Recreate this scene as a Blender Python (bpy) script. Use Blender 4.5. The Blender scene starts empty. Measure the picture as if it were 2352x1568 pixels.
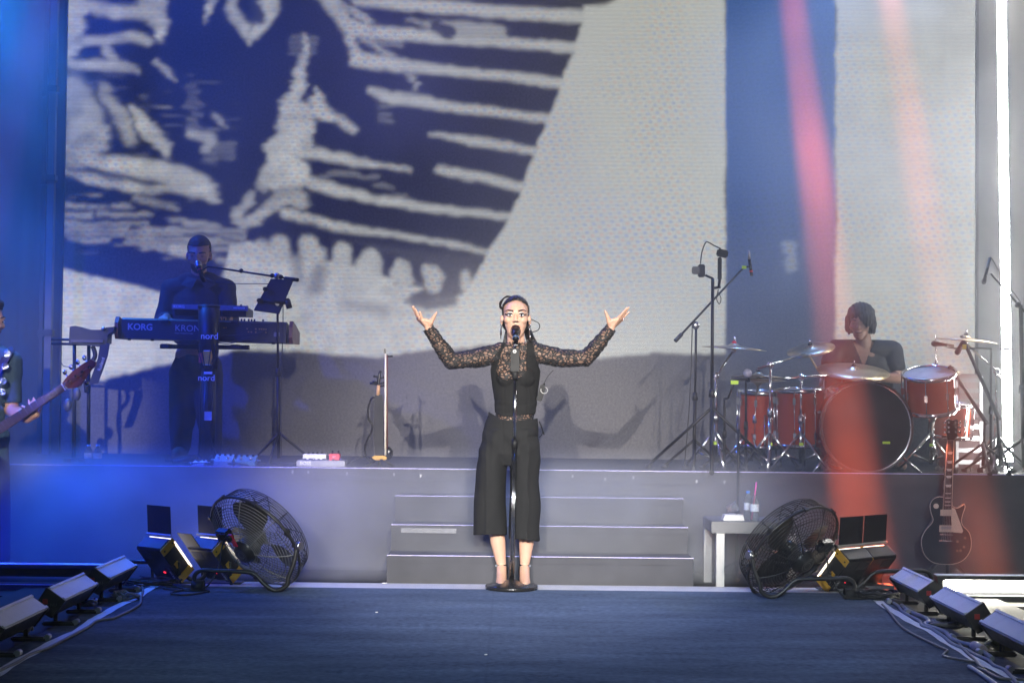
import bpy, bmesh, math, random
import numpy as np
from mathutils import Vector, Matrix, Euler
LED_E = 0.56
HAZE_D = 0.006
TUBE_E = 75.0
SMOKE_D = 1.8
VEIL_D = 0.042
R = math.radians
sc = bpy.context.scene
C = sc.collection
random.seed(7)

# ------------------------------------------------------------------ camera
FPX = 3556.0                                    # focal length in units of a 2352-wide frame
cam = bpy.data.cameras.new('camera')
cam.sensor_width = 36.0
cam.lens = 36.0 * FPX / 2352.0
cam.clip_end = 200.0
camo = bpy.data.objects.new('camera', cam); C.objects.link(camo)
CAMR = (Matrix.Rotation(R(90 + 1.77), 4, 'X') @ Matrix.Rotation(R(0.6), 4, 'Z'))
CAMP = Vector((0, 0, 1.16))
camo.matrix_world = Matrix.Translation(CAMP) @ CAMR
sc.camera = camo

# ------------------------------------------------------------------ night sky
w = bpy.data.worlds.new('World'); sc.world = w; w.use_nodes = True
nt = w.node_tree
bg = nt.nodes['Background']
sky = nt.nodes.new('ShaderNodeTexSky'); sky.sky_type = 'NISHITA'; sky.sun_disc = False
sky.sun_elevation = R(-6.0); sky.sun_rotation = R(180)
nt.links.new(sky.outputs[0], bg.inputs[0]); bg.inputs[1].default_value = 0.06

vs = sc.view_settings
vs.view_transform = 'Standard'; vs.look = 'None'; vs.exposure = 0.0; vs.gamma = 1.0
vs.use_curve_mapping = False
sc.cycles.volume_bounces = 0
sc.cycles.max_bounces = 6
sc.cycles.transparent_max_bounces = 24
sc.cycles.caustics_reflective = False
sc.cycles.caustics_refractive = False
sc.cycles.sample_clamp_indirect = 4.0
sc.cycles.use_denoising = True
sc.cycles.use_adaptive_sampling = True
sc.cycles.adaptive_threshold = 0.03
sc.cycles.adaptive_min_samples = 24

# ------------------------------------------------------------------ stage lamps and an added carpet fill (all out of frame)
def spot(name, loc, target, power, col, angle, blend=0.3, radius=0.06):
    l = bpy.data.lights.new(name, 'SPOT'); l.energy = power; l.color = col
    l.spot_size = R(angle); l.spot_blend = blend; l.shadow_soft_size = radius
    o = bpy.data.objects.new(name, l); C.objects.link(o)
    o.location = loc
    d = Vector(target) - Vector(loc)
    o.rotation_euler = d.to_track_quat('-Z', 'Y').to_euler()
    return o
WHITE = (1.0, 0.92, 0.84)
spot('follow_spot_left', (-2.95, -16, 6.4), (0.0, 9.1, 0.95), 31000, WHITE, 7.8, 0.6, 0.12)
spot('follow_spot_right', (2.95, -16, 6.4), (0.0, 9.1, 0.95), 31000, WHITE, 7.8, 0.6, 0.12)
spot('front_wash', (0.0, -14, 7.5), (1.3, 10.6, 0.9), 9500, (0.86, 0.9, 1.0), 12, 0.8, 0.3)
spot('carpet_fill', (0.0, -14, 7.5), (0.0, 6.6, 0.0), 9500, (0.55, 0.84, 1.0), 12, 0.8, 0.3)  # added unseen spot that brightens the front of the carpet
# blue wash heads, stage right
spot('blue_wash', (-6.2, 5.6, 4.8), (-3.4, 10.4, 0.7), 5600, (0.012, 0.05, 1.0), 42, 0.9, 0.12)
spot('blue_wash', (-4.9, 11.0, 5.6), (-3.4, 9.4, 0.0), 1500, (0.02, 0.06, 1.0), 50, 0.9, 0.1)
spot('blue_wash', (-4.3, 11.3, 5.6), (-0.9, 10.7, 1.6), 1150, (0.012, 0.1, 1.0), 75, 0.9, 0.1)
spot('azure_wash', (-3.55, 11.0, 4.75), (-3.9, 10.5, 2.5), 1700, (0.03, 0.26, 1.0), 75, 0.9, 0.1)
spot('violet_beam', tuple(Vector((-2.75, 11.0, 6.2))), (-3.5, 9.6, 1.5), 9000, (0.45, 0.16, 1.0), 6.0, 0.8, 0.05)
# violet and blue back light along the riser edge
spot('violet_back_light', (-0.6, 11.4, 5.8), (-0.2, 9.3, 0.0), 420, (0.2, 0.2, 1.0), 60, 0.7, 0.1)
spot('blue_back_light', (2.4, 11.5, 5.6), (2.1, 9.9, 0.6), 700, (0.15, 0.36, 1.0), 70, 0.8, 0.1)
# red beam heads high above the drums
def _beam(name, p0, p1, ext, power, col, ang, blend):
    a = CAMP + (lambda d: d * (p0[2] / d.y))(CAMR.to_3x3() @ Vector(((p0[0] - 1176) / FPX, (784 - p0[1]) / FPX, -1)))
    b = CAMP + (lambda d: d * (p1[2] / d.y))(CAMR.to_3x3() @ Vector(((p1[0] - 1176) / FPX, (784 - p1[1]) / FPX, -1)))
    return spot(name, a + (a - b).normalized() * ext, b, power, col, ang, blend, 0.03)
_beam('red_beam', (1820, 0, 10.3), (1995, 1330, 9.45), 4.0, 130000, (1.0, 0.13, 0.035), 3.3, 0.85)
_beam('orange_beam', (2045, 0, 10.5), (2250, 1250, 9.7), 4.0, 66000, (1.0, 0.2, 0.07), 3.4, 1.0)
spot('front_special', (-1.5, -8, 5.6), (-3.55, 9.7, 1.35), 15000, (1.0, 0.93, 0.84), 6.5, 0.6, 0.1)


# ------------------------------------------------------------------ helpers
def Wp(u, v, y):
    """a point on the plane Y = y that the frame position (u, v) looks at"""
    d = CAMR.to_3x3() @ Vector(((u - 1176) / FPX, (784 - v) / FPX, -1))
    return CAMP + d * (y / d.y)

def px(x, y, z):
    q = CAMR.to_3x3().transposed() @ (Vector((x, y, z)) - CAMP)
    return 1176 - q.x / q.z * FPX, 784 + q.y / q.z * FPX

def tag(o, label=None, cat=None, group=None, kind=None):
    if label: o['label'] = label
    if cat: o['category'] = cat
    if group: o['group'] = group
    if kind: o['kind'] = kind
    return o

def thing(name, label, cat, loc=(0, 0, 0), rot=(0, 0, 0), group=None):
    o = bpy.data.objects.new(name, None); C.objects.link(o)
    o.empty_display_size = 0.1
    o.location = loc; o.rotation_euler = rot
    return tag(o, label, cat, group)

def copy_tree(o, parent=None):
    c = o.copy(); C.objects.link(c)
    if parent: c.parent = parent
    for ch in [x for x in o.children]: copy_tree(ch, c)
    return c

def basis(d):
    d = Vector(d).normalized()
    a = Vector((0, 0, 1)) if abs(d.z) < 0.9 else Vector((1, 0, 0))
    x = d.cross(a).normalized(); y = d.cross(x).normalized()
    return x, y, d

def frame(origin, zdir, xdir=None):
    z = Vector(zdir).normalized()
    if xdir is None: x, y, z = basis(z)
    else:
        x = Vector(xdir); x = (x - z * x.dot(z)).normalized(); y = z.cross(x)
    m = Matrix((x, y, z)).transposed().to_4x4()
    m.translation = Vector(origin)
    return m

def smooth_path(pts, n=6):
    pts = [Vector(p) for p in pts]
    if len(pts) < 3: return pts
    out = []
    for i in range(len(pts) - 1):
        p0 = pts[max(i - 1, 0)]; p1 = pts[i]; p2 = pts[i + 1]; p3 = pts[min(i + 2, len(pts) - 1)]
        for k in range(n):
            t = k / n
            out.append(0.5 * ((2 * p1) + (p2 - p0) * t + (2 * p0 - 5 * p1 + 4 * p2 - p3) * t * t + (3 * p1 - p0 - 3 * p2 + p3) * t ** 3))
    out.append(pts[-1])
    return out

class MB:
    def __init__(s): s.v = []; s.f = []; s.sm = []
    def add(s, vs, fs, smooth=False):
        o = len(s.v); s.v += [Vector(p) for p in vs]
        for f in fs: s.f.append(tuple(i + o for i in f)); s.sm.append(smooth)
        return s
    def box(s, c, size, M=None, bev=0.0):
        sx, sy, sz = [k / 2 for k in size]; c = Vector(c)
        if bev <= 0:
            vs = [Vector((x, y, z)) for x in (-sx, sx) for y in (-sy, sy) for z in (-sz, sz)]
            fs = [(0, 1, 3, 2), (4, 6, 7, 5), (0, 4, 5, 1), (2, 3, 7, 6), (0, 2, 6, 4), (1, 5, 7, 3)]
        else:
            bm = bmesh.new(); bmesh.ops.create_cube(bm, size=2)
            for q in bm.verts: q.co = Vector((q.co.x * sx, q.co.y * sy, q.co.z * sz))
            bmesh.ops.bevel(bm, geom=list(bm.edges), offset=bev, segments=2, affect='EDGES')
            bm.verts.index_update()
            vs = [q.co.copy() for q in bm.verts]; fs = [tuple(q.index for q in f.verts) for f in bm.faces]; bm.free()
        vs = [p + c for p in vs]
        if M: vs = [M @ p for p in vs]
        return s.add(vs, fs)
    def cyl(s, p0, p1, r0, r1=None, n=12, cap=True):
        if r1 is None: r1 = r0
        p0 = Vector(p0); p1 = Vector(p1); x, y, z = basis(p1 - p0)
        vs = []
        for p, r in ((p0, r0), (p1, r1)):
            for k in range(n):
                a = 2 * math.pi * k / n; vs.append(p + (x * math.cos(a) + y * math.sin(a)) * r)
        o = len(s.v)
        s.add(vs, [(k, (k + 1) % n, n + (k + 1) % n, n + k) for k in range(n)], True)
        if cap:
            s.f.append(tuple(o + k for k in range(n))[::-1]); s.sm.append(False)
            s.f.append(tuple(o + n + k for k in range(n))); s.sm.append(False)
        return s
    def tube(s, pts, r, n=8, sm=5, closed=False):
        if sm: pts = smooth_path(list(pts) + ([pts[0]] if closed else []), sm)
        pts = [Vector(p) for p in pts]
        rs = r if callable(r) else (lambda t: r)
        m = len(pts); vs = []; x = None
        for i, p in enumerate(pts):
            d = (pts[min(i + 1, m - 1)] - pts[max(i - 1, 0)])
            if d.length < 1e-9: d = Vector((0, 0, 1))
            d.normalize()
            if x is None: x = basis(d)[0]
            x = (x - d * x.dot(d))
            if x.length < 1e-6: x = basis(d)[0]
            x.normalize(); y = d.cross(x)
            rr = rs(i / max(1, m - 1))
            for k in range(n):
                a = 2 * math.pi * k / n; vs.append(p + (x * math.cos(a) + y * math.sin(a)) * rr)
        fs = [(i * n + k, i * n + (k + 1) % n, (i + 1) * n + (k + 1) % n, (i + 1) * n + k) for i in range(m - 1) for k in range(n)]
        s.add(vs, fs, True)
        o = len(s.v) - m * n
        s.f.append(tuple(o + k for k in range(n))[::-1]); s.sm.append(False)
        s.f.append(tuple(o + (m - 1) * n + k for k in range(n))); s.sm.append(False)
        return s
    def lathe(s, prof, M=None, n=24, a0=0, a1=2 * math.pi):
        full = abs(a1 - a0 - 2 * math.pi) < 1e-6
        m = n if full else n + 1; vs = []
        for r, z in prof:
            for k in range(m):
                a = a0 + (a1 - a0) * k / n; p = Vector((r * math.cos(a), r * math.sin(a), z)); vs.append(M @ p if M else p)
        fs = []
        for i in range(len(prof) - 1):
            for k in range(n):
                k2 = (k + 1) % m if full else k + 1
                fs.append((i * m + k, i * m + k2, (i + 1) * m + k2, (i + 1) * m + k))
        return s.add(vs, fs, True)
    def sphere(s, c, r, M=None, n=16, m=10):
        if not hasattr(r, '__len__'): r = (r, r, r)
        c = Vector(c); vs = []; fs = []
        for i in range(m + 1):
            t = math.pi * i / m
            for k in range(n):
                a = 2 * math.pi * k / n
                p = Vector((r[0] * math.sin(t) * math.cos(a), r[1] * math.sin(t) * math.sin(a), r[2] * math.cos(t)))
                p = (M @ p if M else p) + c; vs.append(p)
        for i in range(m):
            for k in range(n): fs.append((i * n + k, (i + 1) * n + k, (i + 1) * n + (k + 1) % n, i * n + (k + 1) % n))
        return s.add(vs, fs, True)
    def prism(s, poly, t, M=None, z0=0.0):
        n = len(poly)
        vs = [Vector((p[0], p[1], z0)) for p in poly] + [Vector((p[0], p[1], z0 + t)) for p in poly]
        if M: vs = [M @ p for p in vs]
        return s.add(vs, [tuple(range(n))[::-1], tuple(range(n, 2 * n))] + [(k, (k + 1) % n, n + (k + 1) % n, n + k) for k in range(n)])
    def torus(s, M, Rr, r, n=40, m=8):
        pts = [M @ Vector((Rr * math.cos(2 * math.pi * k / n), Rr * math.sin(2 * math.pi * k / n), 0)) for k in range(n + 1)]
        return s.tube(pts, r, m, 0)
    def grid(s, nu, nv, fn, smooth=True):
        vs = [fn(i / nu, j / nv) for j in range(nv + 1) for i in range(nu + 1)]
        k = nu + 1
        return s.add(vs, [(j * k + i, j * k + i + 1, (j + 1) * k + i + 1, (j + 1) * k + i) for j in range(nv) for i in range(nu)], smooth)
    def build(s, name, m, parent=None, world=False, fix=True):
        off = Vector((0, 0, 0))
        if world and parent:
            t = parent
            while t.parent: t = t.parent
            off = t.location
        me = bpy.data.meshes.new(name)
        me.from_pydata([tuple(p - off) for p in s.v], [], s.f)
        me.polygons.foreach_set('use_smooth', s.sm)
        if fix:
            bm = bmesh.new(); bm.from_mesh(me); bmesh.ops.recalc_face_normals(bm, faces=bm.faces); bm.to_mesh(me); bm.free()
        me.materials.append(m)
        o = bpy.data.objects.new(name, me); C.objects.link(o)
        if parent: o.parent = parent
        return o

def text_obj(name, txt, size, M, m, parent, world=False, ext=0.0006, bold=0.0, align='CENTER'):
    cu = bpy.data.curves.new(name, 'FONT'); cu.body = txt; cu.size = size; cu.extrude = ext; cu.offset = bold
    cu.align_x = align; cu.align_y = 'CENTER'; cu.resolution_u = 3
    o = bpy.data.objects.new(name, cu); C.objects.link(o)
    dg = bpy.context.evaluated_depsgraph_get()
    me = bpy.data.meshes.new_from_object(o.evaluated_get(dg))
    bpy.data.objects.remove(o); bpy.data.curves.remove(cu)
    if world:
        t = parent
        while t.parent: t = t.parent
        M = Matrix.Translation(-t.location) @ M
    me.transform(M); me.materials.clear(); me.materials.append(m)
    q = bpy.data.objects.new(name, me); C.objects.link(q); q.parent = parent
    return q

# ------------------------------------------------------------------ materials
MATS = {}
def mat(name, col, rough=0.5, metal=0.0, var=0.12, scale=30.0, bump=0.0, bscale=None, spec=0.5, emit=0.0, ecol=None, trans=0.0, alpha=1.0, coat=0.0, sheen=0.0):
    if name in MATS: return MATS[name]
    m = bpy.data.materials.new(name); m.use_nodes = True; MATS[name] = m
    n = m.node_tree; L = n.links; p = n.nodes['Principled BSDF']
    p.inputs['Roughness'].default_value = rough; p.inputs['Metallic'].default_value = metal
    p.inputs['Specular IOR Level'].default_value = spec
    p.inputs['Base Color'].default_value = (*col, 1)
    if trans: p.inputs['Transmission Weight'].default_value = trans; p.inputs['IOR'].default_value = 1.35
    if alpha < 1: p.inputs['Alpha'].default_value = alpha
    if coat: p.inputs['Coat Weight'].default_value = coat; p.inputs['Coat Roughness'].default_value = 0.08
    if sheen: p.inputs['Sheen Weight'].default_value = sheen
    if emit: p.inputs['Emission Color'].default_value = (*(ecol or col), 1); p.inputs['Emission Strength'].default_value = emit
    tc = n.nodes.new('ShaderNodeTexCoord')
    if var:
        nz = n.nodes.new('ShaderNodeTexNoise'); nz.inputs['Scale'].default_value = scale; nz.inputs['Detail'].default_value = 5
        L.new(tc.outputs['Object'], nz.inputs['Vector'])
        mr = n.nodes.new('ShaderNodeMapRange'); mr.inputs[3].default_value = 1 - var; mr.inputs[4].default_value = 1 + var
        L.new(nz.outputs['Fac'], mr.inputs[0])
        mx = n.nodes.new('ShaderNodeVectorMath'); mx.operation = 'SCALE'; mx.inputs[0].default_value = col
        L.new(mr.outputs[0], mx.inputs['Scale']); L.new(mx.outputs[0], p.inputs['Base Color'])
        r2 = n.nodes.new('ShaderNodeMapRange'); r2.inputs[3].default_value = max(0.03, rough - 0.12); r2.inputs[4].default_value = min(1, rough + 0.12)
        n2 = n.nodes.new('ShaderNodeTexNoise'); n2.inputs['Scale'].default_value = scale * 0.37; n2.inputs['Detail'].default_value = 4
        L.new(tc.outputs['Object'], n2.inputs['Vector']); L.new(n2.outputs['Fac'], r2.inputs[0]); L.new(r2.outputs[0], p.inputs['Roughness'])
    if bump:
        nb = n.nodes.new('ShaderNodeTexNoise'); nb.inputs['Scale'].default_value = bscale or scale * 6; nb.inputs['Detail'].default_value = 3
        L.new(tc.outputs['Object'], nb.inputs['Vector'])
        b = n.nodes.new('ShaderNodeBump'); b.inputs['Strength'].default_value = bump; b.inputs['Distance'].default_value = 0.004
        L.new(nb.outputs['Fac'], b.inputs['Height']); L.new(b.outputs[0], p.inputs['Normal'])
    return m

BLK = mat('black_powdercoat', (0.010, 0.010, 0.011), 0.5, spec=0.3, var=0.3, bump=0.1, scale=60)
BLKG = mat('black_gloss', (0.008, 0.008, 0.009), 0.28, var=0.3, spec=0.4)
RUB = mat('black_rubber', (0.014, 0.014, 0.015), 0.7, var=0.3)
CHR = mat('chrome', (0.75, 0.76, 0.78), 0.16, 1.0, var=0.06)
STEEL = mat('brushed_steel', (0.42, 0.43, 0.45), 0.35, 1.0, var=0.15)
DGREY = mat('dark_grey_plastic', (0.05, 0.05, 0.055), 0.45, var=0.2)
WHT = mat('white_plastic', (0.72, 0.72, 0.7), 0.45, var=0.08)
LETW = mat('white_print', (0.75, 0.75, 0.75), 0.5, var=0.05)
LETG = mat('grey_print', (0.35, 0.36, 0.38), 0.5, var=0.05)
GOLD = mat('brass', (0.7, 0.48, 0.2), 0.3, 1.0, var=0.1)
YTAPE = mat('fluorescent_tape', (0.5, 0.75, 0.05), 0.6, var=0.08)
YEL = mat('yellow_painted_steel', (0.62, 0.33, 0.02), 0.45, var=0.2, scale=50)
REDP = mat('red_plastic', (0.6, 0.02, 0.05), 0.45, var=0.1)

# ------------------------------------------------------------------ floors
def carpet_mat():
    m = bpy.data.materials.new('blue_carpet'); m.use_nodes = True
    n = m.node_tree; L = n.links; p = n.nodes['Principled BSDF']
    tc = n.nodes.new('ShaderNodeTexCoord')
    def noise(s, d, sx=1, sy=1):
        mp = n.nodes.new('ShaderNodeMapping'); mp.inputs['Scale'].default_value = (sx, sy, 1)
        z = n.nodes.new('ShaderNodeTexNoise'); z.inputs['Scale'].default_value = s; z.inputs['Detail'].default_value = d
        L.new(tc.outputs['Object'], mp.inputs[0]); L.new(mp.outputs[0], z.inputs['Vector']); return z
    a = noise(34, 9); b = noise(2.2, 9, 0.8, 3.0); c = noise(420, 2)
    cr = n.nodes.new('ShaderNodeValToRGB'); e = cr.color_ramp.elements
    e[0].position = 0.36; e[0].color = (0.005, 0.008, 0.013, 1); e[1].position = 0.70; e[1].color = (0.085, 0.105, 0.135, 1)
    ad = n.nodes.new('ShaderNodeMath'); ad.operation = 'MULTIPLY_ADD'; ad.inputs[1].default_value = 0.55; ad.inputs[2].default_value = 0.0
    L.new(a.outputs['Fac'], ad.inputs[0])
    a2 = n.nodes.new('ShaderNodeMath'); a2.operation = 'MULTIPLY_ADD'; a2.inputs[1].default_value = 0.5
    L.new(b.outputs['Fac'], a2.inputs[0]); L.new(ad.outputs[0], a2.inputs[2]); L.new(a2.outputs[0], cr.inputs[0])
    # pale lint
    gt = n.nodes.new('ShaderNodeMath'); gt.operation = 'GREATER_THAN'; gt.inputs[1].default_value = 0.715
    L.new(noise(26, 8, 1, 2.2).outputs['Fac'], gt.inputs[0])
    mx = n.nodes.new('ShaderNodeMixRGB'); mx.inputs[2].default_value = (0.2, 0.2, 0.22, 1)
    L.new(gt.outputs[0], mx.inputs[0]); L.new(cr.outputs[0], mx.inputs[1])
    # scuffs from shoes and cases, and the seam where two widths of carpet meet
    sc_ = noise(1.6, 10, 0.6, 2.6); mr = n.nodes.new('ShaderNodeMapRange'); mr.inputs[1].default_value = 0.35; mr.inputs[2].default_value = 0.7; mr.inputs[3].default_value = 0.6; mr.inputs[4].default_value = 1.45
    L.new(sc_.outputs['Fac'], mr.inputs[0])
    sx = n.nodes.new('ShaderNodeSeparateXYZ'); L.new(tc.outputs['Object'], sx.inputs[0])
    d1 = n.nodes.new('ShaderNodeMath'); d1.operation = 'ADD'; d1.inputs[1].default_value = 0.09; L.new(sx.outputs[0], d1.inputs[0])
    d2 = n.nodes.new('ShaderNodeMath'); d2.operation = 'ABSOLUTE'; L.new(d1.outputs[0], d2.inputs[0])
    m3 = n.nodes.new('ShaderNodeMapRange'); m3.inputs[1].default_value = 0.002; m3.inputs[2].default_value = 0.009; m3.inputs[3].default_value = 0.78; m3.inputs[4].default_value = 1.0; L.new(d2.outputs[0], m3.inputs[0])
    mm = n.nodes.new('ShaderNodeMath'); mm.operation = 'MULTIPLY'; L.new(mr.outputs[0], mm.inputs[0]); L.new(m3.outputs[0], mm.inputs[1])
    vs2 = n.nodes.new('ShaderNodeVectorMath'); vs2.operation = 'SCALE'; L.new(mx.outputs[0], vs2.inputs[0]); L.new(mm.outputs[0], vs2.inputs['Scale'])
    L.new(vs2.outputs[0], p.inputs['Base Color'])
    p.inputs['Roughness'].default_value = 0.95; p.inputs['Specular IOR Level'].default_value = 0.15
    p.inputs['Sheen Weight'].default_value = 0.15; p.inputs['Sheen Tint'].default_value = (0.3, 0.45, 0.9, 1)
    bp = n.nodes.new('ShaderNodeBump'); bp.inputs['Strength'].default_value = 0.6; bp.inputs['Distance'].default_value = 0.004
    L.new(c.outputs['Fac'], bp.inputs['Height']); L.new(bp.outputs[0], p.inputs['Normal'])
    return m
CARPET = carpet_mat()
DECK = mat('black_stage_deck', (0.012, 0.012, 0.013), 0.75, spec=0.15, var=0.4, scale=9, bump=0.2, bscale=120)
VINYL = mat('grey_stage_vinyl', (0.72, 0.71, 0.69), 0.4, var=0.2, scale=14, bump=0.1)
CLOTH = mat('black_stage_drape', (0.02, 0.02, 0.024), 0.9, var=0.25, scale=20, bump=0.3, bscale=300)
SKIRT = mat('grey_black_skirt', (0.06, 0.06, 0.07), 0.85, var=0.3, scale=8, bump=0.3, bscale=260)
VIOL = mat('violet_lit_trim', (0.6, 0.55, 0.95), 0.35, var=0.2, scale=25)  # edge trim with the violet back light put into its base colour
PALE = mat('pale_edge_trim', (0.3, 0.3, 0.33), 0.4, var=0.15, scale=25)

o = MB().box((0, 4, -1.0), (60, 60, 0.04)).build('ground', DECK); tag(o, kind='structure')
o = MB().box((0, 12.0, -0.53), (16, 6.5, 1.0)).build('stage_floor', DECK); tag(o, kind='structure')
o = MB().box((0, 6.3, -0.46), (5.6, 5.9, 0.9)).build('catwalk_floor', DECK); tag(o, kind='structure')
def carpet_fn(a, b):
    x = -2.18 + a * 4.36; y = 3.2 + b * (9.0 - 3.2)
    return Vector((x, y, 0.004))
bmC = MB().grid(8, 8, carpet_fn).build('carpet', CARPET); tag(bmC, kind='structure')
o = MB().grid(6, 1, lambda a, b: Vector((-2.18 + a * 4.36, 9.0 + b * 0.245, 0.002))).build('floor_strip', VINYL); tag(o, kind='structure')

# ------------------------------------------------------------------ riser with its skirt and edge trim
RZ = 0.632; RY = 10.15
riser = thing('stage_riser', 'long black band riser across the back with a fabric front skirt', 'riser', (0, RY, -0.03))
MB().box((0, RY + 1.0, RZ - 0.03), (12.4, 2.0, 0.06)).build('deck', DECK, riser, True)
def skirt_fn(a, b):
    x = -6.2 + a * 12.4; z = -0.03 + b * (RZ - 0.03)
    return Vector((x, RY + 0.02 + 0.006 * math.sin(x * 9) * (1 - b) + 0.004 * math.sin(x * 23 + 1.3) * (1 - b), z))
MB().grid(300, 2, skirt_fn).build('front_skirt', SKIRT, riser, True)
MB().box((0, RY - 0.003, RZ - 0.04), (12.4, 0.004, 0.085)).build('edge_fascia', SKIRT, riser, True)
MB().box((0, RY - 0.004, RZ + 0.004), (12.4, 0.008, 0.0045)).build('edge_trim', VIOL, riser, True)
for u, v in ((672, 1083), (708, 1084), (797, 1087), (905, 1089), (966, 1092), (1110, 1094), (1315, 1093), (1390, 1100), (1455, 1096), (1600, 1105), (1664, 1107)):
    c = Wp(u, v, RY - 0.012)
    MB().box(c, (0.012, 0.003, 0.02), None).build('tape_tab', PALE, riser, True)

stairs = thing('stair_unit', 'wide dark stage steps behind the singer with thin lit edges', 'stairs', (0.18, 9.3, -0.03))
X0, X1 = -0.735, 1.10
for i, yf in enumerate((9.30, 9.585, 9.865)):
    zt = 0.158 * (i + 1)
    st = MB().box(((X0 + X1) / 2, (yf + RY) / 2 + 0.005 * i, zt / 2 - 0.015), (X1 - X0 - 0.004 * i, RY - yf - 0.012, zt + 0.03)).build('step', SKIRT, stairs, True)
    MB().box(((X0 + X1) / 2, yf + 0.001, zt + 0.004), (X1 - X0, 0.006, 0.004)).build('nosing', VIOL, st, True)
    MB().box(((X0 + X1) / 2, yf + 0.001, zt - 0.022), (X1 - X0, 0.006, 0.034)).build('riser_board', SKIRT, st, True)
a = Wp(915, 1215, 9.5); b = Wp(1050, 1215, 9.5)
MB().box(Wp(985, 1218, 9.572), (0.34, 0.004, 0.03)).build('tape_patch', mat('worn_grey_tape', (0.22, 0.22, 0.24), 0.6, var=0.5, scale=30), stairs, True)

# ------------------------------------------------------------------ LED wall
LY = 12.0
def vnoise(u, v, su, sv, seed):
    rs = np.random.RandomState(seed); G = rs.rand(64, 64)
    x = u / su; y = v / sv; xi = np.floor(x).astype(int); yi = np.floor(y).astype(int)
    fx = x - xi; fy = y - yi; fx = fx * fx * (3 - 2 * fx); fy = fy * fy * (3 - 2 * fy)
    g = lambda i, j: G[i % 64, j % 64]
    return (g(xi, yi) * (1 - fx) * (1 - fy) + g(xi + 1, yi) * fx * (1 - fy) + g(xi, yi + 1) * (1 - fx) * fy + g(xi + 1, yi + 1) * fx * fy) * 2 - 1
def led_picture(U, Vv):
    Vq = np.floor(Vv / 4.6) * 4.6
    jag = 8 * vnoise(U, Vq, 60, 5.1, 1) + 4 * vnoise(U, Vq, 22, 4.3, 2) + 5 * vnoise(U, Vv, 50, 50, 5)
    u = U + jag; v = Vv + 4 * vnoise(U, Vv, 22, 22, 3) + 3 * vnoise(U, Vv, 60, 60, 4)
    us = U + 2.2 * vnoise(U, Vv, 9, 5, 6) + 4 * vnoise(U, Vv, 40, 25, 7); vv = Vv + 3 * vnoise(U, Vv, 15, 15, 8)
    val = np.full(U.shape, 0.0)
    def stroke(pts, b=1.0, rough=True, soft=6.5):
        nonlocal val
        a_, c_ = (u, v) if rough else (us, vv)
        best = np.full(U.shape, -1e9)
        for (x0, y0, r0), (x1, y1, r1) in zip(pts[:-1], pts[1:]):
            dx, dy = x1 - x0, y1 - y0
            t = np.clip(((a_ - x0) * dx + (c_ - y0) * dy) / (dx * dx + dy * dy + 1e-9), 0, 1)
            d = np.hypot(a_ - x0 - t * dx, c_ - y0 - t * dy)
            best = np.maximum(best, r0 + (r1 - r0) * t - d)
        k = np.clip((best + soft) / (2 * soft), 0, 1); k = k * k * (3 - 2 * k)
        inn = np.clip(best / 11, 0, 1)
        val = val + (b - val) * k if b < 0.5 else np.maximum(val, b * k * (0.72 + 0.28 * inn))
    def poly(pts, b=1.0, soft=5.0, rough=False):
        nonlocal val
        a_, c_ = (u, v) if rough else (us, vv)
        inside = np.zeros(U.shape, bool); dist = np.full(U.shape, 1e9); n = len(pts)
        for i in range(n):
            (x0, y0), (x1, y1) = pts[i], pts[(i + 1) % n]
            cnd = ((y0 > c_) != (y1 > c_)) & (a_ < (x1 - x0) * (c_ - y0) / (y1 - y0 + 1e-12) + x0); inside ^= cnd
            dx, dy = x1 - x0, y1 - y0
            t = np.clip(((a_ - x0) * dx + (c_ - y0) * dy) / (dx * dx + dy * dy + 1e-9), 0, 1)
            dist = np.minimum(dist, np.hypot(a_ - x0 - t * dx, c_ - y0 - t * dy))
        s = np.where(inside, dist, -dist)
        k = np.clip((s + soft) / (2 * soft), 0, 1); k = k * k * (3 - 2 * k)
        val = val + (b - val) * k
    # --- grey hollow between the ribs (right half of the dark field)
    val = val + 0.008 * np.clip((U - 850) / 250, 0, 1) * np.clip((1400 - U) / 100, 0, 1)
    # --- big pale area to the right, with its curved left edge
    poly([(1362, -300), (1668, -300), (1667, 813), (1500, 811), (1362, 822), (1290, 812), (1130, 792), (960, 806), (870, 821), (763, 814), (674, 806), (512, 804),
          (505, 700), (525, 560), (585, 555), (640, 590), (760, 600), (850, 618), (900, 640), (950, 655), (985, 668), (1030, 690), (1062, 672), (1080, 640), (1110, 592), (1140, 548), (1175, 490), (1200, 425), (1228, 350), (1256, 275), (1285, 205), (1312, 130), (1335, 60)], 0.92)
    poly([(140, 618), (210, 632), (300, 656), (375, 672), (450, 695), (540, 700), (540, 800), (480, 822), (370, 838), (250, 868), (130, 893), (100, 880), (100, 610)], 0.97)
    # teeth
    for x, y, r in ((600, 575, 26), (640, 562, 24), (706, 560, 24), (722, 585, 24), (783, 580, 25), (850, 596, 26), (842, 610, 26), (925, 612, 21), (920, 634, 26), (992, 622, 22), (1000, 640, 24), (1066, 625, 14)):
        stroke([(x, y, r), (x + 4, y + 30, r)], 0.8, False, 6)
    # mottled grey in the jaw
    stroke([(735, 618, 16), (728, 658, 20)], 0.45, False, 18)
    stroke([(680, 600, 14), (690, 640, 14)], 0.62 if False else 0.49, False, 16)
    stroke([(800, 700, 12), (880, 712, 10)], 0.49, False, 18)
    stroke([(955, 688, 14), (990, 675, 16), (1035, 660, 24), (1058, 648, 16)], 0.05, False, 7)
    stroke([(930, 690, 4), (985, 700, 12), (1040, 690, 10)], 0.12, False, 8)
    stroke([(905, 650, 3), (960, 652, 5), (1000, 656, 3)], 0.15, False, 3)
    stroke([(1040, 640, 4), (1075, 618, 18), (1095, 590, 18)], 0.05, False, 5)
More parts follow.
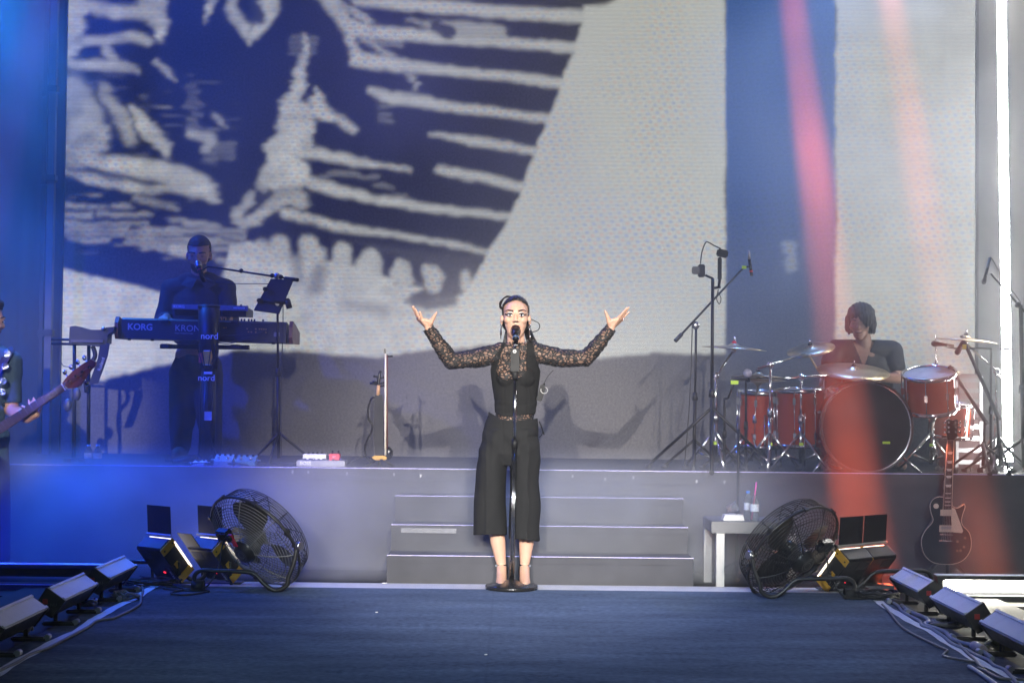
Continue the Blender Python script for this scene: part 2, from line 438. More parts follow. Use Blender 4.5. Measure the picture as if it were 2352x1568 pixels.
    poly([(760, 548), (800, 552), (1112, 592), (1085, 640), (1070, 655), (1040, 640), (1020, 612), (960, 605), (890, 580), (820, 560)], 0.05, 5)
    for x, y, r in ((783, 580, 22), (850, 598, 24), (925, 618, 22), (992, 628, 21), (1066, 632, 13)):
        stroke([(x, y, r), (x + 2, y + 26, r)], 0.8, False, 5)
    # --- ribs on the right
    stroke([(560, -60, 60), (820, -40, 40), (1380, -30, 40)], 0.02, False)
    stroke([(820, 4, 11), (960, 12, 16), (1176, 30, 16), (1360, 40, 18)], 0.86, False)
    stroke([(800, 62, 20), (860, 76, 18), (960, 82, 16), (1176, 99, 13), (1340, 112, 14)], 0.86, False)
    stroke([(822, 136, 20), (900, 148, 17), (1030, 163, 13), (1176, 178, 12), (1310, 195, 14)], 0.86, False)
    stroke([(850, 206, 9), (885, 222, 15), (960, 232, 15), (1050, 248, 13), (1176, 262, 11), (1290, 278, 12)], 0.86, False)
    stroke([(988, 308, 5), (1040, 316, 9), (1080, 324, 13), (1176, 338, 11), (1250, 354, 12)], 0.86, False)
    stroke([(1006, 390, 10), (1040, 396, 14), (1110, 408, 12), (1220, 436, 12)], 0.86, False)
    for x0, y0 in ((1190, 2), (1290, 8)): stroke([(x0, y0 - 14, 16), (x0 + 60, y0 - 8, 14)], 0.03, False, 5)
    poly([(930, 46), (1010, 50), (1160, 62), (1170, 92), (1060, 92), (1020, 80)], 0.62, 9, True)
    stroke([(1000, 60, 14), (1035, 80, 14)], 0.06, True)
    # spine strands joining the ribs
    stroke([(745, -20, 22), (770, 20, 20), (800, 62, 16), (815, 110, 14), (826, 138, 16)], 0.78)
    stroke([(790, 15, 9), (850, 50, 11)], 0.7)
    stroke([(845, 95, 7), (880, 118, 9), (915, 140, 9)], 0.7)
    stroke([(830, 90, 5), (925, 104, 4)], 0.6)
    stroke([(905, 150, 5), (945, 178, 9), (952, 205, 7)], 0.62)
    for y in (245, 262, 274): stroke([(872, y, 2.5), (900, y + 1, 2.5)], 0.55)
    # lower left ribs off the tower
    stroke([(680, 345, 16), (760, 360, 14), (820, 372, 12), (880, 380, 8), (940, 390, 6)], 0.86, False)
    stroke([(690, 410, 16), (770, 436, 14), (850, 455, 12), (1000, 480, 11), (1100, 490, 10), (1180, 500, 9)], 0.86, False)
    stroke([(655, 490, 14), (720, 505, 12), (770, 520, 11), (860, 532, 8), (960, 548, 8), (1060, 566, 8), (1130, 580, 8)], 0.84, False)
    for y, x0, x1 in ((398, 760, 830), (404, 690, 870), (425, 860, 900), (446, 905, 935)): stroke([(x0, y, 2.5), (x1, y + 3, 2.5)], 0.55)
    # --- tower
    stroke([(698, 78, 4), (700, 110, 10), (696, 150, 10), (688, 180, 16), (682, 200, 18)], 0.85)
    for y in (85, 97, 109, 121): stroke([(670, y, 2.5), (725, y + 2, 2.5)], 0.5)
    stroke([(728, 205, 6), (728, 230, 18), (730, 252, 24), (770, 272, 14), (812, 300, 8)], 0.82)
    stroke([(676, 215, 14), (668, 245, 30), (690, 270, 36)], 0.86)
    stroke([(665, 285, 30), (690, 300, 34), (650, 330, 30), (640, 345, 36), (700, 330, 26)], 0.86)
    stroke([(640, 365, 30), (660, 390, 40), (625, 405, 34), (680, 400, 34)], 0.93, False)
    stroke([(600, 425, 16), (630, 440, 26), (670, 440, 26), (690, 460, 22)], 0.62)
    stroke([(570, 455, 16), (545, 490, 14), (560, 515, 14), (590, 500, 14), (625, 470, 14), (660, 462, 14)], 0.82)
    stroke([(620, 440, 8), (600, 460, 9)], 0.05, True)
    # --- left side: dense pale strands
    stroke([(150, -40, 46), (170, 20, 36), (165, 80, 22), (155, 130, 14)], 0.85, True, 10)
    stroke([(190, 12, 14), (260, 26, 14), (330, 30, 18), (350, 5, 36)], 0.75, True, 8)
    stroke([(345, 20, 34), (365, 55, 20), (372, 92, 8)], 0.82)
    stroke([(170, 92, 12), (260, 90, 12), (310, 84, 13), (342, 96, 12)], 0.78, True, 7)
    stroke([(165, 146, 14), (230, 150, 13), (290, 156, 15), (312, 165, 10)], 0.78, True, 7)
    stroke([(230, 95, 10), (270, 150, 12)], 0.6, True, 8)
    stroke([(175, 200, 30), (190, 250, 45), (200, 310, 55), (180, 350, 40)], 0.62, True, 14)
    stroke([(240, 205, 16), (280, 270, 18), (300, 320, 18)], 0.6, True, 10)
    stroke([(304, 252, 12), (330, 285, 20), (360, 320, 20), (380, 345, 16)], 0.88)
    stroke([(358, 140, 6), (378, 160, 10), (402, 182, 6)], 0.72)
    stroke([(488, 258, 5), (505, 276, 7), (516, 292, 4)], 0.68)
    for k in range(9): stroke([(428 + 6 * (k % 3), 196 + k * 13, 2.2), (450 + 9 * (k % 2), 197 + k * 13, 2.2)], 0.5)
    stroke([(440, 308, 14), (480, 312, 16), (475, 340, 12)], 0.6)
    for y in (330, 340, 352, 364): stroke([(480, y, 2.5), (535, y + 1, 2.5)], 0.55)
    stroke([(150, 345, 12), (215, 366, 18), (300, 385, 22), (370, 395, 26), (430, 410, 26), (480, 435, 22), (490, 450, 16)], 0.84)
    stroke([(150, 394, 7), (230, 412, 12), (320, 432, 14), (345, 440, 12), (400, 430, 10), (480, 450, 14)], 0.74)
    for x0, x1, y in ((150, 185, 470), (200, 245, 476), (260, 300, 472), (150, 210, 490), (230, 345, 492), (150, 330, 512), (150, 300, 524), (390, 470, 508), (150, 420, 536), (330, 500, 528), (160, 250, 549), (300, 500, 548), (300, 450, 560), (420, 500, 515), (470, 560, 528), (430, 560, 555), (330, 470, 572), (400, 480, 585), (500, 560, 540), (490, 560, 570), (500, 545, 600), (520, 560, 630)):
        stroke([(x0, y, 6), (x1, y + 3, 6)], 0.62, True, 5)
    stroke([(400, 575, 16), (440, 580, 16)], 0.7)
    stroke([(400, 480, 8), (310, 455, 8)], 0.55)
    # hanging points at the top
    stroke([(472, -40, 16), (480, 20, 10), (478, 50, 3)], 0.8)
    stroke([(520, -60, 10), (530, 20, 13), (560, 60, 16), (565, 100, 6)], 0.75)
    stroke([(600, -60, 26), (620, 10, 26), (600, 50, 18), (575, 80, 10)], 0.8)
    stroke([(568, -40, 10), (590, 40, 12)], 0.05)
    # --- right hand strip and the dim gap between
    gap = (U > 1668) & (U < 1921)
    val = np.where(gap, 0.0, val)
    stripR = np.clip((us - 1917) / 6, 0, 1) * (Vv < 875)
    strip = 0.84 + 0.06 * vnoise(U, Vv, 50, 30, 20) - 0.22 * np.clip((U - 2120) / 110, 0, 1) * np.clip((260 - Vv) / 200, 0, 1) - 0.10 * np.clip((Vv - 640) / 200, 0, 1)
    val = np.where(U > 1900, np.maximum(strip * stripR, 0.0), val)
    for y in (562, 578, 596, 612): stroke([(1806, y, 8), (1818, y + 4, 9)], 0.35)
    val = np.where((U <= 1668) & (U > 1130), val * (1 - 0.16 * np.exp(-(((U - 1275) / 45) ** 2 + ((Vv - 610) / 45) ** 2))), val)
    kx = 0.12 + 0.88 * np.clip((1100 - U) / 200, 0, 1)
    tex = 0.92 + kx * (0.12 * vnoise(U, Vv, 26, 18, 30) + 0.07 * vnoise(U, Vv, 11, 9, 31)) 
    left = np.clip((760 - U) / 200, 0, 1) * np.clip((600 - Vv) / 60, 0, 1)
    st = np.clip(0.8 + 0.35 * vnoise(U, Vv, 90, 7, 32) + 0.45 * vnoise(U, Vv, 34, 26, 33), 0.35, 1.1)
    val = val * tex * (1 - left * 0.55 + left * 0.55 * st)
    stre = np.clip(vnoise(U, Vv, 55, 4.5, 34) - 0.62, 0, 1) * 1.1 * np.clip((560 - U) / 60, 0, 1) * (Vv < 600) * (Vv > 150)
    val = np.maximum(val, stre)
    return np.clip(val, 0, 1)

NX, NZ = 560, 400
wl = Wp(148, 500, LY).x; wr = Wp(2239, 500, LY).x
zs = np.linspace(0.45, 5.5, NZ); xs = np.linspace(wl, wr, NX)
Xg, Zg = np.meshgrid(xs, zs)
Rm = np.array(CAMR.to_3x3()).T
Q = np.stack([Xg, np.full_like(Xg, LY), Zg - 1.16], -1) @ Rm.T
Ug = 1176 - Q[..., 0] / Q[..., 2] * FPX; Vg = 784 + Q[..., 1] / Q[..., 2] * FPX
val = led_picture(Ug, Vg)
for _ in range(1):
    q_ = np.pad(val, 1, mode='edge'); val = 0.25 * val + 0.125 * (q_[:-2, 1:-1] + q_[2:, 1:-1] + q_[1:-1, :-2] + q_[1:-1, 2:]) + 0.0625 * (q_[:-2, :-2] + q_[2:, 2:] + q_[:-2, 2:] + q_[2:, :-2])
me = bpy.data.meshes.new('picture_panel')
idx = np.arange(NX * NZ).reshape(NZ, NX)
faces = np.stack([idx[:-1, :-1], idx[:-1, 1:], idx[1:, 1:], idx[1:, :-1]], -1).reshape(-1, 4)
me.from_pydata(np.stack([Xg, np.zeros_like(Xg), Zg], -1).reshape(-1, 3).tolist(), [], faces.tolist())
ca = me.color_attributes.new('picture', 'FLOAT_COLOR', 'POINT')
blue = ((Ug > 1668) & (Ug < 1919)).astype(float) * np.clip((900 - Vg) / 500, 0.0, 1.0)
colr = np.stack([val * 0.97 + 0.0008, val * 1.0 + 0.0008 + 0.10 * blue * (val < .3), val * 0.9 + 0.001 + 0.42 * blue * (val < .3), np.ones_like(val)], -1)
ca.data.foreach_set('color', colr.reshape(-1).astype(np.float32))
lm = bpy.data.materials.new('led_picture'); lm.use_nodes = True; lm.cycles.emission_sampling = 'NONE'
n = lm.node_tree; L = n.links; p = n.nodes['Principled BSDF']
p.inputs['Base Color'].default_value = (0.045, 0.045, 0.05, 1); p.inputs['Roughness'].default_value = 0.6
p.inputs['Specular IOR Level'].default_value = 0.25
at = n.nodes.new('ShaderNodeAttribute'); at.attribute_name = 'picture'
tc = n.nodes.new('ShaderNodeTexCoord')
def vm(op, a, b=None, **k):
    q = n.nodes.new('ShaderNodeVectorMath'); q.operation = op
    for i, t in enumerate((a, b)):
        if t is None: continue
        if hasattr(t, 'links'): L.new(t, q.inputs[i])
        else: q.inputs[i].default_value = t
    return q
def ma(op, a, b=None, c=None):
    q = n.nodes.new('ShaderNodeMath'); q.operation = op
    for i, t in enumerate((a, b, c)):
        if t is None: continue
        if hasattr(t, 'links'): L.new(t, q.inputs[i])
        else: q.inputs[i].default_value = t
    return q.outputs[0]
sep = n.nodes.new('ShaderNodeSeparateXYZ'); L.new(tc.outputs['Object'], sep.inputs[0])
X, Z = sep.outputs[0], sep.outputs[2]
scan = ma('MULTIPLY_ADD', ma('SINE', ma('MULTIPLY', Z, 2 * math.pi / 0.031)), 0.05, 0.97)
wob = n.nodes.new('ShaderNodeTexNoise'); wob.inputs['Scale'].default_value = 0.8; L.new(tc.outputs['Object'], wob.inputs['Vector'])
wv = ma('MULTIPLY', wob.outputs['Fac'], 0.6)
def dots(ox, oz):
    sx = ma('ADD', ma('ADD', ma('MULTIPLY', X, 1 / 0.075), ma('MULTIPLY', Z, 4.0)), ma('ADD', wv, ox))
    sz = ma('ADD', ma('ADD', ma('MULTIPLY', Z, 1 / 0.062), ma('MULTIPLY', X, -2.2)), ma('ADD', wv, oz))
    fx = ma('SUBTRACT', ma('FRACT', sx), 0.5); fz = ma('SUBTRACT', ma('FRACT', sz), 0.5)
    d2 = ma('ADD', ma('MULTIPLY', fx, fx), ma('MULTIPLY', fz, fz))
    mr = n.nodes.new('ShaderNodeMapRange'); mr.inputs[1].default_value = 0.09; mr.inputs[2].default_value = 0.01
    mr.inputs[3].default_value = 0; mr.inputs[4].default_value = 1; L.new(d2, mr.inputs[0]); return mr.outputs[0]
pn = n.nodes.new('ShaderNodeTexNoise'); pn.inputs['Scale'].default_value = 1.1; L.new(tc.outputs['Object'], pn.inputs['Vector'])
amp = n.nodes.new('ShaderNodeMapRange'); amp.inputs[1].default_value = 0.35; amp.inputs[2].default_value = 0.65; amp.inputs[3].default_value = 0.1; amp.inputs[4].default_value = 1.0
L.new(pn.outputs['Fac'], amp.inputs[0])
m1 = n.nodes.new('ShaderNodeMixRGB'); m1.inputs[1].default_value = (1, 1, 1, 1); m1.inputs[2].default_value = (0.66, 0.76, 1.1, 1); L.new(ma('MULTIPLY', dots(0, 0), amp.outputs[0]), m1.inputs[0])
m2 = n.nodes.new('ShaderNodeMixRGB'); m2.inputs[2].default_value = (1.1, 0.82, 0.74, 1); L.new(m1.outputs[0], m2.inputs[1]); L.new(ma('MULTIPLY', dots(0.5, 0.5), amp.outputs[0]), m2.inputs[0])
fin = vm('MULTIPLY', at.outputs['Color'], m2.outputs[0])
fs = n.nodes.new('ShaderNodeVectorMath'); fs.operation = 'SCALE'; L.new(fin.outputs[0], fs.inputs[0]); L.new(scan, fs.inputs['Scale'])
L.new(fs.outputs[0], p.inputs['Emission Color']); p.inputs['Emission Strength'].default_value = LED_E
sb = n.nodes.new('ShaderNodeTexNoise'); sb.inputs['Scale'].default_value = 60; L.new(tc.outputs['Object'], sb.inputs['Vector'])
gtn = n.nodes.new('ShaderNodeValToRGB'); gtn.color_ramp.elements[0].position = 0.3; gtn.color_ramp.elements[0].color = (0.06, 0.06, 0.066, 1); gtn.color_ramp.elements[1].position = 0.8; gtn.color_ramp.elements[1].color = (0.13, 0.125, 0.125, 1)
L.new(sb.outputs['Fac'], gtn.inputs[0]); L.new(gtn.outputs[0], p.inputs['Base Color'])
me.materials.append(lm)
led = thing('led_wall', 'giant LED video wall showing a black and white ribbed picture', 'video wall', ((wl + wr) / 2, LY, RZ))
po = bpy.data.objects.new('picture_panel', me); C.objects.link(po); po.parent = led; po.location = Vector((0, LY, 0)) - led.location
MB().box(((wl + wr) / 2, LY + 0.06, 2.97), (wr - wl, 0.1, 5.04)).build('cabinet', BLK, led, True)
for xx in (wl - 0.012, wr + 0.012): MB().box((xx, LY + 0.04, 2.97), (0.022, 0.12, 5.06)).build('side_edge', BLK, led, True)

# ------------------------------------------------------------------ drapes and uprights at the sides
def drape(name, label, x0, x1, y, amp, freq, m, z1=5.8):
    f = lambda a, b: Vector((x0 + a * (x1 - x0), y + amp * math.sin((x0 + a * (x1 - x0)) * freq) + 0.4 * amp * math.sin((x0 + a * (x1 - x0)) * freq * 2.7 + 1), -0.03 + b * z1))
    o = MB().grid(160, 1, f).build(name, m); return tag(o, label, 'drape')
drape('side_drape', 'dark blue-lit drape at the left edge behind the bassist', -6.4, wl - 0.10, LY + 0.25, 0.012, 19, CLOTH)
drape('side_flat', 'smooth grey cloth flat right of the screen behind the light tubes', wr + 0.03, 6.4, LY + 0.12, 0.006, 5, mat('grey_cloth_flat', (0.15, 0.155, 0.16), 0.85, var=0.15, scale=6))
for u, yy, wd, nm, lb in ((117, 11.7, 0.05, 'truss_upright', 'slim pale upright pole left of the video wall'), (100, 11.9, 0.03, 'truss_upright', 'thin dark upright behind the pale pole at left')):
    c = Wp(u, 500, yy); t = thing(nm, lb, 'pole', (c.x, yy, RZ))
    MB().box((c.x, yy, RZ + 2.45), (wd, wd, 4.9)).build('pole', mat('grey_alloy', (0.05, 0.05, 0.055), 0.6, var=0.15) if wd > .04 else BLK, t, True)
    for zz in (1.55, 2.72, 3.4): MB().box((c.x, yy, zz), (wd + 0.02, wd + 0.02, 0.05)).build('clamp', BLK, t, True)

# ------------------------------------------------------------------ haze in the air
hz = MB().box((0, 6.2, 2.6), (14.5, 14.8, 7.4)).build('haze', BLK); tag(hz, 'thin theatrical haze filling the air over the stage', 'haze', kind='stuff')
hm = bpy.data.materials.new('haze'); hm.use_nodes = True; n = hm.node_tree
n.nodes.remove(n.nodes['Principled BSDF'])
pv = n.nodes.new('ShaderNodeVolumePrincipled'); pv.inputs['Color'].default_value = (0.95, 0.96, 1, 1); pv.inputs['Density'].default_value = HAZE_D; pv.inputs['Anisotropy'].default_value = 0.5
n.links.new(pv.outputs[0], n.nodes['Material Output'].inputs['Volume'])
hz.data.materials.clear(); hz.data.materials.append(hm)

# ------------------------------------------------------------------ generic stage hardware
def floor_v(u, y, z=RZ):
    lo, hi = 400, 1600
    for _ in range(40):
        m_ = (lo + hi) / 2
        if Wp(u, m_, y).z > z: lo = m_
        else: hi = m_
    return Wp(u, lo, y)
def pole(b, p0, p1, r=0.01): return b.cyl(p0, p1, r, None, 10)
def tripod(t, base, spread, hgt, m, r=0.009, n=3, a0=0.4, flat=False):
    for k in range(n):
        a = a0 + 2 * math.pi * k / n
        foot = base + Vector((math.cos(a) * spread, math.sin(a) * spread, r + 0.004))
        b = MB(); b.cyl(base + Vector((0, 0, hgt)), foot, r, r, 8)
        if flat: b.cyl(base + Vector((0, 0, hgt * 0.25)), base.lerp(foot, 0.55) + Vector((0, 0, hgt * 0.42)), r * 0.8, None, 8)
        lg = b.build('leg', m, t, True)
        MB().cyl(foot - (foot - base).normalized() * 0.03, foot + (foot - base).normalized() * 0.012, r * 1.7, r * 1.5, 8).build('rubber_foot', RUB, lg, True)
def stand(name, label, foot, top, m=BLK, spread=0.28, hgt=0.3, group=None, r0=0.012, r1=0.008, split=0.5, cat='stand', a0=0.4, flat=False):
    foot = Vector(foot); top = Vector(top)
    t = thing(name, label, cat, foot, group=group)
    mid = foot.lerp(top, split)
    MB().cyl(foot + Vector((0, 0, 0.05)), mid, r0, None, 12).build('lower_pole', m, t, True)
    MB().cyl(mid, top, r1, None, 12).build('upper_pole', m, t, True)
    MB().cyl(mid - Vector((0, 0, 0.025)), mid + Vector((0, 0, 0.03)), r0 * 1.6, r0 * 1.3, 12).build('clutch', m if m is CHR else BLK, t, True)
    tripod(t, foot, spread, hgt, m, r0 * 0.75, 3, a0, flat)
    return t
def mic_head(t, p, d, r=0.024, ln=0.17, m=BLKG, ball=STEEL, cat=None):
    p = Vector(p); d = Vector(d).normalized()
    fr = frame(p, -d)
    MB().lathe([(0.0001, -r * 1.0), (r * 0.6, -r * 0.85), (r * 0.95, -r * 0.3), (r, 0.0), (r * 0.93, r * 0.8), (r * 0.8, r * 1.0)], fr, 16).build('grille', ball, t, True)
    MB().lathe([(r * 0.82, r * 1.0), (r * 0.82, r * 1.3), (r * 0.7, r * 1.5), (r * 0.52, ln), (0.0001, ln)], fr, 16).build('handle', m, t, True)

WOOD = mat('dark_red_wood', (0.13, 0.045, 0.03), 0.45, var=0.3, scale=18)
KBODY = mat('navy_black_metal', (0.012, 0.014, 0.02), 0.4, var=0.3, scale=40)
# ------------------------------------------------------------------ big keyboard
KD = 10.7
kc = Wp(468, 758, KD)
kb = thing('keyboard', 'long black stage keyboard with wooden end cheeks, rear panel facing out', 'keyboard', kc, (0, R(1.0), 0))
KL = 0.59; KH = 0.072
MB().prism([(0, -KH), (0.0, KH * 0.82), (0.02, KH), (0.14, KH * 0.75), (0.34, KH * 0.1), (0.36, -0.02), (0.36, -KH)], 2 * KL - 0.04, Matrix(((0, 0, 1, -KL + 0.02), (1, 0, 0, 0), (0, 1, 0, 0), (0, 0, 0, 1)))).build('body', KBODY, kb)
for s in (-1, 1):
    x = s * KL - (0.026 if s < 0 else -0.0)
    MB().prism([(0.02, -KH - 0.004), (-0.012, -KH * 0.5), (-0.012, KH * 0.5), (0.016, KH + 0.006), (0.15, KH * 0.8), (0.36, 0.01), (0.365, -KH)], 0.026, Matrix(((0, 0, 1, x), (1, 0, 0, 0), (0, 1, 0, 0), (0, 0, 0, 1)))).build('end_cheek', WOOD, kb)
FACE = Matrix(((1, 0, 0, 0), (0, 0, -1, -0.003), (0, 1, 0, 0), (0, 0, 0, 1)))        # text plane facing the audience
def on_face(x, z, y=-0.003): m_ = FACE.copy(); m_.translation = Vector((x, y, z)); return m_
text_obj('lettering', 'KORG', 0.062, on_face(-0.44, 0.008), LETG, kb, bold=0.0016)
text_obj('lettering', 'KRONOS', 0.062, on_face(-0.2, 0.008), LETG, kb, align='LEFT')
text_obj('lettering', 'MUSIC WORKSTATION', 0.012, on_face(-0.2, -0.027), LETG, kb, align='LEFT')
for k, (x, z) in enumerate([(0.14, 0.02), (0.155, 0.02), (0.3, 0.018), (0.36, 0.018), (0.385, 0.018), (0.4, 0.018), (0.415, 0.018), (0.43, 0.018), (0.31, -0.004), (0.33, -0.004), (0.36, -0.004), (0.43, -0.004)]):
    MB().cyl((x, 0.001, z), (x, -0.005, z), 0.0055, None, 10).build('jack_socket', GOLD, kb)
for z in (-0.012, -0.02, -0.028, -0.004): MB().box((0.505, -0.002, z), (0.04, 0.002, 0.004)).build('rating_label', LETG, kb)
MB().tube([(0.44, -0.012, 0.012), (0.36, -0.05, -0.02), (0.2, -0.05, -0.035), (0.06, -0.03, -0.04)], 0.0035).build('plugged_cable', RUB, kb)
MB().tube([(0.4, -0.01, 0.0), (0.3, -0.05, -0.05), (0.18, -0.04, -0.09), (0.06, -0.03, -0.075)], 0.003).build('plugged_cable', RUB, kb)
for x in (-0.52, -0.36, 0.48): MB().cyl((x, 0.03, -KH), (x, 0.03, -KH - 0.012), 0.012).build('foot', RUB, kb)
for x in (0.02, 0.1, 0.13, 0.25, 0.27, 0.3, 0.32, 0.34, 0.4): MB().cyl((x, 0.05, KH * 0.9), (x, 0.05, KH + 0.016), 0.007, 0.006, 8).build('knob', BLK, kb)

wc = Wp(482, 706, KD + 0.12)
wk = thing('synthesizer', 'small grey synthesizer on the upper tier above the long keyboard', 'synthesizer', wc, (0, R(0.8), 0))
GREYM = mat('warm_grey_metal', (0.22, 0.2, 0.2), 0.5, var=0.12)
MB().box((0, 0.01, 0), (0.535, 0.02, 0.036), None, 0.003).build('rear_panel', GREYM, wk)
MB().prism([(0, 0.014), (0.3, 0.0), (0.3, -0.05), (0.02, -0.06), (0.0, -0.02)], 0.5, Matrix(((0, 0, 1, -0.25), (1, 0, 0, 0.021), (0, 1, 0, 0), (0, 0, 0, 1)))).build('body', BLK, wk)
for k in range(9): MB().cyl((-0.2 + k * 0.05, 0.1, 0.008), (-0.2 + k * 0.05, 0.1, 0.032), 0.006, None, 8).build('knob', BLK, wk)
text_obj('lettering', 'KORG', 0.028, on_face(-0.215, 0.0), LETW, wk, bold=0.0006)
text_obj('lettering', 'wavestate', 0.02, on_face(0.205, 0.002), LETW, wk, bold=0.0005)
MB().tube([(0.07, -0.005, -0.02), (0.075, -0.03, -0.1), (0.06, -0.04, -0.22)], 0.003).build('plugged_cable', RUB, wk)
MB().tube([(0.085, -0.005, -0.02), (0.095, -0.03, -0.12), (0.075, -0.04, -0.25)], 0.003).build('plugged_cable', RUB, wk)

# column stand that carries both keyboards
cb = floor_v(474, KD - 0.02); ct = Wp(480, 702, KD - 0.09)
ks = thing('keyboard_stand', 'black column keyboard stand lettered nord, wrapped in cables', 'stand', cb)
a1 = Wp(479, 846, KD - 0.09)
MB().cyl(a1, ct, 0.062, 0.074, 24).build('upper_sleeve', mat('black_vinyl_cover', (0.01, 0.01, 0.012), 0.5, var=0.3), ks, True)
MB().cyl(ct - Vector((0, 0, 0.012)), ct + Vector((0, 0, 0.006)), 0.077, 0.07, 24).build('top_cap', RUB, ks, True)
MB().cyl(cb, a1, 0.058, 0.05, 20).build('column', mat('black_vinyl_cover', (0, 0, 0)), ks, True)
for a in (0.3, 1.9, 2.9, 4.0, 5.4):
    q = cb + Vector((math.cos(a) * 0.3, math.sin(a) * 0.22, 0.012)); MB().cyl(cb + Vector((0, 0, 0.05)), q, 0.022, 0.012, 8).build('foot', BLK, ks, True)
for z, u0, u1 in ((792, 348, 360), (738, 400, 420)):
    c = Wp(470, z, KD); MB().box((c.x - 0.03, KD + 0.16, c.z - 0.01), (0.62 if z > 770 else 0.44, 0.05, 0.03)).build('support_bar', BLK, ks, True)
    for s in (-1, 1): MB().box((c.x - 0.03 + s * 0.24, KD + 0.15, c.z - 0.008), (0.05, 0.34, 0.026)).build('support_arm', BLK, ks, True)
    MB().cyl((c.x, KD - 0.02, c.z - 0.012), (c.x, KD + 0.16, c.z - 0.012), 0.02).build('tier_bracket', BLK, ks, True)
def facing(p): m_ = FACE.copy(); m_.translation = Vector(p); return m_
text_obj('lettering', 'nord', 0.062, facing(Wp(481, 772, KD - 0.172)), LETW, ks, True, bold=0.0004)
text_obj('lettering', 'nord', 0.06, facing(Wp(474, 868, KD - 0.16)), LETW, ks, True, bold=0.0004)
# wrap-round sticker band
sb_ = Wp(477, 822, KD - 0.09)
MB().lathe([(0.066, -0.034), (0.0665, 0.034)], Matrix.Translation(sb_), 24, R(215), R(330)).build('red_sticker', mat('red_yellow_print', (0.62, 0.05, 0.04), 0.5, var=0.1), ks, True)
MB().lathe([(0.0672, -0.044), (0.0682, 0.044)], Matrix.Translation(sb_), 12, R(252), R(308)).build('yellow_sticker', mat('yellow_print', (0.8, 0.45, 0.05), 0.5, var=0.3, scale=60), ks, True)
MB().lathe([(0.0662, -0.05), (0.0672, -0.036)], Matrix.Translation(sb_), 12, R(255), R(305)).build('white_sticker_edge', WHT, ks, True)
MB().lathe([(0.0668, 0.036), (0.0682, 0.052)], Matrix.Translation(sb_), 12, R(255), R(305)).build('white_sticker_edge', WHT, ks, True)
for du, ph in ((-12, 0), (-6, 1), (6, 2), (12, 3), (17, 4)):
    MB().tube([Wp(478 + du * 1.2, 790, KD - 0.165), Wp(474 + du * 1.6, 800 + ph * 3, KD - 0.165), Wp(474 + du * 0.7, 850, KD - 0.16), Wp(472 + du, 930, KD - 0.15), Wp(473 + du * 0.6, 1000, KD - 0.14), Wp(476 + du * 2.0, 1055, KD - 0.1)], 0.0032, 6).build('strapped_cable', RUB, ks, True)
MB().box(Wp(478, 955, KD - 0.16), (0.05, 0.004, 0.06), None).build('tape_flag', mat('pale_gaffer', (0.4, 0.38, 0.42), 0.7), ks, True)
MB().box(Wp(478, 856, KD - 0.165), (0.055, 0.01, 0.016), None).build('cable_tie', WHT, ks, True)

# ------------------------------------------------------------------ boom stand with tablet beside the keyboards
bs = stand('microphone_stand', 'tall boom stand right of the keyboards holding a tablet', floor_v(640, 10.45), Wp(637, 645, 10.5), BLK, 0.26, 0.22)
j = Wp(636, 634, 10.5)
MB().cyl(Wp(684, 643, 10.42), Wp(478, 612, 10.85), 0.007).build('boom', BLK, bs, True)
MB().cyl(Wp(684, 643, 10.42), Wp(655, 639, 10.48), 0.013).build('counterweight', RUB, bs, True)
for u, v, dd in ((554, 624, 10.69), (625, 635, 10.545), (645, 638, 10.5)): MB().sphere(Wp(u, v - 2, dd), 0.016).build('knob', BLK, bs, True)
MB().sphere(j, 0.022).build('swivel', STEEL, bs, True)
mk = thing('microphone', 'silver ball microphone at the keyboard player\'s mouth', 'microphone', Wp(458, 615, 10.9))
mic_head(mk, Wp(455, 606, 10.9), Wp(455, 606, 10.9) - Wp(464, 634, 10.86), 0.026, 0.15)
MB().cyl(Wp(461, 622, 10.88), Wp(478, 612, 10.85), 0.006).build('clip', BLK, mk, True)
MB().torus(frame(Wp(459.5, 620, 10.88), Wp(455, 606, 10.9) - Wp(464, 634, 10.86)), 0.016, 0.004, 16, 6).build('red_ring', REDP, mk, True)
MB().tube([Wp(464, 634, 10.86), Wp(490, 645, 10.75), Wp(540, 651, 10.65), Wp(620, 652, 10.52), Wp(646, 660, 10.48), Wp(650, 740, 10.47), Wp(645, 900, 10.46), Wp(647, 1045, 10.4)], 0.0032, 6).build('cable', RUB, mk, True)
tb = thing('tablet', 'dark tablet clamped at a slant on the boom stand', 'tablet', Wp(628, 680, 10.45))
q = [Wp(622, 640, 10.44), Wp(674, 643, 10.44), Wp(641, 720, 10.36), Wp(583, 712, 10.36)]
nrm = (q[1] - q[0]).cross(q[3] - q[0]).normalized()
if nrm.y < 0: nrm = -nrm
def slab(b, q, t, nrm): b.add([p for p in q] + [p + nrm * t for p in q], [(0, 1, 2, 3), (7, 6, 5, 4), (0, 4, 5, 1), (1, 5, 6, 2), (2, 6, 7, 3), (3, 7, 4, 0)]); return b
slab(MB(), q, 0.01, nrm).build('case', mat('charcoal_case', (0.03, 0.032, 0.036), 0.6), tb, True)
for (p0, p1, w_) in ((Wp(607, 690, 10.36), Wp(660, 696, 10.36), 0.012),):
    MB().cyl(p0, p1, w_).build('clamp_bar', BLK, tb, True)
for u, v in ((610, 664), (596, 690), (660, 690)): MB().box(Wp(u, v, 10.37), (0.035, 0.03, 0.03), None, 0.006).build('clamp_jaw', BLK, tb, True)
MB().cyl(Wp(660, 690, 10.36), Wp(665, 708, 10.36), 0.02).build('clamp_handle', BLK, tb, True)
MB().cyl(Wp(637, 697, 10.36), Wp(637, 697, 10.5), 0.016).build('clamp_joint', STEEL, tb, True)
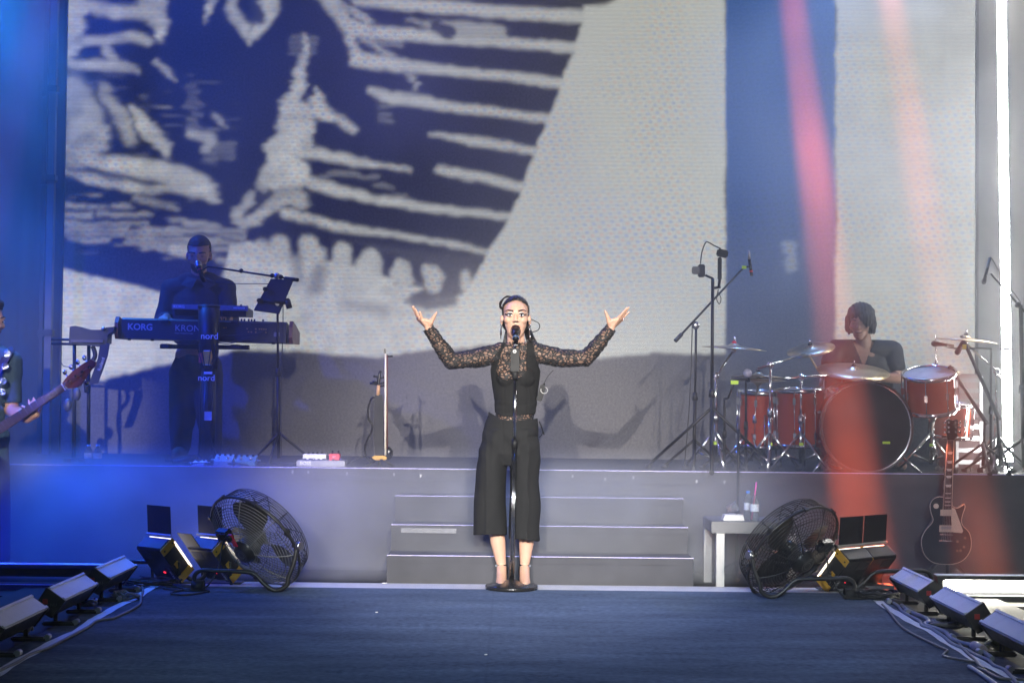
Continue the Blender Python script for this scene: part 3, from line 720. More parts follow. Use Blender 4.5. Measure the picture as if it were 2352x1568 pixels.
slab(MB(), [Wp(620, 645, 10.445), Wp(622, 645, 10.445), Wp(587, 708, 10.37), Wp(585, 707, 10.37)], 0.012, nrm).build('screen_edge', WHT, tb, True)

# ------------------------------------------------------------------ keytar hanging on its own stand, left
sx = floor_v(172, 10.75)
st = thing('support_stand', 'blue-lit two-post stand at the left edge of the riser', 'stand', sx)
for u in (170, 203):
    MB().cyl(floor_v(u, 10.75), Wp(u + 1, 790, 10.75), 0.013).build('post', BLK, st, True)
    f = floor_v(u, 10.75); MB().box(f + Vector((0, 0, 0.012)), (0.05, 0.34, 0.022)).build('foot', BLK, st, True)
for v in (779, 789): MB().cyl(Wp(118, v, 10.7), Wp(206, v + 2, 10.7), 0.009).build('rail', BLK, st, True)
for u, v in ((176, 905), (155, 930)): MB().sphere(Wp(u, v, 10.72), (0.03, 0.02, 0.045)).build('clamp_knob', DGREY, st, True)
kt = thing('keytar', 'black shoulder keyboard lying on the stand at the left', 'keytar', Wp(205, 775, 10.68))
pr = [(160, 750), (172, 748), (205, 757), (235, 757), (244, 752), (262, 750), (261, 760), (247, 768), (246, 788), (225, 796), (190, 792), (158, 789)]
P0 = [Wp(u, v, 10.62) for u, v in pr]; P1 = [p + Vector((0, 0.12, 0)) for p in P0]; nn = len(pr)
MB().add(P0 + P1, [tuple(range(nn))[::-1], tuple(range(nn, 2 * nn))] + [(k, (k + 1) % nn, nn + (k + 1) % nn, nn + k) for k in range(nn)]).build('body', KBODY, kt, True)
MB().box(Wp(200, 783, 10.61), (0.22, 0.012, 0.02)).build('key_strip', DGREY, kt, True)
MB().cyl(Wp(234, 757, 10.6), Wp(240, 752, 10.6), 0.01).build('strap_pin', STEEL, kt, True)
sp = [Wp(241, 790, 10.6), Wp(236, 820, 10.6), Wp(226, 850, 10.6), Wp(214, 882, 10.6)]
b = MB()
for p0, p1 in zip(sp[:-1], sp[1:]):
    w_ = Vector((0.034, 0, 0.008)); b.add([p0 - w_, p0 + w_, p1 + w_, p1 - w_, p0 - w_ + Vector((0, 0.004, 0)), p0 + w_ + Vector((0, 0.004, 0)), p1 + w_ + Vector((0, 0.004, 0)), p1 - w_ + Vector((0, 0.004, 0))], [(0, 1, 2, 3), (7, 6, 5, 4), (0, 3, 7, 4), (1, 5, 6, 2)])
strap = b.build('strap', mat('navy_webbing', (0.02, 0.022, 0.035), 0.8), kt, True)
Mt = Matrix.Translation(Wp(233, 836, 10.59)) @ Matrix.Rotation(R(72), 4, 'Y').inverted() @ FACE
text_obj('lettering', 'Roland', 0.034, Mt, LETG, strap, True)
MB().tube([Wp(213, 795, 10.66), Wp(218, 820, 10.66), Wp(196, 850, 10.66), Wp(199, 900, 10.7)], 0.016).build('hanging_cable', RUB, kt, True)
MB().tube([Wp(140, 830, 10.66), Wp(146, 840, 10.66), Wp(165, 842, 10.66), Wp(172, 838, 10.7)], 0.003).build('thin_cable', RUB, kt, True)

# ------------------------------------------------------------------ bottles
PET = mat('clear_plastic', (0.8, 0.86, 0.95), 0.08, var=0, trans=0.85, alpha=0.75)
WATER = mat('bottle_water', (0.75, 0.82, 0.95), 0.05, var=0, trans=0.8, alpha=0.6)
BCAP = mat('blue_cap', (0.1, 0.25, 0.7), 0.4)
LABEL = mat('printed_label', (0.55, 0.6, 0.72), 0.5, var=0.4, scale=80)
def bottle(label, base, h, r, group=None, cap=True, cat='bottle', lab=True):
    t = thing('water_bottle', label, cat, base, group=group)
    MB().lathe([(0.0001, 0.001), (r * 0.9, 0.001), (r, 0.01), (r, h * 0.28), (r * 0.93, h * 0.3), (r, h * 0.33), (r, h * 0.62), (r * 0.85, h * 0.75), (r * 0.4, h * 0.88), (r * 0.38, h * 0.93)], None, 20).build('body', PET, t)
    if cap: MB().lathe([(r * 0.44, h * 0.92), (r * 0.44, h), (0.0001, h)], None, 16).build('cap', BCAP, t)
    if lab: MB().lathe([(r * 1.015, h * 0.34), (r * 1.015, h * 0.6)], None, 20).build('label', LABEL, t)
    return t
b1 = floor_v(203, 10.22); b2 = floor_v(224, 10.22)
bottle('left of the two small water bottles on the riser edge', b1, 0.135, 0.028)
bottle('right of the two small water bottles on the riser edge', b2, 0.135, 0.029)

# ------------------------------------------------------------------ pedals on the riser front
TEAL = mat('teal_enamel', (0.12, 0.28, 0.3), 0.35, var=0.2)
def pedal(label, u, y, sx_, sz_, m, sw=2):
    c = floor_v(u, y); t = thing('effect_pedal', label, 'pedal', c)
    MB().prism([(-0.06, 0.003), (-0.06, sz_ * 0.45), (0.05, sz_), (0.06, sz_ * 0.95), (0.06, 0.003)], sx_, Matrix(((0, 0, 1, -sx_ / 2), (1, 0, 0, 0), (0, 1, 0, 0), (0, 0, 0, 1)))).build('housing', m, t)
    for s in range(sw):
        x = (s - (sw - 1) / 2) * sx_ * 0.5; MB().cyl((x, -0.03, sz_ * 0.55), (x, -0.035, sz_ * 0.55 + 0.018), 0.009).build('foot_switch', CHR, t)
    for s in (-1, 1): MB().cyl((s * sx_ / 2, 0, sz_ * 0.5), (s * (sx_ / 2 + 0.03), 0, sz_ * 0.5), 0.008).build('jack_plug', STEEL, t)
    for s in range(3): MB().cyl(((s - 1) * sx_ * 0.3, 0.03, sz_ * 0.85), ((s - 1) * sx_ * 0.3, 0.03, sz_ * 0.85 + 0.016), 0.008).build('knob', BLK, t)
    return t
pedal('pale teal foot pedal nearest the keyboard column', 515, 10.32, 0.12, 0.075, mat('pale_teal_enamel', (0.3, 0.42, 0.42), 0.35, var=0.2))
pedal('dark teal foot pedal right of the pale one', 566, 10.32, 0.13, 0.07, TEAL)
pedal('tiny white foot pedal at the foot of the keyboard column', 458, 10.32, 0.08, 0.035, WHT, 1)
fb = floor_v(738, 10.28)
bp_ = thing('pedalboard', 'flat silver multi-pedal board lettered BOSS on the riser edge', 'pedalboard', fb)
MB().box((0, 0.04, 0.025), (0.32, 0.16, 0.04), None, 0.004).build('chassis', mat('silver_grey_paint', (0.3, 0.3, 0.33), 0.4), bp_)
text_obj('lettering', 'BOSS', 0.032, on_face(-0.1, 0.026, -0.042), LETW, bp_, bold=0.0012)
MB().box((0.075, -0.0405, 0.026), (0.12, 0.002, 0.012)).build('printed_strip', LETG, bp_)
for x in (-0.12, -0.06, 0.02, 0.08, 0.13): MB().cyl((x, 0.0, 0.045), (x, -0.003, 0.056), 0.009).build('foot_switch', CHR, bp_)
ub = floor_v(720, 10.36); t = thing('interface_box', 'white patch box with black plugs behind the pedalboard', 'interface box', ub + Vector((0, 0.08, 0)))
MB().box((0, 0, 0.05), (0.155, 0.08, 0.06), None, 0.004).build('housing', WHT, t)
MB().box((0, 0, 0.0125), (0.15, 0.07, 0.015)).build('foot', RUB, t)
for k in range(5): MB().cyl((-0.06 + 0.03 * k, -0.04, 0.045), (-0.06 + 0.03 * k, -0.075, 0.04), 0.008).build('jack_plug', BLK, t)
for k in range(4): MB().cyl((-0.045 + 0.03 * k, 0, 0.08), (-0.045 + 0.03 * k, 0, 0.096), 0.007).build('knob', BLK, t)
rp = floor_v(768, 10.3); t = thing('effect_pedal', 'small red stomp pedal on the right end of the pedalboard', 'pedal', rp + Vector((0, 0.03, 0.045)))
MB().box((0, 0, 0.022), (0.07, 0.1, 0.042), None, 0.004).build('housing', REDP, t)
text_obj('lettering', 'RC', 0.016, on_face(0.0, 0.024, -0.052), LETW, t)
for s in (-1, 1): MB().cyl((s * 0.02, 0.02, 0.043), (s * 0.02, 0.02, 0.062), 0.006).build('knob', BLK, t)
def floor_cable(label, pts, r=0.004, m=None, grp=None, cat='cable', n=6):
    o = MB().tube(pts, r, 6, n).build('floor_cable', m or RUB); return tag(o, label, cat, grp)
rc = random.Random(3)
for k, (u0, u1, lb) in enumerate(((440, 700, 'black cable tangled past the pedals along the riser edge'), (520, 690, 'thin cable loop between the teal pedals and the pedalboard'), (655, 800, 'cable looping around the pedalboard'), (780, 862, 'blue-lit cable arching from the red pedal to the violin'))):
    pts = []
    for i in range(9):
        a = i / 8; p = floor_v(u0 + (u1 - u0) * a, 10.22 + 0.16 * rc.random() + 0.05 * k / 4)
        p.z += 0.006 + (0.02 * rc.random() if k < 3 else 0.10 * math.sin(a * math.pi * 0.9) * a)
        pts.append(p)
    floor_cable(lb, pts, 0.0045)

# ------------------------------------------------------------------ electric violin and bow on a stand
vy = 10.4
vb = floor_v(872, vy)
vs_ = thing('instrument_stand', 'small folding tripod stand under the electric violin', 'stand', vb)
for u in (838, 872, 905, 885): MB().cyl(Wp(873, 1048, vy), floor_v(u, vy - (0.12 if u == 885 else 0)), 0.011).build('leg', BLK, vs_, True)
MB().cyl(Wp(873, 1052, vy), Wp(872, 1030, vy), 0.012).build('post', BLK, vs_, True)
MB().box(Wp(872, 1051, vy - 0.02), (0.095, 0.05, 0.03), None, 0.008).build('yoke', mat('yellow_foam', (0.55, 0.3, 0.04), 0.6), vs_, True)
vl = thing('electric_violin', 'black skeleton electric violin upright on its tripod stand', 'violin', Wp(872, 1048, vy))
b = MB(); pf = [(861, 907), (877, 906), (880, 960), (882, 1030), (886, 1044), (862, 1046), (858, 1000)]
P0 = [Wp(u, v, vy - 0.02) for u, v in pf]; P1 = [p + Vector((0, 0.04, 0)) for p in P0]; nn = len(pf)
b.add(P0 + P1, [tuple(range(nn))[::-1], tuple(range(nn, 2 * nn))] + [(k, (k + 1) % nn, nn + (k + 1) % nn, nn + k) for k in range(nn)]); b.build('body', RUB, vl, True)
MB().tube([Wp(864, 912, vy), Wp(853, 915, vy), Wp(846, 935, vy), Wp(846, 960, vy), Wp(855, 975, vy), Wp(853, 990, vy), Wp(843, 1010, vy), Wp(838, 1035, vy), Wp(845, 1055, vy), Wp(860, 1062, vy)], 0.0065).build('side_frame', BLKG, vl, True)
MB().cyl(Wp(868, 908, vy - 0.01), Wp(870, 883, vy - 0.01), 0.013, 0.011).build('neck', mat('pale_maple', (0.45, 0.26, 0.14), 0.45), vl, True)
MB().tube([Wp(869, 884, vy - 0.01), Wp(872, 850 + 8, vy - 0.01), Wp(874, 845 + 8, vy + 0.01)], lambda t_: 0.014 - 0.006 * t_).build('peg_box', BLKG, vl, True)
for u, v in ((858, 853 + 10), (856, 868 + 8), (850, 880), (884, 858 + 8), (886, 872 + 6), (888, 884)): MB().cyl(Wp(870, v + 3, vy - 0.01), Wp(u, v, vy - 0.01), 0.006, 0.009, 8).build('peg', BLKG, vl, True)
MB().sphere(Wp(891, 1040, vy + 0.03), (0.035, 0.02, 0.045)).build('chin_rest', BLKG, vl, True)
bw = thing('violin_bow', 'pale violin bow hanging upright beside the electric violin', 'bow', Wp(885, 1045, vy - 0.05))
MB().cyl(Wp(885, 1045, vy - 0.06), Wp(885.5, 812, vy - 0.06), 0.0075, 0.006, 8).build('hair_ribbon', mat('pale_bow_hair', (0.7, 0.64, 0.5), 0.6), bw, True)
MB().cyl(Wp(889, 1030, vy - 0.055), Wp(889.5, 815, vy - 0.055), 0.005, 0.004, 8).build('stick', WOOD, bw, True)
MB().box(Wp(884, 806, vy - 0.06), (0.012, 0.014, 0.03)).build('frog', BLKG, bw, True)
MB().cyl(Wp(888, 818, vy - 0.05), Wp(902, 818, vy - 0.05), 0.006).build('hook', BLK, bw, True)

# ------------------------------------------------------------------ drum kit
ACR = mat('amber_acrylic', (0.42, 0.06, 0.02), 0.12, var=0.15, scale=10, coat=0.6, trans=0.25)
HEAD = mat('coated_drum_head', (0.55, 0.53, 0.5), 0.5, var=0.1)
DHEAD = mat('smoky_bass_head', (0.03, 0.02, 0.022), 0.5, var=0.3, scale=6, spec=0.3)
BRZ = mat('bronze_cymbal', (0.45, 0.36, 0.24), 0.34, 1.0, var=0.15, scale=12)
def drum(name, label, c, axis, r, dep, lugs=8, top=HEAD, hoop=CHR, group='drums of the amber kit'):
    t = thing(name, label, 'drum', c, group=group)
    M = frame(c, axis)
    MB().lathe([(r, -dep / 2), (r, dep / 2)], M, 48).build('shell', ACR, t, True)
    for s, m_, nm in ((1, top, 'batter_head'), (-1, HEAD if top is not DHEAD else DHEAD, 'resonant_head')):
        MB().lathe([(0.0001, s * (dep / 2 + 0.004)), (r * 0.985, s * (dep / 2 + 0.004)), (r * 1.005, s * (dep / 2 - 0.002))], M, 48).build(nm, m_, t, True)
        h = MB(); zz = s * dep / 2
        h.lathe([(r * 1.0, zz - s * 0.012), (r * 1.0 + 0.012, zz - s * 0.012), (r * 1.0 + 0.014, zz + s * 0.014), (r * 1.0 + 0.004, zz + s * 0.016), (r * 0.99, zz + s * 0.008)], M, 48)
        h.build('hoop', hoop, t, True)
    for k in range(lugs):
        a = 2 * math.pi * (k + 0.5) / lugs; d = Vector((math.cos(a), math.sin(a), 0))
        b = MB()
        for zz in ((dep * 0.32, -dep * 0.32) if dep > 0.25 else (0,)): b.box((r + 0.012, 0, zz), (0.022, 0.02, 0.05), M @ Matrix.Rotation(a, 4, 'Z'), 0.004)
        p0 = M @ (d * (r + 0.018) + Vector((0, 0, dep / 2 + 0.01))); p1 = M @ (d * (r + 0.018) + Vector((0, 0, -dep / 2 - 0.01)))
        b.cyl(p0, p1, 0.0035, None, 6)
        b.build('lug', CHR, t, True)
    return t
bc = Wp(1990, 981, 10.32)
bd = drum('bass_drum', 'large dark-headed bass drum facing the audience', bc + Vector((0, 0.2, 0)), (0, -1, 0), 0.30, 0.40, 10, DHEAD, mat('dark_wood_hoop', (0.06, 0.025, 0.02), 0.3, coat=0.4))
for s in (-1, 1): MB().cyl(bc + Vector((s * 0.24, 0.06, -0.18)), bc + Vector((s * 0.36, -0.02, -0.305)), 0.009).build('spur', CHR, bd, True)
MB().torus(frame(bc + Vector((0, -0.002, 0)), (0, 1, 0)), 0.298, 0.009, 64, 8).build('hoop_rim', CHR, bd, True)
MB().box(bc + Vector((0.13, -0.012, -0.1)), (0.05, 0.004, 0.016), None).build('tape_mark', YTAPE, bd, True)
tA = drum('floor_tom', 'amber floor tom farthest left in the drum kit', Wp(1748, 962, 10.85), (0.02, -0.06, 1), 0.155, 0.37)
tB = drum('floor_tom', 'amber floor tom between the far-left tom and the bass drum', Wp(1838, 958, 10.62), (-0.03, -0.05, 1), 0.165, 0.37)
for t, c in ((tA, Wp(1748, 962, 10.85)), (tB, Wp(1838, 958, 10.62))):
    for a in (0.5, 2.6, 4.7):
        x, y = c.x + 0.175 * math.cos(a), c.y + 0.175 * math.sin(a)
        lg = MB().cyl((x, y, c.z + 0.03), (x, y, RZ + 0.015), 0.006).build('leg', CHR, t, True)
        MB().cyl((x, y, RZ + 0.004), (x, y, RZ + 0.03), 0.011, 0.009).build('rubber_foot', RUB, lg, True)
drum('rack_tom', 'tilted amber tom right of the bass drum under the hi-hat', Wp(2136, 898, 10.42), (-0.12, -0.28, 1), 0.168, 0.24)
drum('floor_tom', 'small amber drum low down behind the right-hand tom', Wp(2185, 965, 10.75), (0.05, -0.1, 1), 0.13, 0.22)
drum('snare_drum', 'snare drum hidden low between the drummer and the bass drum', Wp(1945, 880, 10.95), (0, -0.1, 1), 0.17, 0.13)
def cymbal(label, c, r, nrm, foot_u, foot_y, boom=None, group='cymbals of the drum kit', top_felt=None, pair=False, stand_label=None):
    t = thing('cymbal', label, 'cymbal', c, group=group); M = frame(c, nrm)
    prof = [(0.006, 0.022), (r * 0.1, 0.02), (r * 0.16, 0.008), (r * 0.2, 0.004), (r * 0.6, -0.004), (r, -0.016), (r, -0.018), (r * 0.6, -0.007), (r * 0.2, 0.001), (0.006, 0.016)]
    MB().lathe(prof, M, 48).build('plate', BRZ, t, True)
    if pair: MB().lathe([(a_, -z_ - 0.05) for a_, z_ in prof], M, 48).build('lower_plate', BRZ, t, True)
    n_ = Vector(nrm).normalized()
    MB().cyl(Vector(c) + n_ * 0.016, Vector(c) + n_ * 0.035, 0.018, 0.014).build('felt', top_felt or RUB, t, True)
    MB().cyl(Vector(c) + n_ * 0.03, Vector(c) + n_ * 0.06, 0.006).build('wing_nut', CHR, t, True)
    ft = floor_v(foot_u, foot_y); base = Vector(c) - n_ * 0.03
    elbow = Vector(boom) if boom else base
    s = stand('cymbal_stand', stand_label or ('chrome stand carrying the ' + label), ft, Vector((ft.x, ft.y, elbow.z)) if boom else base, CHR, 0.22, 0.26, 'chrome drum hardware', 0.013, 0.009, 0.55, 'stand', random.random() * 2, True)
    if boom:
        MB().cyl(Vector((ft.x, ft.y, elbow.z)) - (base - Vector((ft.x, ft.y, elbow.z))) * 0.3, base, 0.008).build('boom_arm', CHR, s, True)
        MB().sphere((ft.x, ft.y, elbow.z), 0.024).build('tilter', CHR, s, True)
    MB().sphere(base, 0.018).build('tilter', CHR, s, True)
    MB().box(Vector((ft.x, ft.y - 0.014, ft.z + 0.18)), (0.028, 0.003, 0.02)).build('tape_mark', YTAPE, s, True)
    return t
cymbal('thin crash cymbal farthest left above the drum kit', Wp(1686, 795, 10.6), 0.222, (0.06, -0.03, 1), 1643, 10.5, Wp(1643, 862, 10.5), top_felt=REDP)
cymbal('tilted crash cymbal left of the drummer\'s shoulder', Wp(1862, 798, 10.95), 0.17, (-0.22, -0.3, 1), 1768, 10.4, Wp(1768, 838, 10.5))
cymbal('broad ride cymbal in front of the drummer', Wp(1960, 848, 10.72), 0.25, (0.02, -0.27, 1), 1839, 10.45, Wp(1839, 866, 10.5))
cymbal('bright crash cymbal highest at the right of the kit', Wp(2218, 777, 10.5), 0.205, (0.08, -0.04, 1), 2288, 10.5, Wp(2288, 853, 10.5))
cymbal('hi-hat cymbals over the right-hand tom', Wp(2149, 846, 10.6), 0.165, (0.02, -0.06, 1), 2138, 10.55, None, pair=True)
cymbal('low hi-hat cymbals left of the drummer beside the floor toms', Wp(1742, 861, 10.7), 0.19, (0.03, 0.02, 1), 1725, 10.75, None, pair=True)
MB_ = MB().cyl(Wp(2149, 770, 10.6), Wp(2149, 846, 10.6), 0.003)
o = MB_.build('hi_hat_rod', CHR); tag(o, 'thin steel rod rising from the hi-hat on the right', 'rod')
for u0, v0, u1, v1, lb in ((1858, 815, 1880, 852, 'pale drumstick in the drummer\'s right hand'), (2005, 862, 1950, 866, 'pale drumstick lying level in the drummer\'s left hand')):
    t = MB().tube([Wp(u0, v0, 10.8), Wp(u1, v1, 10.86)], lambda t_: 0.007, 8, 0).build('drumstick', mat('hickory', (0.6, 0.45, 0.28), 0.5)); tag(t, lb, 'drumstick')
# flat chrome braces low among the stands
hw = thing('pedal_frame', 'chrome bass drum pedal frame low behind the bass drum', 'pedal', floor_v(1990, 10.85))
f0 = floor_v(1990, 10.85)
MB().box(f0 + Vector((0, 0, 0.012)), (0.09, 0.3, 0.02)).build('footboard', CHR, hw, True)
for s in (-1, 1): MB().cyl(f0 + Vector((s * 0.05, -0.12, 0.01)), f0 + Vector((s * 0.05, -0.12, 0.24)), 0.007).build('post', CHR, hw, True)
th = thing('drum_throne', 'black round drum stool under the drummer', 'stool', floor_v(1990, 11.3))
f0 = floor_v(1990, 11.3)
MB().lathe([(0.0001, 0.52), (0.16, 0.52), (0.175, 0.49), (0.165, 0.44), (0.0001, 0.44)], Matrix.Translation(f0), 28).build('seat', RUB, th, True)
MB().cyl(f0 + Vector((0, 0, 0.1)), f0 + Vector((0, 0, 0.45)), 0.016).build('post', CHR, th, True)
tripod(th, f0, 0.26, 0.22, CHR)

# tall stand with camera and wireless units
cs = stand('camera_stand', 'tall black stand at the left of the drums topped by small cameras', floor_v(1634, 10.32), Wp(1637, 640, 10.4), BLK, 0.5, 0.42, None, 0.014, 0.011, 0.4)
cm = thing('camera', 'small boxy video camera on the left of the tall stand', 'camera', Wp(1608, 636, 10.4))
MB().box(Wp(1611, 622, 10.4), (0.045, 0.05, 0.085), None, 0.006).build('body', BLK, cm, True)
MB().box(Wp(1598, 621, 10.38), (0.05, 0.04, 0.05), None, 0.006).build('lens_hood', DGREY, cm, True)
MB().cyl(Wp(1620, 632, 10.4), Wp(1638, 640, 10.4), 0.008).build('bracket', BLK, cm, True)
MB().tube([Wp(1609, 606, 10.4), Wp(1612, 580, 10.4), Wp(1621, 557, 10.4), Wp(1630, 558, 10.4), Wp(1640, 564, 10.4), Wp(1656, 571, 10.4)], 0.004).build('cable', RUB, cm, True)
cm2 = thing('camera', 'upright handheld camera on the right of the tall stand', 'camera', Wp(1653, 650, 10.4))
MB().box(Wp(1653, 617, 10.4), (0.026, 0.03, 0.155), None, 0.006).build('grip', BLK, cm2, True)
MB().box(Wp(1659, 582, 10.4), (0.075, 0.05, 0.05), Matrix.Translation(Wp(1659, 582, 10.4)) @ Matrix.Rotation(R(12), 4, 'Y') @ Matrix.Translation(-Wp(1659, 582, 10.4)), 0.008).build('head', BLK, cm2, True)
MB().cyl(Wp(1653, 642, 10.4), Wp(1651, 660, 10.4), 0.01).build('mount', BLK, cm2, True)
MB().cyl(Wp(1636, 662, 10.4), Wp(1655, 659, 10.4), 0.009).build('arm', BLK, cm2, True)
MB().tube([Wp(1650, 665, 10.4), Wp(1646, 685, 10.38), Wp(1652, 698, 10.38), Wp(1656, 685, 10.38), Wp(1648, 668, 10.38)], 0.003).build('loop_cable', RUB, cm2, True)
# overhead boom with pencil microphone
ob = stand('microphone_stand', 'slanting boom stand left of the tall camera stand', floor_v(1594, 10.5), Wp(1599, 745, 10.5), BLK, 0.24, 0.2)
MB().cyl(Wp(1551, 783, 10.45), Wp(1708, 614, 10.62), 0.0075).build('boom', BLK, ob, True)
MB().cyl(Wp(1551, 783, 10.45), Wp(1566, 767, 10.47), 0.014).build('counterweight', RUB, ob, True)
MB().sphere(Wp(1598, 747, 10.5), (0.028, 0.02, 0.028)).build('swivel', STEEL, ob, True)
MB().box(Wp(1709, 614, 10.6), (0.03, 0.012, 0.02), None).build('tape_mark', YTAPE, ob, True)
MB().tube([Wp(1590, 750, 10.48), Wp(1587, 850, 10.48), Wp(1582, 950, 10.46), Wp(1572, 1070, 10.4)], 0.0035).build('cable', RUB, ob, True)
pm = thing('microphone', 'slim pencil microphone with a red band at the boom\'s tip', 'microphone', Wp(1725, 632, 10.62))
MB().cyl(Wp(1727, 634, 10.62), Wp(1721, 595, 10.62), 0.0105).build('body', BLKG, pm, True)
MB().cyl(Wp(1721, 595, 10.62), Wp(1720, 575, 10.62), 0.0105, 0.006).build('capsule', STEEL, pm, True)
MB().cyl(Wp(1725.6, 625, 10.62), Wp(1725, 621, 10.62), 0.0115).build('red_ring', REDP, pm, True)
MB().cyl(Wp(1709, 614, 10.61), Wp(1724, 612, 10.62), 0.006).build('clip', BLK, pm, True)
# stray close microphones round the kit
for k, (u, v, u2, v2, fu, lb) in enumerate(((1717, 857, 1721, 875, 1713, 'round-headed microphone beside the far-left tom'), (1687, 878, 1672, 915, 1664, 'tape-marked short microphone stand left of the toms'), (2170, 795, 2196, 800, 2276, 'black microphone aimed level over the hi-hat'))):
    p = Wp(u, v, 10.45); s = stand('microphone_stand', lb, floor_v(fu, 10.5), Wp(fu, v2, 10.5), BLK, 0.18, 0.14, None, 0.01, 0.008)
    MB().cyl(Wp(fu, v2, 10.5), Wp(u2, v2, 10.48), 0.007).build('boom', BLK, s, True); MB().cyl(Wp(u2, v2, 10.48), Wp(u, v, 10.45), 0.007).build('gooseneck', BLK, s, True)
    if k == 2: mic_head(s, Wp(2146, 789, 10.45), (-1, 0, 0.12), 0.022, 0.13, BLKG, BLKG)
    elif k == 0: MB().sphere(p, 0.03).build('grille', mat('violet_grille', (0.3, 0.3, 0.42), 0.5), s, True)
    else: MB().box(p, (0.05, 0.02, 0.025), None).build('tape_mark', YTAPE, s, True)
for u0, v0, u1, v1, fu, lb in ((2208, 770, 2290, 950, 2300, 'thick dark boom arm slanting down right of the hi-hat'), (2180, 840, 2262, 960, 2258, 'second dark boom arm slanting behind the right-hand tom')):
    s = stand('microphone_stand', lb, floor_v(fu, 10.35), Wp(u1, v1, 10.4), BLK, 0.26, 0.2)
    MB().cyl(Wp(u0, v0, 10.42), Wp(u1 + 6, v1 + 14, 10.4), 0.012, 0.014).build('boom', BLK, s, True)
    mic_head(s, Wp(u0 - 8, v0 + 38, 10.42), (-0.5, -0.2, -0.9), 0.022, 0.12, BLKG, BLKG)
    MB().box(Wp(u0 + 7, v0 + 26, 10.4), (0.02, 0.03, 0.03)).build('tape_mark', mat('yellow_tape', (0.6, 0.5, 0.05), 0.6), s, True)
# stacked cases behind the right of the kit
for k, (v0, v1, lb) in enumerate(((858, 960, 'upper red-lit black equipment case behind the drums'), (962, 1078, 'lower black equipment case stacked behind the drums'))):
    p0 = Wp(2192, v1, 11.0); p1 = Wp(2258, v0, 11.0)
    t = thing('equipment_case', lb, 'case', ((p0.x + p1.x) / 2, 11.2, p0.z))
    cx, cz, wx, wz = (p0.x + p1.x) / 2, (p0.z + p1.z) / 2, p1.x - p0.x, p1.z - p0.z
    MB().box((cx, 11.2, cz), (wx, 0.4, wz - 0.004), None, 0.008).build('shell', mat('maroon_black_laminate', (0.05, 0.02, 0.022), 0.5, var=0.3), t, True)
    for zz in np.linspace(-0.35, 0.35, 4): MB().box((cx, 10.995, cz + zz * wz), (wx * 0.8, 0.012, 0.03)).build('panel_strip', STEEL if k else DGREY, t, True)
    for s in (-1, 1): MB().box((cx + s * wx * 0.42, 10.993, cz), (0.02, 0.016, wz * 0.9)).build('edge_rail', STEEL, t, True)

# ------------------------------------------------------------------ electric guitar in front of the riser
GY = 9.9
gt_ = thing('electric_guitar', 'black single-cutaway electric guitar with cream pickguard leaning before the drums', 'guitar', Wp(2172, 1296, GY))
def flat_outline(pts, y0, th): 
    P0 = [Wp(u, v, y0) for u, v in pts]; P1 = [p + Vector((0, th, 0)) for p in P0]; k = len(pts)
    return MB().add(P0 + P1, [tuple(range(k))[::-1], tuple(range(k, 2 * k))] + [(i, (i + 1) % k, k + (i + 1) % k, k + i) for i in range(k)])
def zR(px_, py_): return (2080.8 + px_ / 3.65, 912.9 + py_ / 3.65)
def spline2(pts, n=5): return [(p.x, p.y) for p in smooth_path([Vector((a_, b_, 0)) for a_, b_ in pts + [pts[0]]], n)][:-1]
outl = spline2([zR(*q) for q in ((315, 832), (270, 832), (225, 855), (203, 900), (210, 960), (228, 1020), (210, 1060), (165, 1110), (135, 1170), (132, 1240), (160, 1320), (220, 1375), (300, 1394), (400, 1392), (480, 1360), (535, 1290), (548, 1210), (530, 1130), (480, 1075), (466, 1030), (478, 970), (495, 920), (490, 893), (470, 905), (430, 925), (390, 905), (380, 850))])
flat_outline(outl, GY, 0.045).build('body', mat('satin_black_finish', (0.006, 0.006, 0.007), 0.4, var=0.2, spec=0.25), gt_, True)
CREAM = mat('cream_plastic', (0.62, 0.55, 0.45), 0.45, var=0.08)
P = [Wp(u, v, GY - 0.002) for u, v in outl]; MB().tube(P + [P[0]], 0.0022, 6, 0).build('binding', CREAM, gt_, True)
flat_outline([zR(385, 915), zR(412, 930), zR(480, 1115), zR(470, 1134), zR(390, 1126), zR(380, 1000)], GY - 0.008, 0.006).build('pickguard', CREAM, gt_, True)
for y0, y1, dx in ((938, 990, 8), (1070, 1125, 0)):
    pk = flat_outline([zR(285 + dx, y0), zR(392 + dx, y0), zR(390 + dx, y1), zR(283 + dx, y1)], GY - 0.016, 0.014).build('pickup_ring', CREAM, gt_, True)
    flat_outline([zR(297 + dx, y0 + 8), zR(382 + dx, y0 + 8), zR(380 + dx, y1 - 24), zR(295 + dx, y1 - 24)], GY - 0.02, 0.006).build('pickup', STEEL if y0 > 1000 else CREAM, gt_, True)
MB().cyl(Wp(*zR(275, 1198), GY - 0.012), Wp(*zR(395, 1202), GY - 0.012), 0.006).build('stop_bar', CHR, gt_, True)
MB().cyl(Wp(*zR(283, 1146), GY - 0.012), Wp(*zR(392, 1150), GY - 0.012), 0.005).build('bridge', CHR, gt_, True)
for q in ((495, 1175), (433, 1205), (487, 1250), (430, 1282), (458, 1280)): MB().cyl(Wp(*zR(*q), GY), Wp(*zR(*q), GY - 0.02), 0.009, 0.008).build('control_knob', mat('amber_knob', (0.2, 0.15, 0.1), 0.2, coat=0.5), gt_, True)
MB().cyl(Wp(*zR(253, 908), GY), Wp(*zR(253, 908), GY - 0.006), 0.017).build('selector_plate', CREAM, gt_, True)
MB().cyl(Wp(*zR(253, 908), GY), Wp(*zR(255, 904), GY - 0.025), 0.004).build('selector_switch', CREAM, gt_, True)
nk = flat_outline([zR(347, 358), zR(403, 358), zR(384, 935), zR(311, 935)], GY - 0.016, 0.03).build('neck', BLKG, gt_, True)
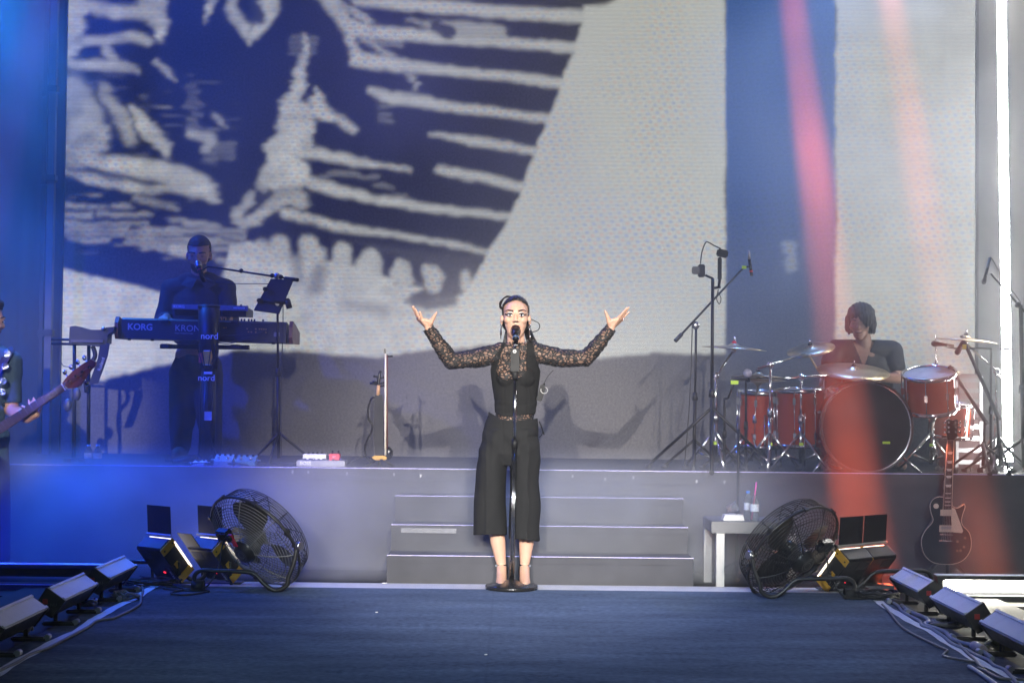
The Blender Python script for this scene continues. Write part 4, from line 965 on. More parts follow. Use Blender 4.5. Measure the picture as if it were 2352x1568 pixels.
for (x0, y0), (x1, y1) in (((347, 358), (311, 935)), ((403, 358), (384, 935))): MB().cyl(Wp(*zR(x0, y0), GY - 0.017), Wp(*zR(x1, y1), GY - 0.017), 0.0016, None, 6).build('neck_binding', CREAM, nk, True)
for py_ in (465, 540, 605, 663, 739, 802, 840, 872, 902):
    a = (py_ - 358) / 577; xl = 347 - 36 * a; xr = 403 - 19 * a; h = 10 if py_ < 800 else 4
    flat_outline([zR(xl + 10, py_ - h), zR(xr - 8, py_ - h), zR(xr - 14, py_ + h), zR(xl + 16, py_ + h)], GY - 0.0185, 0.003).build('fret_marker', mat('pearl_inlay', (0.6, 0.6, 0.58), 0.3), nk, True)
hd = flat_outline([zR(352, 355), zR(345, 318), zR(340, 190), zR(355, 180), zR(390, 192), zR(425, 180), zR(440, 190), zR(430, 318), zR(402, 355)], GY - 0.006, 0.018).build('headstock', BLKG, gt_, True)
for py_ in (208, 248, 288):
    for s, x in ((-1, 340), (1, 436)): MB().cyl(Wp(*zR(x, py_), GY + 0.004), Wp(*zR(x + s * 22, py_), GY + 0.004), 0.004, 0.009, 8).build('tuning_peg', CHR, hd, True)
    for x in (360, 418): MB().cyl(Wp(*zR(x, py_), GY - 0.006), Wp(*zR(x, py_), GY - 0.016), 0.006).build('string_post', CHR, hd, True)
for k in range(6): MB().cyl(Wp(*zR(356 + 8 * k, 355), GY - 0.021), Wp(*zR(300 + 15 * k, 1195), GY - 0.021), 0.0007, None, 4).build('string', STEEL, gt_, True)
gs = thing('guitar_stand', 'black folding stand behind the leaning electric guitar', 'stand', floor_v(2172, GY + 0.15, -0.03))
MB().cyl(floor_v(2176, GY + 0.15, -0.03), Wp(2184, 1015, GY + 0.06), 0.012).build('post', BLK, gs, True)
MB().cyl(Wp(2163, 1001, GY + 0.03), Wp(2200, 1001, GY + 0.03), 0.008).build('neck_cradle', BLK, gs, True)
for s in (-1, 1): MB().cyl(Wp(2172, 1270, GY + 0.12), floor_v(2172 + s * 60, GY - 0.05, -0.03), 0.012).build('leg', BLK, gs, True)
for s in (-1, 1): MB().cyl(Wp(2172 + s * 30, 1300, GY + 0.1), Wp(2172 + s * 30, 1302, GY - 0.03), 0.009).build('body_rest', RUB, gs, True)

# ------------------------------------------------------------------ light tube column and edge stand, right
TUBE = mat('lit_white_tube', (1, 1, 1), 0.4, var=0, emit=TUBE_E, ecol=(1.0, 0.99, 0.94))
tubes = ((-200, 232), (235, 511), (514, 799), (804, 1060))
for k, (v0, v1) in enumerate(tubes):
    lb = ('topmost lit white light tube at the right edge', 'second lit white light tube down, level with the screen\'s middle', 'third lit white light tube down, crossed by a microphone boom', 'lowest lit white light tube, standing on the riser')[k]
    p0 = Wp(2300 + v0 * 0.0145, v0, 10.7); p1 = Wp(2300 + v1 * 0.0145, v1, 10.7)
    t = thing('light_tube', lb, 'light tube', p1, group='stacked light tubes')
    MB().cyl(p0, p1, 0.030, None, 16).build('lamp', TUBE, t, True)
    MB().cyl(p0 + Vector((0, 0.028, 0)), p1 + Vector((0, 0.036, 0)), 0.02, None, 8).build('housing', BLK, t, True)
    for p in (p0, p1): MB().cyl(p - Vector((0, 0, 0.004)), p + Vector((0, 0, 0.002)), 0.0302).build('end_cap', BLK, t, True)
p = Wp(2316, 1080, 10.5); t = thing('light_tube', 'stub of lit tube glowing at the foot of the tube column', 'light tube', p)
MB().cyl(floor_v(2316, 10.5) + Vector((0, 0, 0.002)), Wp(2316, 1072, 10.5), 0.024).build('lamp', TUBE, t, True)
MB().cyl(floor_v(2316, 10.5) + Vector((0, 0.03, 0)), Wp(2316, 1066, 10.53), 0.014).build('housing', BLK, t, True)
es = stand('microphone_stand', 'black boom stand at the far right edge', floor_v(2352, 10.3), Wp(2344, 700, 10.3), BLK, 0.3, 0.24, None, 0.016, 0.014)
MB().cyl(Wp(2276, 628, 10.35), Wp(2366, 730, 10.28), 0.0075).build('boom', BLK, es, True)
MB().sphere(Wp(2338, 700, 10.3), 0.022).build('swivel', BLK, es, True)
MB().tube([Wp(2275, 590, 10.35), Wp(2285, 605, 10.35), Wp(2305, 640, 10.33), Wp(2345, 695, 10.3)], 0.003).build('cable', RUB, es, True)
em = thing('microphone', 'slim black microphone on the far-right boom', 'microphone', Wp(2266, 640, 10.35))
mic_head(em, Wp(2260, 648, 10.35), Wp(2260, 648, 10.35) - Wp(2274, 592, 10.35), 0.017, 0.17, BLKG, BLKG)

# ------------------------------------------------------------------ side table with drink things
TY = 9.36
tl = floor_v(1640, TY, -0.03)
tbx0 = Wp(1634, 1200, TY).x; tz = Wp(1650, 1197, TY).z
tb_ = thing('side_table', 'small table with grey top and pale square legs by the right fan', 'table', (tbx0 + 0.25, TY + 0.2, -0.03))
LEGM = mat('pale_laminate', (0.55, 0.54, 0.52), 0.5, var=0.1)
MB().box((tbx0 + 0.25, TY + 0.2, tz - 0.035), (0.5, 0.42, 0.07), None, 0.004).build('top', mat('grey_laminate', (0.16, 0.16, 0.17), 0.45, var=0.12), tb_, True)
for x in (0.03, 0.46):
    for y in (0.02, 0.37):
        dx = 0.025 if y < 0.1 else -0.005
        MB().box((tbx0 + x + dx, TY + y, (tz - 0.07 - 0.03) / 2), (0.048, 0.048, tz - 0.07 + 0.03 - 0.002)).build('leg', LEGM, tb_, True)
c = Wp(1683, 1197, TY + 0.12); c.z = tz
t = thing('tissue_box', 'white tissue box on the side table', 'box', c)
MB().prism([(-0.065, 0.001), (-0.055, 0.034), (0.055, 0.034), (0.065, 0.001)], 0.1, Matrix(((1, 0, 0, 0), (0, 0, 1, -0.05), (0, 1, 0, 0), (0, 0, 0, 1)))).build('carton', WHT, t)
MB().sphere((0, 0, 0.034), (0.03, 0.02, 0.008)).build('opening', PALE, t)
c2 = c + Vector((0.0, 0.06, 0.036)); t = thing('plastic_cup', 'clear crumpled plastic cup lying on the tissue box', 'cup', c2)
MB().lathe([(0.0001, -0.03), (0.024, -0.03), (0.032, 0.035), (0.033, 0.036), (0.031, 0.035)], Matrix.Translation((0, 0, 0.033)) @ Matrix.Rotation(R(70), 4, 'Y'), 18).build('wall', PET, t)
MB().torus(Matrix.Translation((0.033, 0, 0.045)) @ Matrix.Rotation(R(70), 4, 'Y'), 0.032, 0.003, 18, 6).build('rim', PET, t)
p1 = Wp(1718, 1197, TY + 0.16); p1.z = tz; bottle('back water bottle with a blue cap on the side table', p1, 0.175, 0.026)
p2 = Wp(1733, 1197, TY + 0.06); p2.z = tz; t = bottle('open water bottle with a pink straw on the side table', p2, 0.172, 0.027, cap=False)
s = MB().cyl(p2 + Vector((-0.015, 0, 0.01)), p2 + Vector((0.01, 0, 0.235)), 0.0042).build('drinking_straw', mat('pink_straw', (0.75, 0.15, 0.45), 0.4)); tag(s, 'pink drinking straw poking out of the open bottle', 'straw')
ps = stand('microphone_stand', 'thin upright stand rising behind the side table', floor_v(1692, 9.95, -0.03), Wp(1697, 985, 9.95), BLK, 0.2, 0.1, None, 0.012, 0.009, 0.45)

# ------------------------------------------------------------------ drum fans on tube sleds
FANB = mat('black_fan_wire', (0.016, 0.016, 0.017), 0.4, var=0.25)
FANW = mat('dusty_grey_wire', (0.17, 0.17, 0.165), 0.5, var=0.3, scale=50)
def fan(s, c, label, wire):
    a = Vector((s * 0.50, 0.66, 0.56)).normalized()
    t = thing('drum_fan', label, 'fan', (c.x, c.y, 0.004), group='floor fans at the stage edge')
    h = a.cross(Vector((0, 0, 1))).normalized()
    if h.y > 0: h = -h
    M = frame(c, a, h); Rr = 0.318
    MB().torus(M, Rr, 0.0085, 64, 8).build('rim', FANB, t, True)
    zi = lambda r: -0.095 * max(0, 1 - (r / Rr) ** 2.6)
    b = MB()
    for k in range(17):
        r = 0.075 + (Rr - 0.08) * k / 16; b.torus(M @ Matrix.Translation((0, 0, zi(r))), r, 0.0024, 56, 4)
    for k in range(8):
        an = 2 * math.pi * k / 8 + 0.2
        b.tube([M @ Vector((r * math.cos(an), r * math.sin(an), zi(r) - 0.002)) for r in np.linspace(0.05, Rr, 8)], 0.003, 5, 0)
    b.build('intake_guard', wire, t, True)
    zo = lambda r: 0.11 + 0.035 * max(0, 1 - (r / 0.285) ** 2)
    b = MB()
    for k in range(14):
        r = 0.05 + 0.235 * k / 13; b.torus(M @ Matrix.Translation((0, 0, zo(r))), r, 0.0019, 48, 4)
    for k in range(7):
        z = 0.012 + 0.095 * k / 6; b.torus(M @ Matrix.Translation((0, 0, z)), Rr - 0.02 * k / 6, 0.0024, 56, 4)
    for k in range(12):
        an = 2 * math.pi * k / 12
        b.tube([M @ Vector((Rr * math.cos(an), Rr * math.sin(an), 0.0))] + [M @ Vector((r * math.cos(an), r * math.sin(an), zo(r))) for r in (0.287, 0.22, 0.15, 0.05)], 0.0026, 5, 0)
    b.build('outlet_guard', FANB, t, True)
    for k in range(8):
        an = 2 * math.pi * k / 8 + 0.5; MB().box((Rr + 0.006, 0, 0), (0.016, 0.022, 0.03), M @ Matrix.Rotation(an, 4, 'Z')).build('clip', FANB, t, True)
    MB().lathe([(0.0001, -0.128), (0.035, -0.13), (0.056, -0.124), (0.062, -0.105), (0.072, -0.1), (0.074, -0.085), (0.066, -0.03), (0.0001, -0.02)], M, 28).build('motor', FANB, t, True)
    for r_ in (0.022, 0.036): MB().torus(M @ Matrix.Translation((0, 0, -0.1285)), r_, 0.002, 24, 4).build('motor_ridge', FANW, t, True)
    MB().lathe([(0.0001, 0.075), (0.03, 0.07), (0.045, 0.05), (0.045, 0.0), (0.0001, 0.0)], M, 20).build('blade_hub', FANB, t, True)
    for k in range(3):
        an = 2 * math.pi * k / 3 + 0.7
        def bl(p_, q_):
            r = 0.03 + 0.235 * p_; w_ = (0.35 + 0.75 * math.sin(math.pi * min(1, p_ * 0.75 + 0.12))) * (q_ - 0.5) * 1.1
            return M @ Matrix.Rotation(an + w_, 4, 'Z') @ Vector((r, 0, 0.035 + (q_ - 0.5) * 0.07 * (1 - 0.4 * p_)))
        MB().grid(8, 8, bl).build('blade', FANB, t, True)
    # switch box wired to the intake guard
    bx = M @ Vector((-0.03 * 1, 0, 0))
    up = (Vector((0, 0, 1)) - a * a.z).normalized(); lf = a.cross(up).normalized()
    if lf.x * s > 0: lf = -lf
    pb = c + up * 0.125 + lf * 0.085 - a * 0.095
    Mb = frame(pb, -a, lf)
    MB().box((0, 0, 0.012), (0.10, 0.07, 0.05), Mb, 0.008).build('switch_box', BLKG, t, True)
    MB().cyl(Mb @ Vector((-0.06, 0, 0.02)), Mb @ Vector((-0.06, 0.0, 0.05)), 0.022).build('speed_knob', BLKG, t, True)
    if s > 0: MB().box((-0.075, 0.02, 0.03), (0.028, 0.085, 0.008), Mb).build('red_tag', REDP, t, True)
    # sled of bent tube
    dirb = Vector((-s * 1.0, 0.04, 0)).normalized()
    paths = []
    for sgn in (1, -1):
        pv = c + h * sgn * (Rr + 0.022)
        MB().cyl(c + h * sgn * (Rr - 0.008), c + h * sgn * (Rr + 0.04), 0.014).build('pivot', FANB, t, True)
        MB().cyl(c + h * sgn * (Rr + 0.03), c + h * sgn * (Rr + 0.055), 0.026, 0.022).build('clamp_knob', STEEL if sgn > 0 else FANB, t, True)
        g = Vector((pv.x - s * 0.045, pv.y, 0.0)); z0 = 0.0175
        pts = [pv, pv.lerp(Vector((g.x, g.y, 0)), 0.35), Vector((g.x, g.y, 0.09)), Vector((g.x, g.y, 0.045)) + dirb * 0.01, Vector((g.x, g.y, z0)) + dirb * 0.05, Vector((g.x, g.y, z0)) + dirb * 0.09, Vector((g.x, g.y, 0.05)) + dirb * 0.14, Vector((g.x, g.y, 0.10)) + dirb * 0.19, Vector((g.x, g.y, 0.115)) + dirb * 0.25, Vector((g.x, g.y, 0.118)) + dirb * 0.42, Vector((g.x, g.y, 0.118)) + dirb * 0.50, Vector((g.x, g.y, 0.09)) + dirb * 0.535, Vector((g.x, g.y, 0.05)) + dirb * 0.53, Vector((g.x, g.y, z0)) + dirb * 0.50]
        MB().tube(pts, 0.0125, 10, 4).build('sled_tube', FANB, t, True)
        paths.append(pts[-1])
    MB().cyl(paths[0], paths[1], 0.0125).build('cross_tube', FANB, t, True)
    MB().cyl(paths[0] - dirb * 0.02 + Vector((0, 0, 0.015)), paths[0] + dirb * 0.05 + Vector((0, 0, 0.015)), 0.032, 0.03).build('rubber_foot', RUB, t, True)
    # mains lead
    MB().tube([pb, pb + Vector((s * -0.02, -0.03, -0.1)), Vector((c.x - s * 0.18, c.y - 0.12, 0.15)), Vector((c.x - s * 0.25, c.y - 0.2, 0.02)), Vector((c.x - s * 0.42, c.y - 0.2, 0.012)), Vector((c.x - s * 0.5, c.y - 0.12, 0.012)), Vector((c.x - s * 0.38, c.y - 0.08, 0.012))], 0.005, 6).build('mains_lead', RUB, t, True)
    return t
fan(1, Wp(586, 1243, 8.98), 'dusty black drum fan with a red tag, left of the singer', FANW)
fan(-1, Wp(1822, 1266, 8.92), 'black drum fan right of the singer in front of the side table', FANB)

# ------------------------------------------------------------------ flood lights with barn doors
FLB = mat('matt_black_metal', (0.014, 0.015, 0.018), 0.5, var=0.25, bump=0.15)
FLT = mat('worn_black_top', (0.1, 0.1, 0.11), 0.45, var=0.3, scale=12)
INNER = mat('bare_inner_door', (0.55, 0.5, 0.42), 0.4, var=0.25, scale=12)
REDLED = mat('red_led', (1, 0.02, 0.05), 0.4, var=0, emit=3.0)
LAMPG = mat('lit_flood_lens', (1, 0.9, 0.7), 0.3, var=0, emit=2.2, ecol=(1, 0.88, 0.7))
def flood(s, p, label, door2=True):
    w_ = Vector((0.77, -s * 0.64, 0)); u_ = Vector((-s * 0.41, -0.49, 0.77)); w_.normalize(); u_ = (u_ - w_ * u_.dot(w_)).normalized()
    e_ = u_.cross(w_)
    if e_.y < 0: e_ = -e_
    M = Matrix((w_, e_, u_)).transposed().to_4x4(); M.translation = p      # p = top front outer corner
    W_, D_, H_ = 0.235, 0.10, 0.25
    cx = s * W_ / 2
    t = thing('flood_light', label, 'flood light', (p.x, p.y, -0.02), group='barn door floods by the fans')
    MB().box((cx, D_ / 2, -H_ / 2), (W_, D_, H_), M, 0.006).build('housing', FLB, t, True)
    MB().box((cx, D_ / 2, 0.003), (W_ * 0.94, D_ * 0.8, 0.006), M).build('top_plate', FLT, t, True)
    MB().box((cx, D_ + 0.006, -H_ / 2), (W_ * 0.9, 0.012, H_ * 0.9), M).build('lens', LAMPG, t, True)
    d = MB().box((0, 0, 0.085), (W_ * 0.92, 0.004, 0.165), M @ Matrix.Translation((cx, D_ + 0.015, 0.01)) @ Matrix.Rotation(R(-36), 4, 'X')).build('barn_door', FLB, t, True)
    MB().box((cx, D_ + 0.01, 0.012), (W_ * 0.98, 0.012, 0.01), M).build('hinge', INNER, d, True)
    if door2:
        MB().box((cx + s * (W_ / 2 + 0.05), D_ + 0.06, -H_ / 2), (0.13, 0.004, H_ * 0.92), M @ Matrix.Translation((0, 0, 0))).build('side_barn_door', FLB, t, True)
    sx_ = cx + s * (W_ / 2 + 0.004)
    MB().box((sx_, D_ / 2, -0.02), (0.006, D_ * 1.1, 0.045), M).build('yellow_bracket', YEL, t, True)
    MB().box((sx_, D_ / 2, -H_ + 0.02), (0.006, D_ * 1.1, 0.045), M).build('yellow_bracket', YEL, t, True)
    MB().box((sx_, D_ * 0.35, -H_ * 0.58), (0.006, 0.03, 0.035), M).build('yellow_clip', YEL, t, True)
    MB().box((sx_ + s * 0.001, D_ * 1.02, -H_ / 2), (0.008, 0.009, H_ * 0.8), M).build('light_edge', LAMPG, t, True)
    for k in (-1, 1): MB().cyl(M @ Vector((sx_ - s * 0.001, D_ / 2 + k * 0.035, -0.02)), M @ Vector((sx_ + s * 0.006, D_ / 2 + k * 0.035, -0.02)), 0.005).build('bolt', BLK, t, True)
    MB().box((cx + s * 0.01, -0.001, -H_ * 0.74), (0.016, 0.002, 0.010), M).build('status_led', REDLED, t, True)
    for k in range(7): MB().box((cx - s * 0.05 + s * 0.0, -0.001, -H_ * 0.12 - 0.008 * k), (W_ * 0.4, 0.003, 0.003), M).build('vent_slot', DGREY, t, True)
    pl = MB().box((cx + s * 0.075, -0.0015, -H_ * 0.8), (0.03, 0.003, 0.10), M).build('name_plate', DGREY, t, True)
    text_obj('lettering', 'AKYR', 0.026, M @ Matrix.Translation((cx + s * 0.075, -0.004, -H_ * 0.8)) @ Matrix.Rotation(R(90), 4, 'X') @ Matrix.Rotation(R(90), 4, 'Z'), LETG, pl, True)
    # yoke and foot bar
    b0 = M @ Vector((cx, D_ / 2, -H_ * 0.55))
    for k in (-1, 1):
        q0 = M @ Vector((cx + k * (W_ / 2 + 0.012), D_ * 0.5, -H_ * 0.55)); q1 = Vector((q0.x + k * 0.0, q0.y + 0.04, 0.0)); MB().cyl(q0, q1, 0.009, None, 8).build('yoke_arm', FLB, t, True)
    MB().box((b0.x, b0.y + 0.04, 0.0), (0.30, 0.12, 0.02)).build('foot_bar', FLT, t, True)
    return t
flood(1, Wp(311, 1257, 9.12), 'outer barn door flood light left of the left fan', True)
flood(1, Wp(428, 1258, 9.12), 'inner barn door flood light half hidden by the left fan', True)
flood(-1, Wp(2008, 1283, 9.12), 'inner barn door flood light half hidden by the right fan', True)
flood(-1, Wp(2062, 1277, 9.30), 'outer barn door flood light right of the right fan', True)

# ------------------------------------------------------------------ silver batten lights along both edges
ALU = mat('brushed_silver_panel', (0.78, 0.79, 0.77), 0.5, 0.0, var=0.12, scale=12)
def batten(s, d1, d2, label):
    """s = -1 left edge, +1 right edge"""
    t = thing('batten_light', label, 'stage light', (s * 2.2, (d1 + d2) / 2, 0.0), group='silver batten lights along the catwalk')
    A = Vector((s * 2.20, 0, 0.186)); B = Vector((s * 2.122, 0, 0.131)); nrm = Vector((-s * 0.576, 0, 0.817))
    A2 = A - nrm * 0.10; B2 = B - nrm * 0.085
    def extr(poly, y0, y1):
        k = len(poly)
        return MB().add([Vector((q.x, y0, q.z)) for q in poly] + [Vector((q.x, y1, q.z)) for q in poly], [tuple(range(k)), tuple(range(k, 2 * k))[::-1]] + [(i, (i + 1) % k, k + (i + 1) % k, k + i) for i in range(k)])
    extr([A, B, B2, A2], d1 + 0.012, d2 - 0.012).build('housing', FLB, t, True)
    ax = (B - A).normalized()
    extr([A - ax * 0.004 + nrm * 0.002, A + ax * 0.012 + nrm * 0.009, B - ax * 0.012 + nrm * 0.009, B + ax * 0.004 + nrm * 0.002], d1 + 0.006, d2 - 0.006).build('panel', ALU, t, True)
    for q in (A + ax * 0.006, B - ax * 0.006): extr([q + nrm * 0.006 - ax * 0.008, q + nrm * 0.015 - ax * 0.006, q + nrm * 0.015 + ax * 0.006, q + nrm * 0.006 + ax * 0.008], d1 + 0.004, d2 - 0.004).build('panel_rib', ALU, t, True)
    ec = [A + nrm * 0.008 - ax * 0.008, B + nrm * 0.008 + ax * 0.008, B2 - nrm * 0.01 + ax * 0.004, A2 - nrm * 0.01]
    for y0, y1 in ((d1 - 0.006, d1 + 0.012), (d2 - 0.012, d2 + 0.006)): 
        e1 = extr(ec, y0, y1).build('end_cap', FLB, t, True)
        if y0 < (d1 + d2) / 2:
            cc = (A + B + A2 + B2) / 4
            Me = Matrix(((1, 0, 0, cc.x - s * 0.0), (0, 0, -1, d1 - 0.008), (0, 1, 0, cc.z), (0, 0, 0, 1)))
            MB().box((cc.x - 0.018, d1 - 0.0072, cc.z + 0.01), (0.024, 0.002, 0.024)).build('red_badge', mat('red_badge', (0.4, 0.02, 0.02), 0.5), e1, True)
            text_obj('lettering', 'NU', 0.022, Me @ Matrix.Translation((0.022, -0.006, 0)) , mat('dim_print', (0.12, 0.12, 0.12), 0.5), e1, True)
    cx = (A.x + B2.x) / 2 ; cz = (A.z + B2.z) / 2
    for yy in (d1 + 0.10, d2 - 0.10):
        b = MB(); b.cyl((cx - s * 0.0, yy, cz), (cx, yy, 0.016), 0.011, None, 8); b.build('post', FLB, t, True)
        MB().box((cx - s * 0.02, yy, 0.012), (0.16, 0.05, 0.022), None, 0.006).build('foot', FLB, t, True)
        MB().cyl((cx - s * 0.10, yy - 0.02, 0.02), (cx - s * 0.10, yy + 0.02, 0.02), 0.014).build('foot_roller', STEEL, t, True)
    return t
batten(-1, 8.23, 8.83, 'farthest silver batten light on the left, nearest the flood lights')
batten(-1, 7.40, 8.00, 'middle silver batten light on the left edge')
batten(-1, 6.52, 7.14, 'nearest silver batten light on the left, cut by the frame')
batten(1, 8.05, 8.65, 'farthest silver batten light on the right, nearest the flood lights')
batten(1, 7.22, 7.83, 'middle silver batten light on the right edge')
batten(1, 6.38, 7.00, 'nearest silver batten light on the right, cut by the frame')

# floor bars at the front corners of the main stage
def floorbar(x0, x1, y, label, lit):
    t = thing('floor_bar', label, 'light bar', ((x0 + x1) / 2, y, -0.03))
    cx, ln = (x0 + x1) / 2, x1 - x0
    MB().box((cx, y, 0.104), (ln, 0.09, 0.024), None, 0.003).build('top_rail', FLB, t, True)
    MB().box((cx, y - 0.005, 0.118), (ln, 0.07, 0.004)).build('top_strip', ALU, t, True)
    MB().box((cx, y, -0.012), (ln, 0.10, 0.034), None, 0.003).build('bottom_rail', FLB, t, True)
    MB().box((cx, y - 0.048, 0.002), (ln, 0.004, 0.006)).build('bottom_strip', ALU, t, True)
    for xx in np.linspace(x0 + 0.02, x1 - 0.02, 4): MB().box((xx, y, 0.05), (0.03, 0.07, 0.09)).build('bracket', FLB, t, True)
    if lit:
        MB().box((cx, y + 0.012, 0.05), (ln * 0.995, 0.012, 0.085)).build('light_baffle', FLB, t, True)  # plate added to keep the lamps from lighting things behind the bar
        for k in range(3):
            a0 = x0 + 0.05 + (ln - 0.1) * k / 3; a1 = a0 + (ln - 0.1) / 3 - 0.02
            MB().box(((a0 + a1) / 2, y - 0.02, 0.06), (a1 - a0, 0.03, 0.062), None, 0.006).build('lamp', mat('lit_blinder', (1, 1, 1), 0.4, var=0, emit=TUBE_E * 1.2, ecol=(1.0, 0.95, 0.8)), t, True)
    else: MB().box((cx, y + 0.02, 0.068), (ln * 0.99, 0.03, 0.05)).build('lamp', DGREY, t, True)
    return t
xr0 = Wp(2148, 1335, 8.98).x; xl1 = Wp(268, 1320, 9.05).x
floorbar(xr0, xr0 + 2.4, 8.98, 'blazing white light bar on the floor at the far right', True)
floorbar(xl1 - 2.4, xl1, 9.05, 'unlit black light bar on the floor at the far left', False)

# ------------------------------------------------------------------ floor tape and cables
TAPE = mat('white_floor_tape', (0.6, 0.62, 0.64), 0.55, var=0.15, scale=20)
def tape(s, label):
    r_ = random.Random(5 + s)
    def f(a, b):
        y = 4.2 + a * (8.95 if s < 0 else 8.72) * 1.0 - a * 4.2
        wob = 0.012 * math.sin(y * 5.1 + s) + 0.008 * math.sin(y * 11.0)
        if s < 0 and 7.25 < y < 7.6: wob -= 0.012
        wd = 0.05
        return Vector((s * (2.04 + wob * 0.6 - wd / 2 + wd * b), y, 0.0085 + 0.001 * math.sin(y * 30)))
    o = MB().grid(80, 1, f).build('floor_tape', TAPE); return tag(o, label, 'tape')
tape(-1, 'strip of white tape along the left edge of the blue carpet')
tape(1, 'strip of white tape along the right edge of the blue carpet')
CABG = mat('grey_cable', (0.14, 0.145, 0.155), 0.5, var=0.15)
CABB = mat('pale_blue_grey_cable', (0.2, 0.23, 0.27), 0.5, var=0.12)
def gpath(pts, z=0.012, jit=0.0, seed=1):
    r_ = random.Random(seed); out = []
    for u, v in pts:
        d = CAMR.to_3x3() @ Vector(((u - 1176) / FPX, (784 - v) / FPX, -1)); k = (z - CAMP.z) / d.z
        out.append(CAMP + d * k + Vector((r_.uniform(-jit, jit), r_.uniform(-jit, jit), r_.uniform(0, jit))))
    return out
def q1(p): return (p[0] / 4.908, 1248.5 + p[1] / 4.908)
def q2(p): return (1879.5 + p[0] / 4.907, 1248.5 + p[1] / 4.907)
floor_cable('long grey cable snaking beside the left floor tape', gpath([q1(p) for p in ((-60, 1460), (0, 1425), (200, 1330), (350, 1240), (520, 1180), (700, 1090), (870, 1000), (1000, 930), (1080, 870), (1180, 850), (1280, 835), (1400, 780), (1500, 730), (1580, 670), (1590, 600), (1610, 540), (1600, 480), (1560, 440))]), 0.007, CABG)
floor_cable('thin grey cable crossing the right floor tape', gpath([q2(p) for p in ((720, 680), (760, 720), (820, 790), (880, 870), (950, 940), (1060, 1010), (1200, 1080), (1330, 1140), (1420, 1180), (1455, 1200), (1420, 1230), (1420, 1265), (1600, 1300), (1780, 1330))]), 0.006, CABG)
floor_cable('thick pale cable running outside the right floor tape', gpath([q2(p) for p in ((940, 690), (1010, 750), (1100, 790), (1200, 830), (1240, 870), (1200, 910), (1320, 950), (1440, 1000), (1490, 1060), (1600, 1110), (1740, 1150), (1850, 1210), (1960, 1290))], 0.016), 0.0115, CABB)
floor_cable('slim pale cable beside the thick one on the right', gpath([q2(p) for p in ((840, 660), (900, 700), (960, 770), (1140, 870), (1170, 920), (1280, 960), (1420, 1050), (1500, 1120), (1640, 1180), (1800, 1260), (1920, 1310), (1980, 1370), (2100, 1420), (2180, 1500), (2250, 1580))]), 0.009, CABB)
floor_cable('tied grey cable end lying by the near right batten', gpath([q2(p) for p in ((1550, 1070), (1600, 1140), (1660, 1210), (1760, 1300), (1820, 1370), (1860, 1400), (1800, 1400), (1900, 1440), (2040, 1510), (2330, 1530))]), 0.007, CABG)
floor_cable('white-sheathed cable on the tape in the lower right corner', gpath([q2(p) for p in ((1700, 1380), (1800, 1440), (1900, 1510), (2000, 1580), (2060, 1640))], 0.014), 0.0095, mat('white_sheath', (0.5, 0.52, 0.54), 0.5))
t = tag(MB().cyl(gpath([q2((1760, 1150))], 0.022)[0], gpath([q2((1860, 1200))], 0.022)[0], 0.024, 0.022).build('cable_connector', mat('grey_pink_connector', (0.35, 0.3, 0.32), 0.5)), 'grey inline connector on the thick right-hand cable', 'connector')
# coils
def coil(label, u, v, rx, ry, turns, r, seed, m=RUB, z=0.01):
    c = gpath([(u, v)], z)[0]; r_ = random.Random(seed); pts = []
    for k in range(turns * 10):
        a = 2 * math.pi * k / 10; f = 0.72 + 0.28 * r_.random()
        pts.append(c + Vector((rx * f * math.cos(a), ry * f * math.sin(a), 0.004 + 0.035 * r_.random())))
    return floor_cable(label, pts, r, m, None, 'cable', 3)
coil('tangled coil of black cable beside the left flood lights', 350, 1343, 0.17, 0.10, 6, 0.0052, 1)
coil('tangled coil of black cable at the foot of the right fan', 2010, 1372, 0.15, 0.12, 7, 0.0052, 2)
coil('bunch of grey cable under the far left batten light', 290, 1375, 0.07, 0.06, 4, 0.007, 3, CABG)
coil('bunch of blue-grey cable under the middle left batten light', 198, 1392, 0.06, 0.05, 4, 0.008, 4, CABB)
coil('bunch of grey cable under the near left batten light', 45, 1448, 0.06, 0.05, 4, 0.008, 5, CABG)
coil('loops of cable under the middle right batten light', 2180, 1440, 0.1, 0.08, 4, 0.007, 6, CABG)
coil('yellow-green tangle of cable beside the near right batten light', 2300, 1495, 0.09, 0.07, 4, 0.006, 7, mat('olive_cable', (0.16, 0.17, 0.06), 0.5))
floor_cable('black cable lying from the left coil to the fan sled', gpath([(322, 1322), (360, 1332), (400, 1345), (430, 1352), (480, 1356), (430, 1365), (392, 1362), (420, 1354), (470, 1350)]), 0.0055)
# litter
for k, (u, v, lb) in enumerate(((883, 1338, 'small white scrap lying on the floor left of the steps'), (865, 1405, 'tiny pale scrap on the carpet left of centre'), (1116, 1502, 'tiny pale scrap on the carpet near the front'))):
    c = gpath([(u, v)], 0.008)[0]; o = MB().box(c, (0.03 if k == 0 else 0.008, 0.012, 0.003), Matrix.Translation(c) @ Matrix.Rotation(0.5 + k, 4, 'Z') @ Matrix.Translation(-c)).build('paper_scrap', WHT); tag(o, lb, 'scrap')

